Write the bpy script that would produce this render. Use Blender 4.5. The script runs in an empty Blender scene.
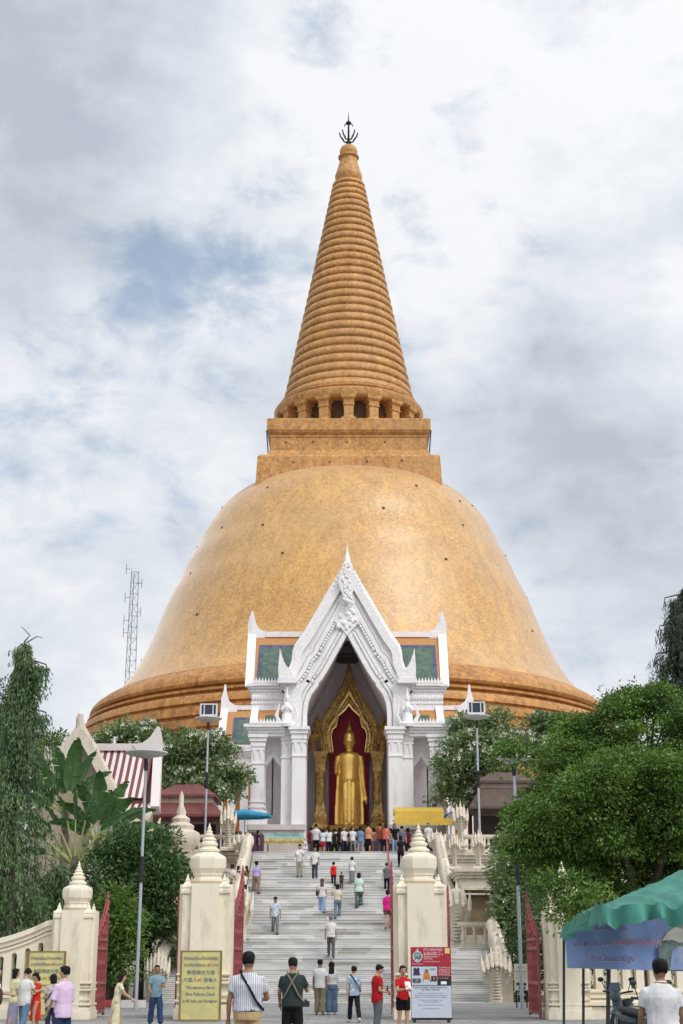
import bpy, bmesh, math, random
from mathutils import Vector, Matrix, Euler, noise as mnoise
rnd = random.Random(7)
R = math.radians
PI = math.pi
scene = bpy.context.scene
COL = scene.collection

# ------------------------------------------------------------------ camera
FPX, TH, U0, V0, CZ = 1432.0, R(17.66), 347.2, 512.0, 1.5
CT, ST = math.cos(TH), math.sin(TH)
cam_d = bpy.data.cameras.new('camera')
cam = bpy.data.objects.new('camera', cam_d)
COL.objects.link(cam)
cam.location = (0, 0, CZ)
cam.rotation_euler = (PI/2 + TH, 0, 0)
cam_d.sensor_fit = 'VERTICAL'
cam_d.sensor_height = 36.0
cam_d.lens = FPX/1024*36
cam_d.shift_x = -(U0-341.5)/1024
cam_d.clip_end = 6000
scene.camera = cam


def P(u, v, Y):
    """where the line of sight through a photo pixel meets the vertical plane at distance Y"""
    x = (u-U0)/FPX
    y = (V0-v)/FPX
    t = Y/(CT-y*ST)
    return x*t, CZ+(ST+y*CT)*t


def PX(u, v, Y):
    return P(u, v, Y)[0]


def PZ(v, Y):
    return P(U0, v, Y)[1]


# ------------------------------------------------------------------ materials
def lin(c):
    return tuple(((x/255)/12.92 if x/255 <= 0.04045 else ((x/255+0.055)/1.055)**2.4) for x in c)


class NT:
    """thin wrapper for building node trees"""
    def __init__(s, tree):
        s.t = tree
        tree.nodes.clear()

    def n(s, typ, **kw):
        nd = s.t.nodes.new(typ)
        for k, v in kw.items():
            if k.startswith('i_'):
                key = k[2:]
                key = int(key) if key.isdigit() else key.replace('_', ' ')
                nd.inputs[key].default_value = v
            else:
                setattr(nd, k, v)
        return nd

    def l(s, a, b):
        s.t.links.new(a, b)


_mats = {}


def mat(name, col, rough=0.7, var=0.15, scale=3.0, bump=0.0, bscale=None, metal=0.0, spec=0.5, col2=None,
        stain=None, stain_amt=0.0, stain_scale=(0.6, 0.6, 0.15), coat=0.0, trans=0.0):
    """a procedural material: base colour broken up by noise, optional streaky stains and bump"""
    if name in _mats:
        return _mats[name]
    m = bpy.data.materials.new(name)
    m.use_nodes = True
    g = NT(m.node_tree)
    out = g.n('ShaderNodeOutputMaterial')
    b = g.n('ShaderNodeBsdfPrincipled', i_Roughness=rough, i_Metallic=metal)
    b.inputs['Specular IOR Level'].default_value = spec
    b.inputs['Coat Weight'].default_value = coat
    g.l(b.outputs[0], out.inputs[0])
    tc = g.n('ShaderNodeTexCoord')
    ns = g.n('ShaderNodeTexNoise', i_Scale=scale, i_Detail=5.0, i_Roughness=0.6)
    g.l(tc.outputs['Object'], ns.inputs['Vector'])
    rp = g.n('ShaderNodeMapRange', i_1=0.3, i_2=0.7)
    g.l(ns.outputs['Fac'], rp.inputs[0])
    mx = g.n('ShaderNodeMix', data_type='RGBA')
    a = tuple(min(1, c*(1+var)) for c in col)+(1,)
    d = (tuple(col2) if col2 else tuple(c*(1-var) for c in col))+(1,)
    mx.inputs[6].default_value = d
    mx.inputs[7].default_value = a
    g.l(rp.outputs[0], mx.inputs[0])
    last = mx.outputs[2]
    if stain:
        mp = g.n('ShaderNodeMapping')
        mp.inputs['Scale'].default_value = stain_scale
        g.l(tc.outputs['Object'], mp.inputs[0])
        n2 = g.n('ShaderNodeTexNoise', i_Scale=4.0, i_Detail=6.0, i_Roughness=0.65)
        g.l(mp.outputs[0], n2.inputs['Vector'])
        r2 = g.n('ShaderNodeMapRange', i_1=0.52, i_2=0.75, i_3=0.0, i_4=stain_amt)
        g.l(n2.outputs['Fac'], r2.inputs[0])
        m2 = g.n('ShaderNodeMix', data_type='RGBA')
        g.l(r2.outputs[0], m2.inputs[0])
        g.l(last, m2.inputs[6])
        m2.inputs[7].default_value = tuple(stain)+(1,)
        last = m2.outputs[2]
    g.l(last, b.inputs['Base Color'])
    if bump:
        n3 = g.n('ShaderNodeTexNoise', i_Scale=bscale or scale*4, i_Detail=4.0)
        g.l(tc.outputs['Object'], n3.inputs['Vector'])
        bp = g.n('ShaderNodeBump', i_Strength=bump, i_Distance=0.02)
        g.l(n3.outputs['Fac'], bp.inputs['Height'])
        g.l(bp.outputs[0], b.inputs['Normal'])
    if trans:
        tr = g.n('ShaderNodeBsdfTranslucent')
        g.l(last, tr.inputs[0])
        ms = g.n('ShaderNodeMixShader', i_0=trans)
        g.l(b.outputs[0], ms.inputs[1])
        g.l(tr.outputs[0], ms.inputs[2])
        g.l(ms.outputs[0], out.inputs[0])
    _mats[name] = m
    return m


def cloth(rgb, kind='plain', rgb2=None):
    key = 'cloth_%s_%d_%d_%d' % ((kind,)+tuple(rgb))
    if key in _mats:
        return _mats[key]
    c = tuple(min(0.62, x*.93) for x in lin(rgb))
    if kind == 'plain':
        return mat(key, c, rough=0.85, var=0.10, scale=6, bump=0.25, bscale=14, spec=0.2)
    m = mat(key, c, rough=0.85, var=0.06, scale=6, bump=0.2, bscale=14, spec=0.2)
    t = m.node_tree
    b = [n for n in t.nodes if n.type == 'BSDF_PRINCIPLED'][0]
    tc = [n for n in t.nodes if n.type == 'TEX_COORD'][0]
    src = b.inputs['Base Color'].links[0].from_socket
    mx = t.nodes.new('ShaderNodeMix')
    mx.data_type = 'RGBA'
    mx.inputs[7].default_value = lin(rgb2)+(1,)
    t.links.new(src, mx.inputs[6])
    if kind == 'stripe':
        w = t.nodes.new('ShaderNodeTexWave')
        w.wave_type = 'BANDS'
        w.bands_direction = 'X'
        w.inputs['Scale'].default_value = 11
        w.inputs['Distortion'].default_value = 0.4
    else:
        w = t.nodes.new('ShaderNodeTexVoronoi')
        w.inputs['Scale'].default_value = 16 if kind == 'dots' else 9
    t.links.new(tc.outputs['Object'], w.inputs['Vector'])
    mr = t.nodes.new('ShaderNodeMapRange')
    if kind == 'stripe':
        mr.inputs[1].default_value, mr.inputs[2].default_value = 0.62, 0.8
        mr.inputs[4].default_value = 0.75
        t.links.new(w.outputs['Fac'], mr.inputs[0])
    else:
        mr.inputs[1].default_value, mr.inputs[2].default_value = 0.35, 0.25
        t.links.new(w.outputs['Distance'], mr.inputs[0])
    t.links.new(mr.outputs[0], mx.inputs[0])
    t.links.new(mx.outputs[2], b.inputs['Base Color'])
    return m


# ------------------------------------------------------------------ mesh building
class MB:
    def __init__(s):
        s.v, s.f, s.m = [], [], []

    def add(s, vs, fs, mi=0):
        o = len(s.v)
        s.v += [tuple(p) for p in vs]
        s.f += [tuple(i+o for i in f) for f in fs]
        s.m += [mi]*len(fs)
        return s

    def box(s, c, d, rz=0.0, mi=0, M=None):
        x, y, z = d[0]/2, d[1]/2, d[2]/2
        vs = [Vector((i*x, j*y, k*z)) for k in (-1, 1) for j in (-1, 1) for i in (-1, 1)]
        if M is None:
            M = Matrix.Rotation(rz, 3, 'Z')
        vs = [M @ p+Vector(c) for p in vs]
        return s.add(vs, [(0, 2, 3, 1), (4, 5, 7, 6), (0, 1, 5, 4), (2, 6, 7, 3), (0, 4, 6, 2), (1, 3, 7, 5)], mi)

    def bb(s, x0, x1, y0, y1, z0, z1, mi=0):
        return s.box(((x0+x1)/2, (y0+y1)/2, (z0+z1)/2), (abs(x1-x0), abs(y1-y0), abs(z1-z0)), mi=mi)

    def prism(s, pts, y0, y1, mi=0):
        """polygon in x,z pushed from y0 to y1"""
        n = len(pts)
        vs = [(p[0], y0, p[1]) for p in pts]+[(p[0], y1, p[1]) for p in pts]
        fs = [tuple(range(n)), tuple(range(2*n-1, n-1, -1))]
        fs += [(i, i+n, (i+1) % n+n, (i+1) % n) for i in range(n)]
        return s.add(vs, fs, mi)

    def strip(s, A, B, y0, y1, mi=0):
        """band between two equally long x,z polylines, pushed from y0 to y1"""
        n = len(A)
        vs = [(p[0], y0, p[1]) for p in A]+[(p[0], y0, p[1]) for p in B] + \
             [(p[0], y1, p[1]) for p in A]+[(p[0], y1, p[1]) for p in B]
        fs = []
        for i in range(n-1):
            fs += [(i, i+1, n+i+1, n+i), (2*n+i, 3*n+i, 3*n+i+1, 2*n+i+1),
                   (i, 2*n+i, 2*n+i+1, i+1), (n+i, n+i+1, 3*n+i+1, 3*n+i)]
        fs += [(0, n, 3*n, 2*n), (n-1, 3*n-1, 4*n-1, 2*n-1)]
        return s.add(vs, fs, mi)

    def xprism(s, pts, x0, x1, mi=0):
        """polygon in y,z pushed from x0 to x1"""
        n = len(pts)
        vs = [(x0, p[0], p[1]) for p in pts]+[(x1, p[0], p[1]) for p in pts]
        fs = [tuple(range(n)), tuple(range(2*n-1, n-1, -1))]
        fs += [(i, i+n, (i+1) % n+n, (i+1) % n) for i in range(n)]
        return s.add(vs, fs, mi)

    def lathe(s, prof, c=(0, 0), seg=24, mi=0, rot=0.0, sq=None):
        n = len(prof)
        vs, fs = [], []
        for r, z in prof:
            for k in range(seg):
                a = rot+2*PI*k/seg
                vs.append((c[0]+r*math.cos(a), c[1]+r*math.sin(a), z))
        for i in range(n-1):
            for k in range(seg):
                k2 = (k+1) % seg
                fs.append((i*seg+k, i*seg+k2, (i+1)*seg+k2, (i+1)*seg+k))
        fs.append(tuple(range(seg-1, -1, -1)))
        fs.append(tuple((n-1)*seg+k for k in range(seg)))
        return s.add(vs, fs, mi)

    def square(s, prof, c=(0, 0), mi=0):
        """stack of square sections: prof of (half width, z)"""
        r2 = math.sqrt(2)
        return s.lathe([(h*r2, z) for h, z in prof], c, 4, mi, PI/4)

    def tube(s, pts, rad, seg=8, mi=0, caps=True, flat=None):
        pts = [Vector(p) for p in pts]
        n = len(pts)
        if not isinstance(rad, (list, tuple)):
            rad = [rad]*n
        vs, fs = [], []
        up = None
        for i, p in enumerate(pts):
            t = (pts[min(i+1, n-1)]-pts[max(i-1, 0)])
            if t.length < 1e-9:
                t = Vector((0, 0, 1))
            t.normalize()
            if up is None:
                up = Vector((0, 0, 1)) if abs(t.z) < 0.9 else Vector((0, 1, 0))
            a = up-t*up.dot(t)
            if a.length < 1e-6:
                a = t.orthogonal()
            a.normalize()
            up = a
            b = t.cross(a)
            r = rad[i]
            ra, rb = (r, r) if not isinstance(r, (list, tuple)) else r
            for k in range(seg):
                an = 2*PI*k/seg
                vs.append(p+a*(ra*math.cos(an))+b*(rb*math.sin(an)))
        for i in range(n-1):
            for k in range(seg):
                k2 = (k+1) % seg
                fs.append((i*seg+k, i*seg+k2, (i+1)*seg+k2, (i+1)*seg+k))
        if caps:
            fs.append(tuple(range(seg-1, -1, -1)))
            fs.append(tuple((n-1)*seg+k for k in range(seg)))
        return s.add(vs, fs, mi)

    def ball(s, c, r, seg=12, rings=8, mi=0, M=None):
        if not isinstance(r, (list, tuple)):
            r = (r, r, r)
        vs, fs = [], []
        for i in range(1, rings):
            ph = PI*i/rings
            for k in range(seg):
                a = 2*PI*k/seg
                vs.append(Vector((r[0]*math.sin(ph)*math.cos(a), r[1]*math.sin(ph)*math.sin(a), -r[2]*math.cos(ph))))
        vs.append(Vector((0, 0, -r[2])))
        vs.append(Vector((0, 0, r[2])))
        if M is not None:
            vs = [M @ p for p in vs]
        vs = [p+Vector(c) for p in vs]
        for i in range(rings-2):
            for k in range(seg):
                k2 = (k+1) % seg
                fs.append((i*seg+k, i*seg+k2, (i+1)*seg+k2, (i+1)*seg+k))
        b, t = len(vs)-2, len(vs)-1
        for k in range(seg):
            fs.append((b, (k+1) % seg, k))
            fs.append((t, (rings-2)*seg+k, (rings-2)*seg+(k+1) % seg))
        return s.add(vs, fs, mi)

    def build(s, name, mats, parent=None, smooth=True, angle=35, recalc=True, loc=None):
        me = bpy.data.meshes.new(name)
        me.from_pydata(s.v, [], s.f)
        if not isinstance(mats, (list, tuple)):
            mats = [mats]
        for m in mats:
            me.materials.append(m)
        if len(mats) > 1:
            me.polygons.foreach_set('material_index', s.m)
        if recalc:
            bm = bmesh.new()
            bm.from_mesh(me)
            bmesh.ops.recalc_face_normals(bm, faces=bm.faces)
            bm.to_mesh(me)
            bm.free()
        if smooth:
            me.polygons.foreach_set('use_smooth', [True]*len(me.polygons))
            me.set_sharp_from_angle(angle=R(angle))
        me.update()
        o = bpy.data.objects.new(name, me)
        COL.objects.link(o)
        if parent is not None:
            o.parent = parent
        if loc is not None:
            o.location = loc
        return o


def tag(o, label=None, cat=None, group=None, kind=None):
    if label:
        o['label'] = label
    if cat:
        o['category'] = cat
    if group:
        o['group'] = group
    if kind or cat:
        o['kind'] = kind or 'thing'
    return o


def thing(name, label, cat, loc=(0, 0, 0), rz=0.0, group=None):
    o = bpy.data.objects.new(name, None)
    o.empty_display_size = 0.3
    COL.objects.link(o)
    o.location = loc
    o.rotation_euler = (0, 0, rz)
    return tag(o, label, cat, group)


def dup(root, loc, rz=None, label=None, scale=None, mirror=False):
    kids = {}
    for o in COL.objects:
        if o.parent:
            kids.setdefault(o.parent.name, []).append(o)
    r = root.copy()
    COL.objects.link(r)
    r.location = loc
    if rz is not None:
        r.rotation_euler = (0, 0, rz)
    if scale is not None:
        r.scale = scale
    if label:
        r['label'] = label

    def rec(src, dst):
        for c in kids.get(src.name, []):
            d = c.copy()
            COL.objects.link(d)
            d.parent = dst
            rec(c, d)
    rec(root, r)
    return r


def text(body, size, x, z, y, m, parent, name='lettering', align='CENTER', width=None, ext=0.002):
    """lettering facing the camera side (-Y), turned into a mesh"""
    cu = bpy.data.curves.new(name, 'FONT')
    cu.body = body
    cu.size = size
    cu.align_x = align
    cu.align_y = 'CENTER'
    cu.extrude = ext
    cu.resolution_u = 2
    cu.materials.append(m)
    o = bpy.data.objects.new(name, cu)
    COL.objects.link(o)
    TEXTS.append((o, name, x, y, z, m, parent, width))


TEXTS = []


def finish_texts(dg):
    for o, name, x, y, z, m, parent, width in TEXTS:
        me = bpy.data.meshes.new_from_object(o.evaluated_get(dg))
        sx = 1.0
        if width and len(me.vertices):
            xs = [v.co.x for v in me.vertices]
            w_ = max(xs)-min(xs)
            if w_ > 0:
                sx = width/w_
        for v in me.vertices:
            v.co = Vector((x+v.co.x*sx, y-v.co.z, z+v.co.y))
        me.materials.clear()
        me.materials.append(m)
        me.name = name
        ob = bpy.data.objects.new(name, me)
        COL.objects.link(ob)
        ob.parent = parent
    for t in TEXTS:
        bpy.data.objects.remove(t[0])


# ------------------------------------------------------------------ world and sun
SUN_EL, SUN_AZ = R(50), R(42)      # behind the camera, a little to the right
w = bpy.data.worlds.new('World')
scene.world = w
w.use_nodes = True
g = NT(w.node_tree)
wo = g.n('ShaderNodeOutputWorld')
bg = g.n('ShaderNodeBackground', i_Strength=0.1)
g.l(bg.outputs[0], wo.inputs[0])
sky = g.n('ShaderNodeTexSky')
sky.sky_type = 'NISHITA'
sky.sun_disc = False
sky.sun_elevation = SUN_EL
sky.sun_rotation = PI-SUN_AZ
sky.altitude = 10
sky.air_density = 1.0
sky.dust_density = 2.0
tc = g.n('ShaderNodeTexCoord')
mp = g.n('ShaderNodeMapping')
mp.inputs['Scale'].default_value = (1.0, 1.0, 1.5)
mp.inputs['Location'].default_value = (0.35, 0.0, 0.2)
g.l(tc.outputs['Generated'], mp.inputs[0])
n1 = g.n('ShaderNodeTexNoise', i_Scale=5.0, i_Detail=10.0, i_Roughness=0.58, i_Distortion=0.25)
n2 = g.n('ShaderNodeTexNoise', i_Scale=3.2, i_Detail=9.0, i_Roughness=0.58, i_Distortion=0.1)
n3 = g.n('ShaderNodeTexNoise', i_Scale=16.0, i_Detail=8.0, i_Roughness=0.6, i_Distortion=0.3)
mp2 = g.n('ShaderNodeMapping')
mp2.inputs['Scale'].default_value = (1.0, 1.0, 1.7)
mp2.inputs['Location'].default_value = (3.1, 1.7, 0.4)
g.l(tc.outputs['Generated'], mp2.inputs[0])
g.l(mp.outputs[0], n1.inputs['Vector'])
g.l(mp2.outputs[0], n2.inputs['Vector'])
g.l(mp.outputs[0], n3.inputs['Vector'])


def sky_dir(u, v):
    x, z = P(u, v, 100.0)
    return Vector((x, 100.0, z-CZ)).normalized()


def blob(u, v, rad, amt):
    """soft patch of the sky round one direction"""
    d = g.n('ShaderNodeVectorMath', operation='DISTANCE')
    d.inputs[1].default_value = sky_dir(u, v)
    g.l(tc.outputs['Generated'], d.inputs[0])
    r = g.n('ShaderNodeMapRange', i_1=0.0, i_2=rad, i_3=amt, i_4=0.0, interpolation_type='SMOOTHSTEP')
    g.l(d.outputs['Value'], r.inputs[0])
    return r.outputs[0]


def total(socks):
    acc = socks[0]
    for s_ in socks[1:]:
        a = g.n('ShaderNodeMath', operation='ADD')
        g.l(acc, a.inputs[0])
        g.l(s_, a.inputs[1])
        acc = a.outputs[0]
    return acc


def scaled(sock, k, off=0.0):
    a = g.n('ShaderNodeMath', operation='MULTIPLY_ADD')
    g.l(sock, a.inputs[0])
    a.inputs[1].default_value = k
    a.inputs[2].default_value = off
    return a.outputs[0]


# how grey the cloud is: large noise plus the grey banks the photo shows
grey = total([scaled(n2.outputs['Fac'], 2.1, -0.80), scaled(n3.outputs['Fac'], 1.15, -0.57),
              blob(40, 50, 0.20, 0.95), blob(580, 420, 0.13, 0.5), blob(20, 330, 0.14, 0.35), blob(660, 620, 0.16, 0.3),
              blob(400, 140, 0.15, -0.32), blob(60, 350, 0.09, -0.35), blob(560, 130, 0.2, -0.2), blob(130, 420, 0.12, -0.1)])
cr = g.n('ShaderNodeValToRGB')
e = cr.color_ramp.elements
e[0].position, e[0].color = 0.0, (7.9, 8.05, 8.3, 1)
e[1].position, e[1].color = 1.0, (4.35, 4.8, 5.45, 1)
m_ = cr.color_ramp.elements.new(0.4)
m_.color = (6.35, 6.75, 7.3, 1)
g.l(grey, cr.inputs[0])
# where the cloud thins to show blue
thin = total([scaled(n1.outputs['Fac'], 3.0, -1.62), scaled(n3.outputs['Fac'], 2.1, -1.02),
              blob(205, 230, 0.13, 0.62), blob(235, 320, 0.09, 0.35), blob(430, 310, 0.15, 0.62), blob(130, 310, 0.08, 0.4), blob(310, 5, 0.06, 0.35), blob(190, 5, 0.05, 0.3),
              blob(560, 300, 0.16, -0.3), blob(560, 120, 0.2, -0.4), blob(60, 80, 0.2, -0.4), blob(350, 150, 0.08, -0.4)])
tr = g.n('ShaderNodeMapRange', i_1=-0.05, i_2=0.85, i_3=0.0, i_4=0.78, interpolation_type='SMOOTHSTEP')
g.l(thin, tr.inputs[0])
skyc = g.n('ShaderNodeMix', data_type='RGBA', i_0=0.45)
g.l(sky.outputs[0], skyc.inputs[6])
skyc.inputs[7].default_value = (3.9, 5.4, 7.3, 1)
mxs = g.n('ShaderNodeMix', data_type='RGBA')
g.l(tr.outputs[0], mxs.inputs[0])
g.l(cr.outputs[0], mxs.inputs[6])
g.l(skyc.outputs[2], mxs.inputs[7])
# the cloud layer is brighter round the hidden sun
sd = Vector((math.sin(SUN_AZ)*math.cos(SUN_EL), -math.cos(SUN_AZ)*math.cos(SUN_EL), math.sin(SUN_EL)))
gl = g.n('ShaderNodeVectorMath', operation='DISTANCE')
gl.inputs[1].default_value = sd
g.l(tc.outputs['Generated'], gl.inputs[0])
gr = g.n('ShaderNodeMapRange', i_1=0.0, i_2=1.5, i_3=1.85, i_4=1.0, interpolation_type='SMOOTHSTEP')
g.l(gl.outputs['Value'], gr.inputs[0])
mul = g.n('ShaderNodeVectorMath', operation='SCALE')
g.l(mxs.outputs[2], mul.inputs[0])
g.l(gr.outputs[0], mul.inputs['Scale'])
g.l(mul.outputs[0], bg.inputs['Color'])

sl = bpy.data.lights.new('sun', 'SUN')
sl.energy = 1.5
sl.angle = R(20)
sl.specular_factor = 0.05
sl.color = (1.0, 0.965, 0.91)
so = bpy.data.objects.new('sun', sl)
COL.objects.link(so)
so.rotation_euler = (-sd).to_track_quat('-Z', 'Y').to_euler()

vs_ = scene.view_settings
vs_.view_transform = 'Standard'
vs_.look = 'None'
vs_.exposure = 0.22
vs_.gamma = 1.0
scene.cycles.use_denoising = True
scene.cycles.max_bounces = 6
scene.cycles.transparent_max_bounces = 4
# ------------------------------------------------------------------ the great stupa
D = 181.5


def tile_mat(name, col, dark, rough, amount, worn=None, scale=2.2, coat=0.0, sheen=0.0):
    m = bpy.data.materials.new(name)
    m.use_nodes = True
    g = NT(m.node_tree)
    out = g.n('ShaderNodeOutputMaterial')
    b = g.n('ShaderNodeBsdfPrincipled', i_Roughness=rough)
    b.inputs['Specular IOR Level'].default_value = 0.25
    b.inputs['Coat Weight'].default_value = coat
    b.inputs['Sheen Weight'].default_value = sheen
    b.inputs['Sheen Roughness'].default_value = 0.35
    b.inputs['Sheen Tint'].default_value = (1, .93, .88, 1)
    b.inputs['Coat Roughness'].default_value = 0.42
    b.inputs['Coat IOR'].default_value = 1.58
    g.l(b.outputs[0], out.inputs[0])
    tc = g.n('ShaderNodeTexCoord')
    vo = g.n('ShaderNodeTexVoronoi', i_Scale=scale)
    wn = g.n('ShaderNodeTexWhiteNoise', noise_dimensions='3D')
    g.l(tc.outputs['Object'], vo.inputs['Vector'])
    g.l(vo.outputs['Position'], wn.inputs['Vector'])
    big = g.n('ShaderNodeTexNoise', i_Scale=0.16, i_Detail=8.0, i_Roughness=0.7)
    g.l(tc.outputs['Object'], big.inputs['Vector'])
    mid = g.n('ShaderNodeTexNoise', i_Scale=3.4, i_Detail=4.0, i_Roughness=0.7)
    g.l(tc.outputs['Object'], mid.inputs['Vector'])
    ad = g.n('ShaderNodeMath', operation='MULTIPLY_ADD')
    g.l(wn.outputs['Value'], ad.inputs[0])
    ad.inputs[1].default_value = 0.55
    g.l(mid.outputs['Fac'], ad.inputs[2])
    ad2 = g.n('ShaderNodeMath', operation='MULTIPLY_ADD')
    g.l(big.outputs['Fac'], ad2.inputs[0])
    ad2.inputs[1].default_value = 0.75
    g.l(ad.outputs[0], ad2.inputs[2])
    mr = g.n('ShaderNodeMapRange', i_1=0.92, i_2=1.50, i_3=0.0, i_4=amount)
    g.l(ad2.outputs[0], mr.inputs[0])
    mx = g.n('ShaderNodeMix', data_type='RGBA')
    g.l(mr.outputs[0], mx.inputs[0])
    mx.inputs[6].default_value = tuple(col)+(1,)
    mx.inputs[7].default_value = tuple(dark)+(1,)
    last = mx.outputs[2]
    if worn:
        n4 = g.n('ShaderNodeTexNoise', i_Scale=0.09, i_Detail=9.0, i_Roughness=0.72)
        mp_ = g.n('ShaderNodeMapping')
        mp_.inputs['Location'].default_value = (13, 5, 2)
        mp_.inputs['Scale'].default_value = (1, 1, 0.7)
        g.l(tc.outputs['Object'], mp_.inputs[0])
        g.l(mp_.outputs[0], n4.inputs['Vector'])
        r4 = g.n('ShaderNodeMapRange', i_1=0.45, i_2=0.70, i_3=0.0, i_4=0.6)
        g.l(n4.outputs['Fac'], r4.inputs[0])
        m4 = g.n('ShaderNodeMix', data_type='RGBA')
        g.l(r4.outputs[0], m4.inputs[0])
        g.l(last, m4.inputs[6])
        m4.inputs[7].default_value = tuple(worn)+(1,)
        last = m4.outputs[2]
    mp5 = g.n('ShaderNodeMapping')
    mp5.inputs['Scale'].default_value = (0.55, 0.55, 0.035)
    g.l(tc.outputs['Object'], mp5.inputs[0])
    n5 = g.n('ShaderNodeTexNoise', i_Scale=1.4, i_Detail=7.0, i_Roughness=0.7)
    g.l(mp5.outputs[0], n5.inputs['Vector'])
    r5 = g.n('ShaderNodeMapRange', i_1=0.35, i_2=0.65, i_3=0.80, i_4=1.08)
    g.l(n5.outputs['Fac'], r5.inputs[0])
    s5 = g.n('ShaderNodeVectorMath', operation='SCALE')
    g.l(last, s5.inputs[0])
    g.l(r5.outputs[0], s5.inputs['Scale'])
    last = s5.outputs[0]
    g.l(last, b.inputs['Base Color'])
    bp = g.n('ShaderNodeBump', i_Strength=0.35, i_Distance=0.06)
    g.l(ad.outputs[0], bp.inputs['Height'])
    g.l(bp.outputs[0], b.inputs['Normal'])
    return m


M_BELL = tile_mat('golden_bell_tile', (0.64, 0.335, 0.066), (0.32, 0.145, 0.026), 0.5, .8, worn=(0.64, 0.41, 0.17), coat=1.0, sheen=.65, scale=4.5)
M_DRUM = tile_mat('amber_drum_tile', (0.54, 0.262, 0.082), (0.27, 0.115, 0.034), 0.5, 0.9, worn=(0.55, 0.29, 0.11))
M_SPIRE = tile_mat('tan_spire_tile', (0.61, 0.325, 0.115), (0.34, 0.160, 0.050), 0.5, 0.85, worn=(0.52, 0.30, 0.14), scale=3.0)
M_DARK = mat('deep_recess', (0.05, 0.035, 0.025), rough=0.9)
M_IRON = mat('dark_iron', (0.03, 0.032, 0.035), rough=0.5, metal=0.6)

st = thing('stupa', 'towering golden orange bell-shaped stupa with ringed spire rising behind the white portico', 'stupa', (0.2, D, 0))
SEG = 160
b = MB()
# drum: stepped mouldings below the bell, swelling torus on top
prof = [(36.5, 0), (36.5, 6.0), (35.6, 6.2), (35.6, 12.5), (35.0, 12.8), (35.2, 13.6), (34.6, 14.2), (34.4, 19.6), (34.9, 19.9), (34.9, 20.8),
        (34.3, 21.1), (34.25, 22.4), (34.75, 22.7), (34.75, 23.5), (34.05, 23.8), (34.0, 24.7), (34.45, 24.9), (34.5, 25.3), (33.9, 25.5), (33.85, 25.75), (34.2, 25.85),
        (34.2, 26.7), (33.5, 26.85), (33.45, 27.1), (33.9, 27.2), (33.85, 28.1), (33.2, 28.25), (33.1, 28.5), (33.45, 28.6), (33.35, 29.1), (33.1, 29.5), (32.4, 29.65), (32.3, 29.9), (32.75, 30.0), (32.75, 30.25), (31.9, 30.4), (31.85, 30.6), (32.3, 30.7), (32.5, 31.0), (32.35, 31.5), (31.9, 32.0), (31.3, 32.45), (30.7, 32.8), (30.2, 33.0), (30.15, 33.1), (29.6, 33.15), (27.0, 33.6)]
b.lathe(prof, seg=SEG)
b.build('drum', M_DRUM, st, angle=28)
b = MB()
bellp = [(29.9, 33.0), (28.55, 34.6), (27.35, 36.4), (26.35, 38.3), (25.5, 40.2), (24.7, 42.2), (23.95, 44.3), (23.1, 46.5), (22.0, 48.8), (21.1, 51.0), (20.0, 53.1),
         (19.1, 55.2), (18.1, 57.0), (16.9, 58.6), (15.3, 60.1), (13.2, 61.2), (10.5, 61.95), (7.0, 62.8), (3.0, 63.1)]
# smooth it by Catmull-Rom
sm = []
for i in range(len(bellp)-1):
    p0, p1, p2, p3 = [Vector(bellp[max(0, min(len(bellp)-1, i+k))]) for k in (-1, 0, 1, 2)]
    for t in (0, .25, .5, .75):
        q = 0.5*((2*p1)+(-p0+p2)*t+(2*p0-5*p1+4*p2-p3)*t*t+(-p0+3*p1-3*p2+p3)*t**3)
        sm.append((q.x, q.y))
sm.append(bellp[-1])
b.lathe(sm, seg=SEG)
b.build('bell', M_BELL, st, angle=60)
# small drain openings in the bell
def bell_r(z):
    for (r0, z0), (r1, z1) in zip(sm, sm[1:]):
        if z0 <= z <= z1:
            return r0+(r1-r0)*(z-z0)/(z1-z0+1e-9), (r1-r0)/(z1-z0+1e-9)
    return sm[-1][0], 0
for (u, z) in [(-66, 57.6), (-35, 57.9), (28, 57.7), (62, 57.5), (88, 54.3), (-74, 52.8), (-52, 53.4), (12, 53.6), (44, 53.0), (80, 46.5), (-84, 42.5), (-60, 47.8),
               (-20, 47.5), (30, 47.2), (-77, 38.0), (60, 40.2), (-30, 52.0), (74, 51.6), (-45, 41.0), (50, 57.0)]:
    r, sl_ = bell_r(z)
    a = R(u)
    nrm = Vector((math.sin(a), -math.cos(a), -sl_)).normalized()
    c = Vector((r*math.sin(a), -r*math.cos(a), z))
    h = MB()
    h.tube([c-nrm*0.3, c+nrm*0.06], 0.15+0.05*rnd.random(), 8)
    h.build('drain_hole', M_DARK, st)
# square throne above the bell
b = MB()
b.square([(11.70, 59.0), (11.62, 61.0), (11.5, 63.0), (11.3, 63.3), (10.55, 63.45), (10.25, 64.0), (10.0, 64.4), (9.95, 66.05), (10.05, 66.2), (10.05, 66.45),
          (9.9, 66.45), (10.2, 66.65), (10.35, 66.8), (10.35, 66.95), (10.46, 67.0), (10.46, 68.5), (10.3, 68.62), (2, 68.65)])
b.build('square_throne', M_SPIRE, st, angle=20)
for s_ in (-1, 1):
    p = MB()
    p.tube([(s_*10.25, -10.1, 63.9), (s_*10.5, -10.3, 66.95)], 0.09, 6)
    p.build('downpipe', M_IRON, st)
for (x, z) in [(-8, 65.4), (-4.6, 65.5), (-0.2, 65.5), (4.6, 65.5), (-7, 62.2), (-2.4, 62.2), (2.3, 62.3), (6.7, 62.4)]:
    h = MB()
    yy = -9.97 if z > 64 else -11.56
    h.tube([(x, yy+0.2, z), (x, yy-0.05, z)], 0.12, 8)
    h.build('drain_hole', M_DARK, st)
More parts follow.
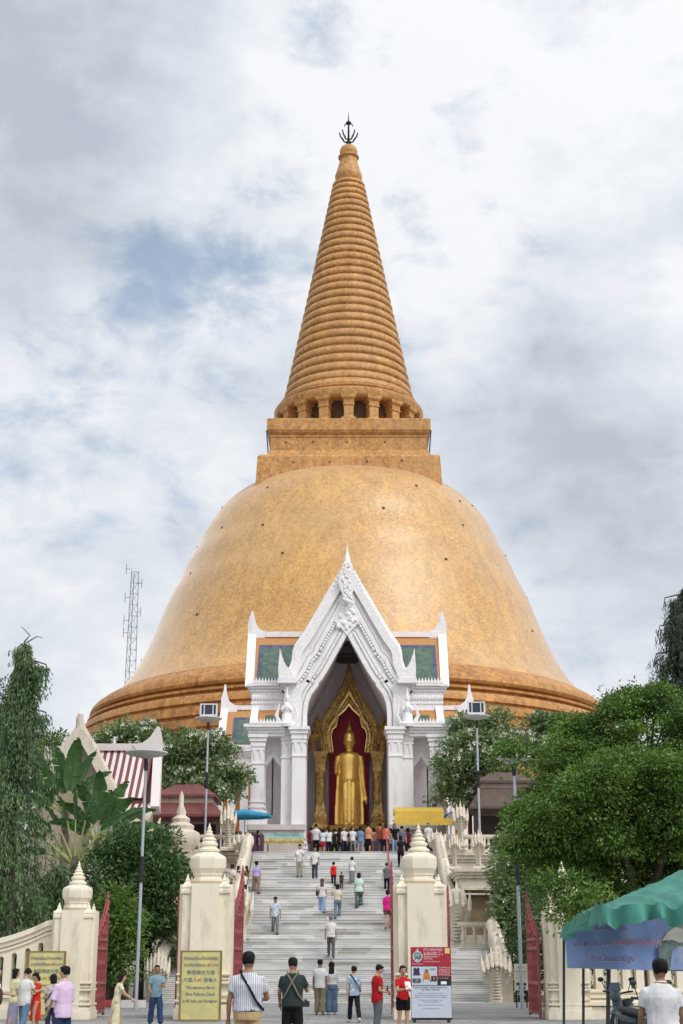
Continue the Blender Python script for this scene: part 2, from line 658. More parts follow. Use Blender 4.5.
# colonnade: drum behind, columns, ring cornice
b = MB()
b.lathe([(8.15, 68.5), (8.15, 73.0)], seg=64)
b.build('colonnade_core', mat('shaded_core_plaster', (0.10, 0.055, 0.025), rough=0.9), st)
colm = MB()
colm.square([(0.95, 68.6), (0.95, 69.0), (0.72, 69.1), (0.62, 69.3), (0.62, 70.7), (0.74, 70.8), (0.74, 70.95), (0.66, 71.0), (0.70, 71.5), (0.98, 71.8), (1.02, 72.3)])
c0 = None
for k in range(18):
    a = 2*PI*k/18
    if c0 is None:
        c0 = colm.build('column', M_SPIRE, st, angle=20)
        o = c0
    else:
        o = c0.copy()
        COL.objects.link(o)
    o.location = (8.95*math.sin(a), -8.95*math.cos(a), 0)
    o.rotation_euler = (0, 0, a)
b = MB()
b.lathe([(6.9, 71.9), (9.6, 71.95), (9.95, 72.15), (10.1, 72.5), (10.1, 73.1), (10.0, 73.25), (9.1, 73.35), (8.95, 73.6), (9.3, 73.8), (9.35, 74.2), (9.0, 74.4), (8.9, 74.7), (8.7, 75.0), (8, 75.1)], seg=96)
b.build('ring_cornice', M_SPIRE, st, angle=24)
# ringed spire
prof = [(8.2, 74.8)]
NR = 28
z0, z1, r0, r1 = 75.0, 108.7, 8.75, 2.15
for k in range(NR):
    f0 = k/NR
    # rings get thinner towards the top
    za = z0+(z1-z0)*(1-(1-f0)**1.12)
    zb = z0+(z1-z0)*(1-(1-(k+1)/NR)**1.12)
    def rr(z):
        return r0+(r1-r0)*((z-z0)/(z1-z0))**0.97
    h = zb-za
    for (fz, dr) in ((0.0, -0.26), (0.08, -0.02), (0.22, 0.11), (0.5, 0.14), (0.76, 0.06), (0.84, -0.08), (0.90, -0.26)):
        prof.append((rr(za+h*fz)+dr*min(1.0, 0.45+0.55*h/1.4), za+h*fz))
prof += [(1.75, 108.75)]
b = MB()
b.lathe(prof, seg=96)
b.build('ringed_spire', M_SPIRE, st, angle=50)
b = MB()
b.lathe([(1.5, 108.6), (1.72, 109.0), (1.92, 109.5), (1.95, 109.9), (1.75, 110.5), (1.45, 111.6), (1.28, 112.3), (1.22, 112.7), (1.48, 112.85), (1.5, 113.05), (1.2, 113.15), (1.2, 113.4),
         (1.25, 113.6), (1.28, 114.0), (1.12, 114.5), (0.7, 114.85), (0.35, 115.0), (0.1, 115.05)], seg=40)
b.build('spire_cap', M_SPIRE, st, angle=40)
b = MB()
b.tube([(0, 0, 114.9), (0, 0, 118.0), (0, 0, 119.0), (0, 0, 120.6)], [0.17, 0.13, 0.10, 0.02], 8)
b.ball((0, 0, 118.7), (0.42, 0.42, 0.26))
b.tube([(-0.62, 0, 118.2), (-0.5, 0, 118.5), (0, 0, 118.85), (0.5, 0, 118.5), (0.62, 0, 118.2)], 0.08, 6)
b.tube([(0, 0, 118.8), (0, 0, 119.3)], [0.22, 0.08], 8)
for a in range(4):
    for (r_, zt, zb) in ((1.35, 117.1, 115.5), (0.9, 117.6, 116.0)):
        an = PI/2*a
        x, y = math.cos(an), math.sin(an)
        pts = [(0, 0, zb), (x*r_*0.45, y*r_*0.45, zb+0.05), (x*r_*0.62, y*r_*0.62, zb+0.5), (x*r_*0.85, y*r_*0.85, zb+0.95), (x*r_, y*r_, zt)]
        b.tube(pts, [0.12, 0.12, 0.14, 0.11, 0.09], 6)
b.ball((0, 0, 115.4), 0.4)
b.build('trident_finial', M_IRON, st)

# ------------------------------------------------------------------ radio mast far behind
Ym = 330.0
mz, mx_ = P(135, 568, Ym)[1], P(135, 568, Ym)[0]
mast = thing('radio_mast', 'tall steel lattice radio mast far away behind the left flank of the stupa', 'radio mast', (mx_, Ym, 0))
M_STEEL = mat('grey_steel', (0.18, 0.19, 0.21), rough=0.5, metal=0.4)
b = MB()
def mw(z):
    return 2.3-1.3*(z/mz)
cr3 = [(math.cos(a), math.sin(a)) for a in (PI/2+0.3, PI/2+0.3+2*PI/3, PI/2+0.3+4*PI/3)]
for (x, y) in cr3:
    b.tube([(x*mw(0), y*mw(0), 0), (x*mw(mz), y*mw(mz), mz-1)], 0.085, 5)
nb = 34
for k in range(nb):
    za, zb = (mz-1)*k/nb, (mz-1)*(k+1)/nb
    for i in range(3):
        p, q = cr3[i], cr3[(i+1) % 3]
        b.tube([(p[0]*mw(za), p[1]*mw(za), za), (q[0]*mw(zb), q[1]*mw(zb), zb)], 0.04, 4)
        b.tube([(p[0]*mw(zb), p[1]*mw(zb), zb), (q[0]*mw(zb), q[1]*mw(zb), zb)], 0.035, 4)
b.build('lattice', M_STEEL, mast)
for (zz, s_) in [(mz-0.5, -1), (mz-4, 1), (mz-7.5, -1), (mz-11, 1), (mz-13, -1), (mz-16, -1)]:
    b = MB()
    b.tube([(s_*0.6, -0.8, zz), (s_*1.9, -0.9, zz)], 0.06, 5)
    b.tube([(s_*1.9, -0.9, zz-1.2), (s_*1.9, -0.9, zz+1.2)], 0.08, 5)
    b.build('antenna', M_STEEL, mast)
# ------------------------------------------------------------------ white portico
M_WHITE = mat('white_plaster', (0.82, 0.785, 0.785), rough=0.7, var=0.035, scale=1.2, bump=0.25, bscale=5, stain=(0.46, 0.43, 0.40), stain_amt=0.55, spec=0.3)
M_CARVED = mat('carved_white_stucco', (0.82, 0.785, 0.78), rough=0.75, var=0.10, scale=7.0, bump=1.0, bscale=5.0, stain=(0.5, 0.48, 0.46), stain_amt=0.3, spec=0.3)
M_ORANGE = mat('orange_roof_tile', (0.44, 0.20, 0.06), rough=0.5, var=0.16, scale=6)
M_INNER = mat('inner_plaster', (0.80, 0.74, 0.75), rough=0.8, var=0.06)
M_MARBLE_PINK = mat('pale_pink_marble', (0.56, 0.50, 0.47), rough=0.5, var=0.10, scale=1.2)


def roof_mat(name, c1, c2):
    m = mat(name, c1, rough=0.35, var=0.1, scale=2)
    t = m.node_tree
    b_ = [n for n in t.nodes if n.type == 'BSDF_PRINCIPLED'][0]
    tc_ = [n for n in t.nodes if n.type == 'TEX_COORD'][0]
    v = t.nodes.new('ShaderNodeTexVoronoi')
    v.inputs['Scale'].default_value = 3.5
    v.feature = 'F1'
    wn = t.nodes.new('ShaderNodeTexWhiteNoise')
    t.links.new(tc_.outputs['Object'], v.inputs['Vector'])
    t.links.new(v.outputs['Position'], wn.inputs['Vector'])
    mx = t.nodes.new('ShaderNodeMix')
    mx.data_type = 'RGBA'
    mx.inputs[6].default_value = tuple(c1)+(1,)
    mx.inputs[7].default_value = tuple(c2)+(1,)
    t.links.new(wn.outputs['Value'], mx.inputs[0])
    t.links.new(mx.outputs[2], b_.inputs['Base Color'])
    return m


M_GREEN = roof_mat('green_glazed_tile', (0.035, 0.080, 0.060), (0.10, 0.145, 0.095))
M_BLUE = roof_mat('blue_glazed_border_tile', (0.035, 0.05, 0.10), (0.08, 0.10, 0.14))

YP = 97.0     # front of the pilasters
ZT = PZ(852, 88.0)   # level of the upper terrace
por = thing('portico', 'white stucco portico with pointed gable, tall arch and green tiled wing roofs', 'portico', (0, 0, 0))


def q(du, v, Y=YP):
    """half-plan point: offset in photo pixels from the axis -> x, z at distance Y"""
    return P(U0+du, v, Y)


def both(pts):
    """right half polyline (axis first) -> whole polyline, left to right"""
    L = [(-x, z) for x, z in reversed(pts)]
    return L+pts[1:] if abs(pts[0][0]) < 1e-6 else L+pts


def resample(pts, n):
    d = [0]
    for a, b_ in zip(pts, pts[1:]):
        d.append(d[-1]+math.hypot(b_[0]-a[0], b_[1]-a[1]))
    out = []
    for k in range(n):
        t = d[-1]*k/(n-1)
        i = 0
        while i < len(d)-2 and d[i+1] < t:
            i += 1
        f = (t-d[i])/(d[i+1]-d[i]+1e-12)
        out.append((pts[i][0]+(pts[i+1][0]-pts[i][0])*f, pts[i][1]+(pts[i+1][1]-pts[i][1])*f))
    return out


def offset(pts, d):
    out = []
    n = len(pts)
    for i in range(n):
        a, b_ = pts[max(0, i-1)], pts[min(n-1, i+1)]
        tx, tz = b_[0]-a[0], b_[1]-a[1]
        L = math.hypot(tx, tz) or 1
        out.append((pts[i][0]-tz/L*d, pts[i][1]+tx/L*d))
    return out


YG = 97.4     # gable wall
arch = [q(*p, YG) for p in [(0, 634.5), (4, 642), (9, 651), (15, 662), (20, 671), (26, 680.5), (28.5, 682.5), (29, 686), (32, 689.5), (36, 695), (39, 703), (40.3, 713), (40.5, 730)]]
arch += [(arch[-1][0], ZT+0.02)]
gab = [q(*p, YG) for p in [(0, 566), (4, 570), (6.5, 577), (10, 583), (19, 598), (30, 617), (42, 637), (50, 648), (52, 654), (53, 664), (56, 672), (60, 679), (67, 681)]]
half_bar = [q(*p, YG) for p in [(0, 592), (4, 597), (9, 606), (16, 619), (24, 633), (30, 644), (32, 647), (33, 651), (40, 658), (45, 669), (50, 676), (55, 681)]]
N = 60
A2, G2, H2 = resample(arch, N), resample(gab+[(gab[-1][0], gab[-1][1]-0.8), q(64, 690, YG), q(64, 735, YG)], N), resample(half_bar, N)
w_ = MB()
side = [q(64, 735, YG), (q(64, 735, YG)[0], ZT+0.02)]
# gable wall with the arch cut out: left and right halves
A3 = resample(arch, 80)
G3 = resample(gab+[(gab[-1][0], gab[-1][1]-0.6), q(63, 690, YG), (q(63, 690, YG)[0], ZT+0.02)], 80)
for s_ in (-1, 1):
    w_.strip([(s_*x, z) for x, z in A3], [(s_*x, z) for x, z in G3], YG, YG+0.9)
w_.build('gable_wall', M_WHITE, por, angle=30)
# barge boards: raised carved rim along the gable slope
for s_ in (-1, 1):
    m_ = MB()
    ga = resample(gab, 70)
    gi = resample(half_bar, 70)
    m_.strip([(s_*x, z) for x, z in ga], [(s_*x, z) for x, z in offset(ga, -0.50)], YG-0.34, YG)
    # row of leaf crockets standing along the slope
    for k in range(6, 67):
        x, z = ga[k]
        x2, z2 = ga[min(69, k+1)]
        tx, tz = x2-x, z2-z
        L = math.hypot(tx, tz)
        nx, nz = -tz/L, tx/L
        if nz < 0:
            nx, nz = -nx, -nz
        m_.tube([(s_*x, YG-0.2, z), (s_*(x+nx*0.12), YG-0.2, z+nz*0.12+0.06), (s_*(x+nx*0.16), YG-0.2, z+nz*0.16+0.2)], [0.15, 0.11, 0.02], 6)
    m_.build('barge_board', M_CARVED, por, angle=40)
    m_ = MB()
    m_.strip([(s_*x, z) for x, z in gi], [(s_*x, z) for x, z in offset(gi, -0.30)], YG-0.20, YG)
    gi2 = offset(gi, -0.42)
    m_.strip([(s_*x, z) for x, z in offset(gi, 0.24)], [(s_*x, z) for x, z in offset(gi, 0.08)], YG-0.12, YG)
    for k in range(1, 70, 2):
        m_.ball((s_*gi2[k][0], YG-0.1, gi2[k][1]), 0.13, 6, 5)
    m_.build('inner_barge_moulding', M_CARVED, por, angle=40)
    m_ = MB()
    a5 = resample(arch[:-1], 70)
    o1 = offset(a5, 0.28)
    m_.strip([(s_*x, z) for x, z in offset(a5, -0.02)], [(s_*x, z) for x, z in o1], YG-0.17, YG)
    o3, o4 = offset(a5, 0.62), offset(a5, 0.85)
    m_.strip([(s_*x, z) for x, z in o3], [(s_*x, z) for x, z in o4], YG-0.12, YG)
    om = offset(a5, 0.45)
    for k in range(2, 69):
        m_.ball((s_*max(0.05, om[k][0]), YG-0.08, om[k][1]), 0.12, 6, 5)
    m_.build('arch_moulding', M_CARVED, por, angle=40)
    # horned end of the barge board
    e_ = MB()
    ex, ez = q(60, 680, YG)
    def qq(du, v):
        return q(du, v, YG)
    pts = [(s_*x, z) for x, z in [qq(52, 680), qq(68, 680), qq(68.5, 672), qq(68, 665), qq(67.5, 659), qq(66.8, 650), qq(65.5, 655), qq(63.5, 662), qq(60.5, 668), qq(56, 672)]]
    e_.prism(pts, YG-0.75, YG-0.05)
    e_.bb(s_*qq(50, 684)[0], s_*qq(69, 684)[0], YG-0.85, YG+0.5, qq(60, 685)[1], qq(60, 680.5)[1])
    e_.build('horned_finial', M_CARVED, por, angle=35)
# carved boss and needle on the apex
b = MB()
zc = lambda v: q(0, v, YG)[1]
b.prism([(-0.62, zc(584)), (-0.52, zc(577)), (-0.36, zc(570)), (-0.20, zc(564)), (0.20, zc(564)), (0.36, zc(570)), (0.52, zc(577)), (0.62, zc(584)), (0.4, zc(594)), (0, zc(606)), (-0.4, zc(594))], YG-0.7, YG+0.2)
for k in range(34):
    z = zc(566+k*1.15)
    wx = min(.52, .15+k*.022) if k < 22 else .35
    b.ball(((rnd.random()-.5)*2*wx*.8, YG-.71, z), (.11, .09, .15), 6, 5)
b.lathe([(0.42, zc(572)), (0.36, zc(566)), (0.24, zc(563)), (0.27, zc(561.5)), (0.2, zc(559)), (0.12, zc(555)), (0.06, zc(550)), (0.01, zc(545))], (0, YG-0.2), 12)
for s_ in (-1, 1):
    for k, (du, v) in enumerate([(7, 574), (9, 578), (11, 582), (13, 586.5), (15, 591)]):
        x, z = q(du, v, YG)
        b.ball((s_*x, YG-0.25, z), (0.13, 0.12, 0.19), 8, 6)
b.prism([(-0.35, zc(592)), (0.35, zc(592)), (0.9, zc(622)), (0.35, zc(630)), (0, zc(636)), (-0.35, zc(630)), (-0.9, zc(622))], YG-0.25, YG)
for k in range(26):
    z = zc(596+k*1.3)
    x = (rnd.random()-.5)*(0.6+k*0.03)
    b.ball((x, YG-0.24, z), (0.16, 0.12, 0.2), 6, 5)
b.build('apex_ornament', M_CARVED, por, angle=40)

# pilasters carrying the gable (two steps each side), with capitals and stepped bases
def pier(name, x0, x1, y0, y1, zb, zt, m=None, cap=True, base=True, parent=None, o=0.16):
    p_ = MB()
    p_.bb(x0, x1, y0, y1, zb, zt)
    if cap:
        for k, (dz, h, e) in enumerate([(0.0, 0.22, o*1.6), (0.22, 0.25, o*1.0), (0.47, 0.35, o*0.45), (0.95, 0.12, o*0.4), (1.9, 0.10, o*0.35)]):
            p_.bb(x0-e, x1+e, y0-e, y1-0.01*k-0.02, zt-dz-h, zt-dz-0.004*k)
        n = max(2, int((x1-x0)/0.33))
        for k in range(n):
            xx = x0+(x1-x0)*(k+0.5)/n
            p_.add([(xx-0.15, y0-0.05, zt-0.95), (xx+0.15, y0-0.05, zt-0.95), (xx, y0-0.05, zt-1.75), (xx, y0+0.1, zt-1.0)], [(0, 1, 2), (0, 2, 3), (1, 3, 2), (0, 3, 1)])
    if base:
        for k, (dz, h, e) in enumerate([(0.0, 0.55, o*1.7), (0.55, 0.25, o*1.1), (0.80, 0.18, o*1.45), (1.15, 0.16, o*0.8), (1.5, 0.12, o*0.5)]):
            p_.bb(x0-e, x1+e, y0-e, y1-0.01*k-0.03, zb+dz+0.004*k, zb+dz+h)
    return p_.build(name, m or M_WHITE, parent or por, angle=25)


ZB = PZ(826, YP)      # top of the marble plinth
xa, xb, xc, xd = q(41.5, 780)[0], q(55, 780)[0], q(66, 780)[0], q(83, 780)[0]
zcap = PZ(728, YP)
for s_ in (-1, 1):
    lo, hi = sorted((s_*xa, s_*xb))
    pier('gable_pilaster', lo, hi, YP-0.6, YG+1.5, ZT, zcap)
    lo, hi = sorted((s_*(xb+0.02), s_*xc))
    pier('gable_pilaster', lo, hi, YP-0.1, YG+1.5, ZT, zcap-0.05)
    # block over the capitals up to the barge end, with a praying figure before it
    f_ = MB()
    lo, hi = sorted((s_*q(46, 700)[0], s_*q(63, 700)[0]))
    f_.bb(lo, hi, YP+0.1, YG+1.4, zcap, q(0, 684, YP)[1])
    f_.build('gable_shoulder', M_CARVED, por)
    f_ = MB()
    fx = s_*q(60, 715)[0]
    fz = zcap
    f_.lathe([(0.5, fz), (0.52, fz+0.2), (0.36, fz+0.4), (0.34, fz+0.8), (0.24, fz+1.05), (0.28, fz+1.35), (0.20, fz+1.6), (0.10, fz+1.7), (0.16, fz+1.85), (0.15, fz+2.05), (0.07, fz+2.25), (0.02, fz+2.7)], (fx, YP-0.45), 12)
    for sg in (-1, 1):
        f_.tube([(fx+sg*0.24, YP-0.45, fz+1.4), (fx+sg*0.30, YP-0.7, fz+1.05), (fx+sg*0.05, YP-0.85, fz+1.3)], [0.10, 0.09, 0.05], 6)
        f_.tube([(fx+sg*0.45, YP-0.4, fz+0.2), (fx+sg*0.72, YP-0.4, fz+0.8), (fx+sg*0.5, YP-0.4, fz+1.6)], [0.16, 0.15, 0.03], 6)
    f_.build('guardian_figure', M_CARVED, por)

# wings: wall with a pointed side arch, two roofs with tiled slopes
YW = 98.0
for s_ in (-1, 1):
    lo, hi = sorted((s_*q(83, 780)[0], s_*q(96, 780)[0]))
    zw = PZ(735, YP)
    pier('corner_pilaster', lo, hi, YP-0.3, YP+1.6, ZB, zw, o=0.14)
    # arched wall bay between the pilasters
    ar = [P(U0+s_*p[0], p[1], YW) for p in [(74, 757), (70, 763), (66.5, 767), (66.3, 773), (66.3, 824)]]
    al = [P(U0+s_*p[0], p[1], YW) for p in [(74, 757), (78, 763), (81.5, 767), (81.7, 773), (81.7, 824)]]
    top = PZ(733, YW)
    wl = MB()
    xi, xo = s_*q(64, 780, YW)[0], s_*q(85, 780, YW)[0]
    xm = ar[0][0]
    for side_, xx in ((ar, xi), (al, xo)):
        inn = resample(side_, 24)
        out_ = resample([(xm, top), (xx, top), (xx, side_[-1][1])], 24)
        wl.strip(inn, out_, YW, YW+0.5)
    wl.build('bay_wall', M_WHITE, por)
    wl = MB()
    for side_, sg in ((ar, -1), (al, 1)):
        inn = resample(side_[:-1], 24)
        out_ = [(x+s_*sg*0.22*min(1, k/6), z+0.35*(1-k/24)) for k, (x, z) in enumerate(inn)]
        wl.strip(inn, out_, YW-0.12, YW)
    wl.build('bay_arch_moulding', M_CARVED, por)
    # side porch seen through the bay: second wall with an opening
    bk = MB()
    x0, x1 = sorted((s_*q(60, 780, YW)[0], s_*q(100, 780, YW)[0]))
    bk.bb(x0, x1, YW+3.2, YW+3.5, ZB, ZB+1.0)
    bk.bb(x0, x0+1.6, YW+3.2, YW+3.5, ZB+1.0, top)
    bk.bb(x1-1.2, x1, YW+3.2, YW+3.5, ZB+1.0, top)
    bk.bb(x0+1.6, x1-1.2, YW+3.2, YW+3.5, ZB+4.5, top)
    bk.build('rear_bay_wall', M_INNER, por)
    # plinth
    pl = MB()
    x0, x1 = sorted((s_*q(42, 840)[0], s_*q(98, 840)[0]))
    pl.bb(x0, x1, YP-1.2, YP+8, ZT, ZT+0.5)
    pl.bb(x0+.1, x1-.1, YP-1.0, YP+8, ZT+0.5, ZB-0.35)
    pl.bb(x0, x1, YP-1.15, YP+8, ZB-0.35, ZB)
    pl.build('plinth', M_MARBLE_PINK, por)
    # cornice above the wall
    co = MB()
    x0, x1 = sorted((s_*q(62, 735)[0], s_*q(97, 735)[0]))
    z = PZ(737, YP)
    for k, (h, e) in enumerate([(0.22, 0.0), (0.2, 0.12), (0.16, 0.26), (0.2, 0.4)]):
        co.bb(x0-(e if s_ < 0 else 0), x1+(e if s_ > 0 else 0), YP-0.35-e, YP+9, z, z+h)
        z += h
    for k in range(11):
        xx = x0+(x1-x0)*(k+.5)/11
        co.add([(xx-.14, YP-.78, z), (xx+.14, YP-.78, z), (xx, YP-.72, z+.38), (xx, YP-.5, z)], [(0, 1, 2), (1, 3, 2), (0, 2, 3), (0, 3, 1)])
    co.build('cornice', M_CARVED, por)
    ztop = z
    # lower roof strip: slope from the cornice up to the frieze
    ro = MB()
    xin, xout = s_*q(63, 718)[0], s_*q(94, 718)[0]
    zl, zu = ztop-0.02, PZ(710, YP+0.9)
    ro.add([(xin, YP-0.3, zl), (xout, YP-0.3, zl), (xout*0.985, YP+0.9, zu), (xin, YP+0.9, zu), (xin, YP-0.3, zl-.15), (xout, YP-0.3, zl-.15), (xout*.985, YP+2, zl-.15), (xin, YP+2, zl-.15), (xout*.985, YP+2, zu), (xin, YP+2, zu)],
           [(0, 1, 2, 3), (0, 4, 5, 1), (1, 5, 6, 8, 2), (3, 2, 8, 9), (0, 3, 9, 7, 4), (4, 7, 6, 5), (6, 7, 9, 8)])
    lowroof = ro.build('lower_roof', M_ORANGE, por, smooth=False)
    ro = MB()
    def slope(x0_, x1_, f0, f1, lift=0.03):
        pts = []
        for f in (f0, f1):
            y = YP-0.3+1.2*f
            z_ = zl+(zu-zl)*f
            pts += [(x0_, y-lift, z_+lift), (x1_, y-lift, z_+lift)]
        return pts
    pp = slope(s_*q(64, 715)[0], s_*q(82, 715)[0], 0.02, 0.62)
    ro.add(pp+[(p[0], p[1]+.02, p[2]-.02) for p in pp], [(0, 1, 3, 2), (4, 6, 7, 5), (0, 4, 5, 1), (2, 3, 7, 6), (0, 2, 6, 4), (1, 5, 7, 3)])
    ro.build('green_tile_field', M_GREEN, lowroof, smooth=False)
    # white barge board closing the lower roof
    bb_ = MB()
    xx = s_*q(94, 718)[0]
    bb_.add([(xx-.25, YP-.45, zl-.1), (xx+.25, YP-.45, zl-.1), (xx+.25-.1*s_, YP+.9, zu+.25), (xx-.25-.1*s_, YP+.9, zu+.25), (xx-.25, YP+.3, zl-.1), (xx+.25, YP+.3, zl-.1), (xx+.2, YP+1.4, zu+.2), (xx-.2, YP+1.4, zu+.2)],
            [(0, 1, 2, 3), (4, 7, 6, 5), (0, 4, 5, 1), (3, 2, 6, 7), (0, 3, 7, 4), (1, 5, 6, 2)])
    bb_.build('lower_barge_board', M_WHITE, por, smooth=False)
    # frieze wall between the roofs
    YF = YP+0.95
    fr = MB()
    x0, x1 = sorted((s_*q(62, 700)[0], s_*q(96.5, 700)[0]))
    zf0, zf1 = PZ(712, YF), PZ(689, YF)
    fr.bb(x0, x1, YF, YF+7, zf0-1.5, zf1)
    for k, (fz, h, e) in enumerate([(0.02, .12, .06), (0.35, .1, .05), (0.88, .14, .10), (1.0, .16, .2), (1.11, .16, .34)]):
        zz = zf0+(zf1-zf0)*fz
        fr.bb(x0-(e if s_ < 0 else 0), x1+(e if s_ > 0 else 0), YF-e, YF+6.5, zz, zz+h)
    n = 12
    for k in range(n):
        xx = x0+(x1-x0)*(k+.5)/n
        fr.ball((xx, YF-0.03, zf0+(zf1-zf0)*.62), (.13, .08, .2), 6, 5)
    zr = zf0+(zf1-zf0)*1.11+.16
    for k in range(11):
        xx = x0+(x1-x0)*(k+.5)/11
        fr.add([(xx-.15, YF-.35, zr), (xx+.15, YF-.35, zr), (xx, YF-.3, zr+.42), (xx, YF-.1, zr)], [(0, 1, 2), (1, 3, 2), (0, 2, 3), (0, 3, 1)])
    fr.build('frieze', M_CARVED, por)
    # upper roof: front slope up to the ridge, back slope down
    YR = YF+3.6
    z_e, z_r = zr-.04, PZ(636, YR)
    xo_e, xo_r = s_*q(97.5, 684, YF)[0], s_*P(U0+95, 636, YR)[0]
    xi = s_*1.2
    ro = MB()
    xi, xj = s_*3.35, s_*2.45
    ro.add([(xi, YF-.15, z_e), (xo_e, YF-.15, z_e), (xo_r, YR, z_r), (xj, YR, z_r), (xi, YR+3.7, z_e), (xo_e, YR+3.7, z_e)],
           [(0, 1, 2, 3), (3, 2, 5, 4), (1, 5, 2), (0, 3, 4), (0, 4, 5, 1)])
    up = ro.build('upper_roof', M_ORANGE, por, smooth=False)
    for (f0, f1, xi_, xo_, m, lift, nm) in [(0.05, 0.80, 3.4, P(U0+89, 660, YF+1.8)[0], M_BLUE, .03, 'blue_tile_border'), (0.10, 0.72, 3.45, P(U0+84.5, 660, YF+1.8)[0], M_GREEN, .06, 'green_tile_field')]:
        pts = []
        for f in (f0, f1):
            y = YF-.15+(YR-YF+.15)*f
            z_ = z_e+(z_r-z_e)*f
            pts += [(s_*xi_, y-lift, z_+lift*.6), (s_*xo_, y-lift, z_+lift*.6)]
        t_ = MB()
        t_.add(pts+[(p[0], p[1]+.02, p[2]-.015) for p in pts], [(0, 1, 3, 2), (4, 6, 7, 5), (0, 4, 5, 1), (2, 3, 7, 6), (0, 2, 6, 4), (1, 5, 7, 3)])
        t_.build(nm, m, up, smooth=False)
    # ridge, end board with upturned spike
    rg = MB()
    x0, x1 = sorted((s_*2.2, xo_r))
    rg.bb(x0, x1, YR-.22, YR+.22, z_r-.12, z_r+.28)
    rg.build('ridge', M_WHITE, por)
    eb = MB()
    xe, xr = xo_e, xo_r
    zt_ = PZ(612, YR)
    cth = .30
    eb.add([(xe-cth, YF-.35, z_e-.15), (xe+cth, YF-.35, z_e-.15), (xr+cth, YR, z_r+.35), (xr-cth, YR, z_r+.35),
            (xe-cth, YF+.25, z_e-.15), (xe+cth, YF+.25, z_e-.15), (xr+cth, YR+.5, z_r-.2), (xr-cth, YR+.5, z_r-.2)],
           [(0, 1, 2, 3), (4, 7, 6, 5), (0, 4, 5, 1), (3, 2, 6, 7), (0, 3, 7, 4), (1, 5, 6, 2)])
    eb.add([(xe-cth, YR+3.9, z_e-.15), (xe+cth, YR+3.9, z_e-.15), (xr+cth, YR, z_r+.34), (xr-cth, YR, z_r+.34),
            (xe-cth, YR+3.3, z_e-.15), (xe+cth, YR+3.3, z_e-.15), (xr+cth, YR-.2, z_r-.2), (xr-cth, YR-.2, z_r-.2)],
           [(0, 3, 2, 1), (4, 5, 6, 7), (0, 1, 5, 4), (3, 7, 6, 2), (0, 4, 7, 3), (1, 2, 6, 5)])
    eb.prism([(xr-s_*1.3, z_r+.25), (xr-s_*.8, z_r+.34), (xr-s_*.46, z_r+.55), (xr-s_*.26, z_r+.95), (xr-s_*.14, z_r+1.5), (xr-s_*.05, zt_), (xr+s_*.05, zt_), (xr+s_*.14, z_r+1.5), (xr+s_*.3, z_r+.9), (xr+s_*.3, z_r-.2), (xr-s_*.9, z_r-.2)], YR-.2, YR+.2)
    eb.build('end_barge_board', M_WHITE, por, angle=40)
    for k in range(2):
        pass

# roof running back behind the gable (hidden ridge) and the inside of the hall
YB = 105.5
bk = MB()
xh = xc
for s_ in (-1, 1):
    lo, hi = sorted((s_*(xa+.05), s_*(xa+.4)))
    bk.bb(lo, hi, YG+0.9, YB, ZT, PZ(700, YG))
gin = [(max(0, x-.6), z-.7) for x, z in gab[3:-1]]
bk.prism([(-x, z) for x, z in gin][::-1]+gin+[(xa+.4, ZT), (-xa-.4, ZT)][::1], YB, YB+.4)
for s_ in (-1, 1):
    bk.add([(s_*(xa+.2), YG+.92, PZ(704, YG)), (s_*(xa+.2), YB, PZ(704, YG)), (s_*.6, YB, PZ(655, YG+1)+1.0), (s_*.6, YG+.92, PZ(655, YG+1)+1.0)], [(0, 1, 2, 3)])
bk.build('hall_wall', M_INNER, por)
zr0 = q(56, 672, YG)[1]
zr1 = q(0, 572, YG)[1]
rb = MB()
for s_ in (-1, 1):
    ga = [(x, z-.5) for x, z in gab[3:]]
    pts = [(s_*x, z) for x, z in ga]
    A_ = pts
    B_ = [(s_*max(0.05, x-.35), z-.35) for x, z in ga]
    rb.strip(A_, B_, YG+.9, YB+.4)
rb.build('gable_roof', M_ORANGE, por)
bm_ = MB()
for k, vv in enumerate((650, 655, 660)):
    zz = PZ(vv, YG+1.5+k*2)
    bm_.bb(-1.7, 1.7, YG+1.3+k*2, YG+1.7+k*2, zz-.12, zz+.12)
zz = PZ(652, YB)
bm_.bb(-1.2, 1.2, YG+.95, YB, PZ(640, YG), PZ(640, YG)+.15)
bm_.build('ceiling_beam', mat('dark_ceiling_timber', (0.045, 0.04, 0.04), rough=0.7), por)
fl = MB()
fl.bb(-xa+.02, xa-.02, YP-1.2, YB, ZT, ZT+.3)
fl.build('hall_floor', M_MARBLE_PINK, por)

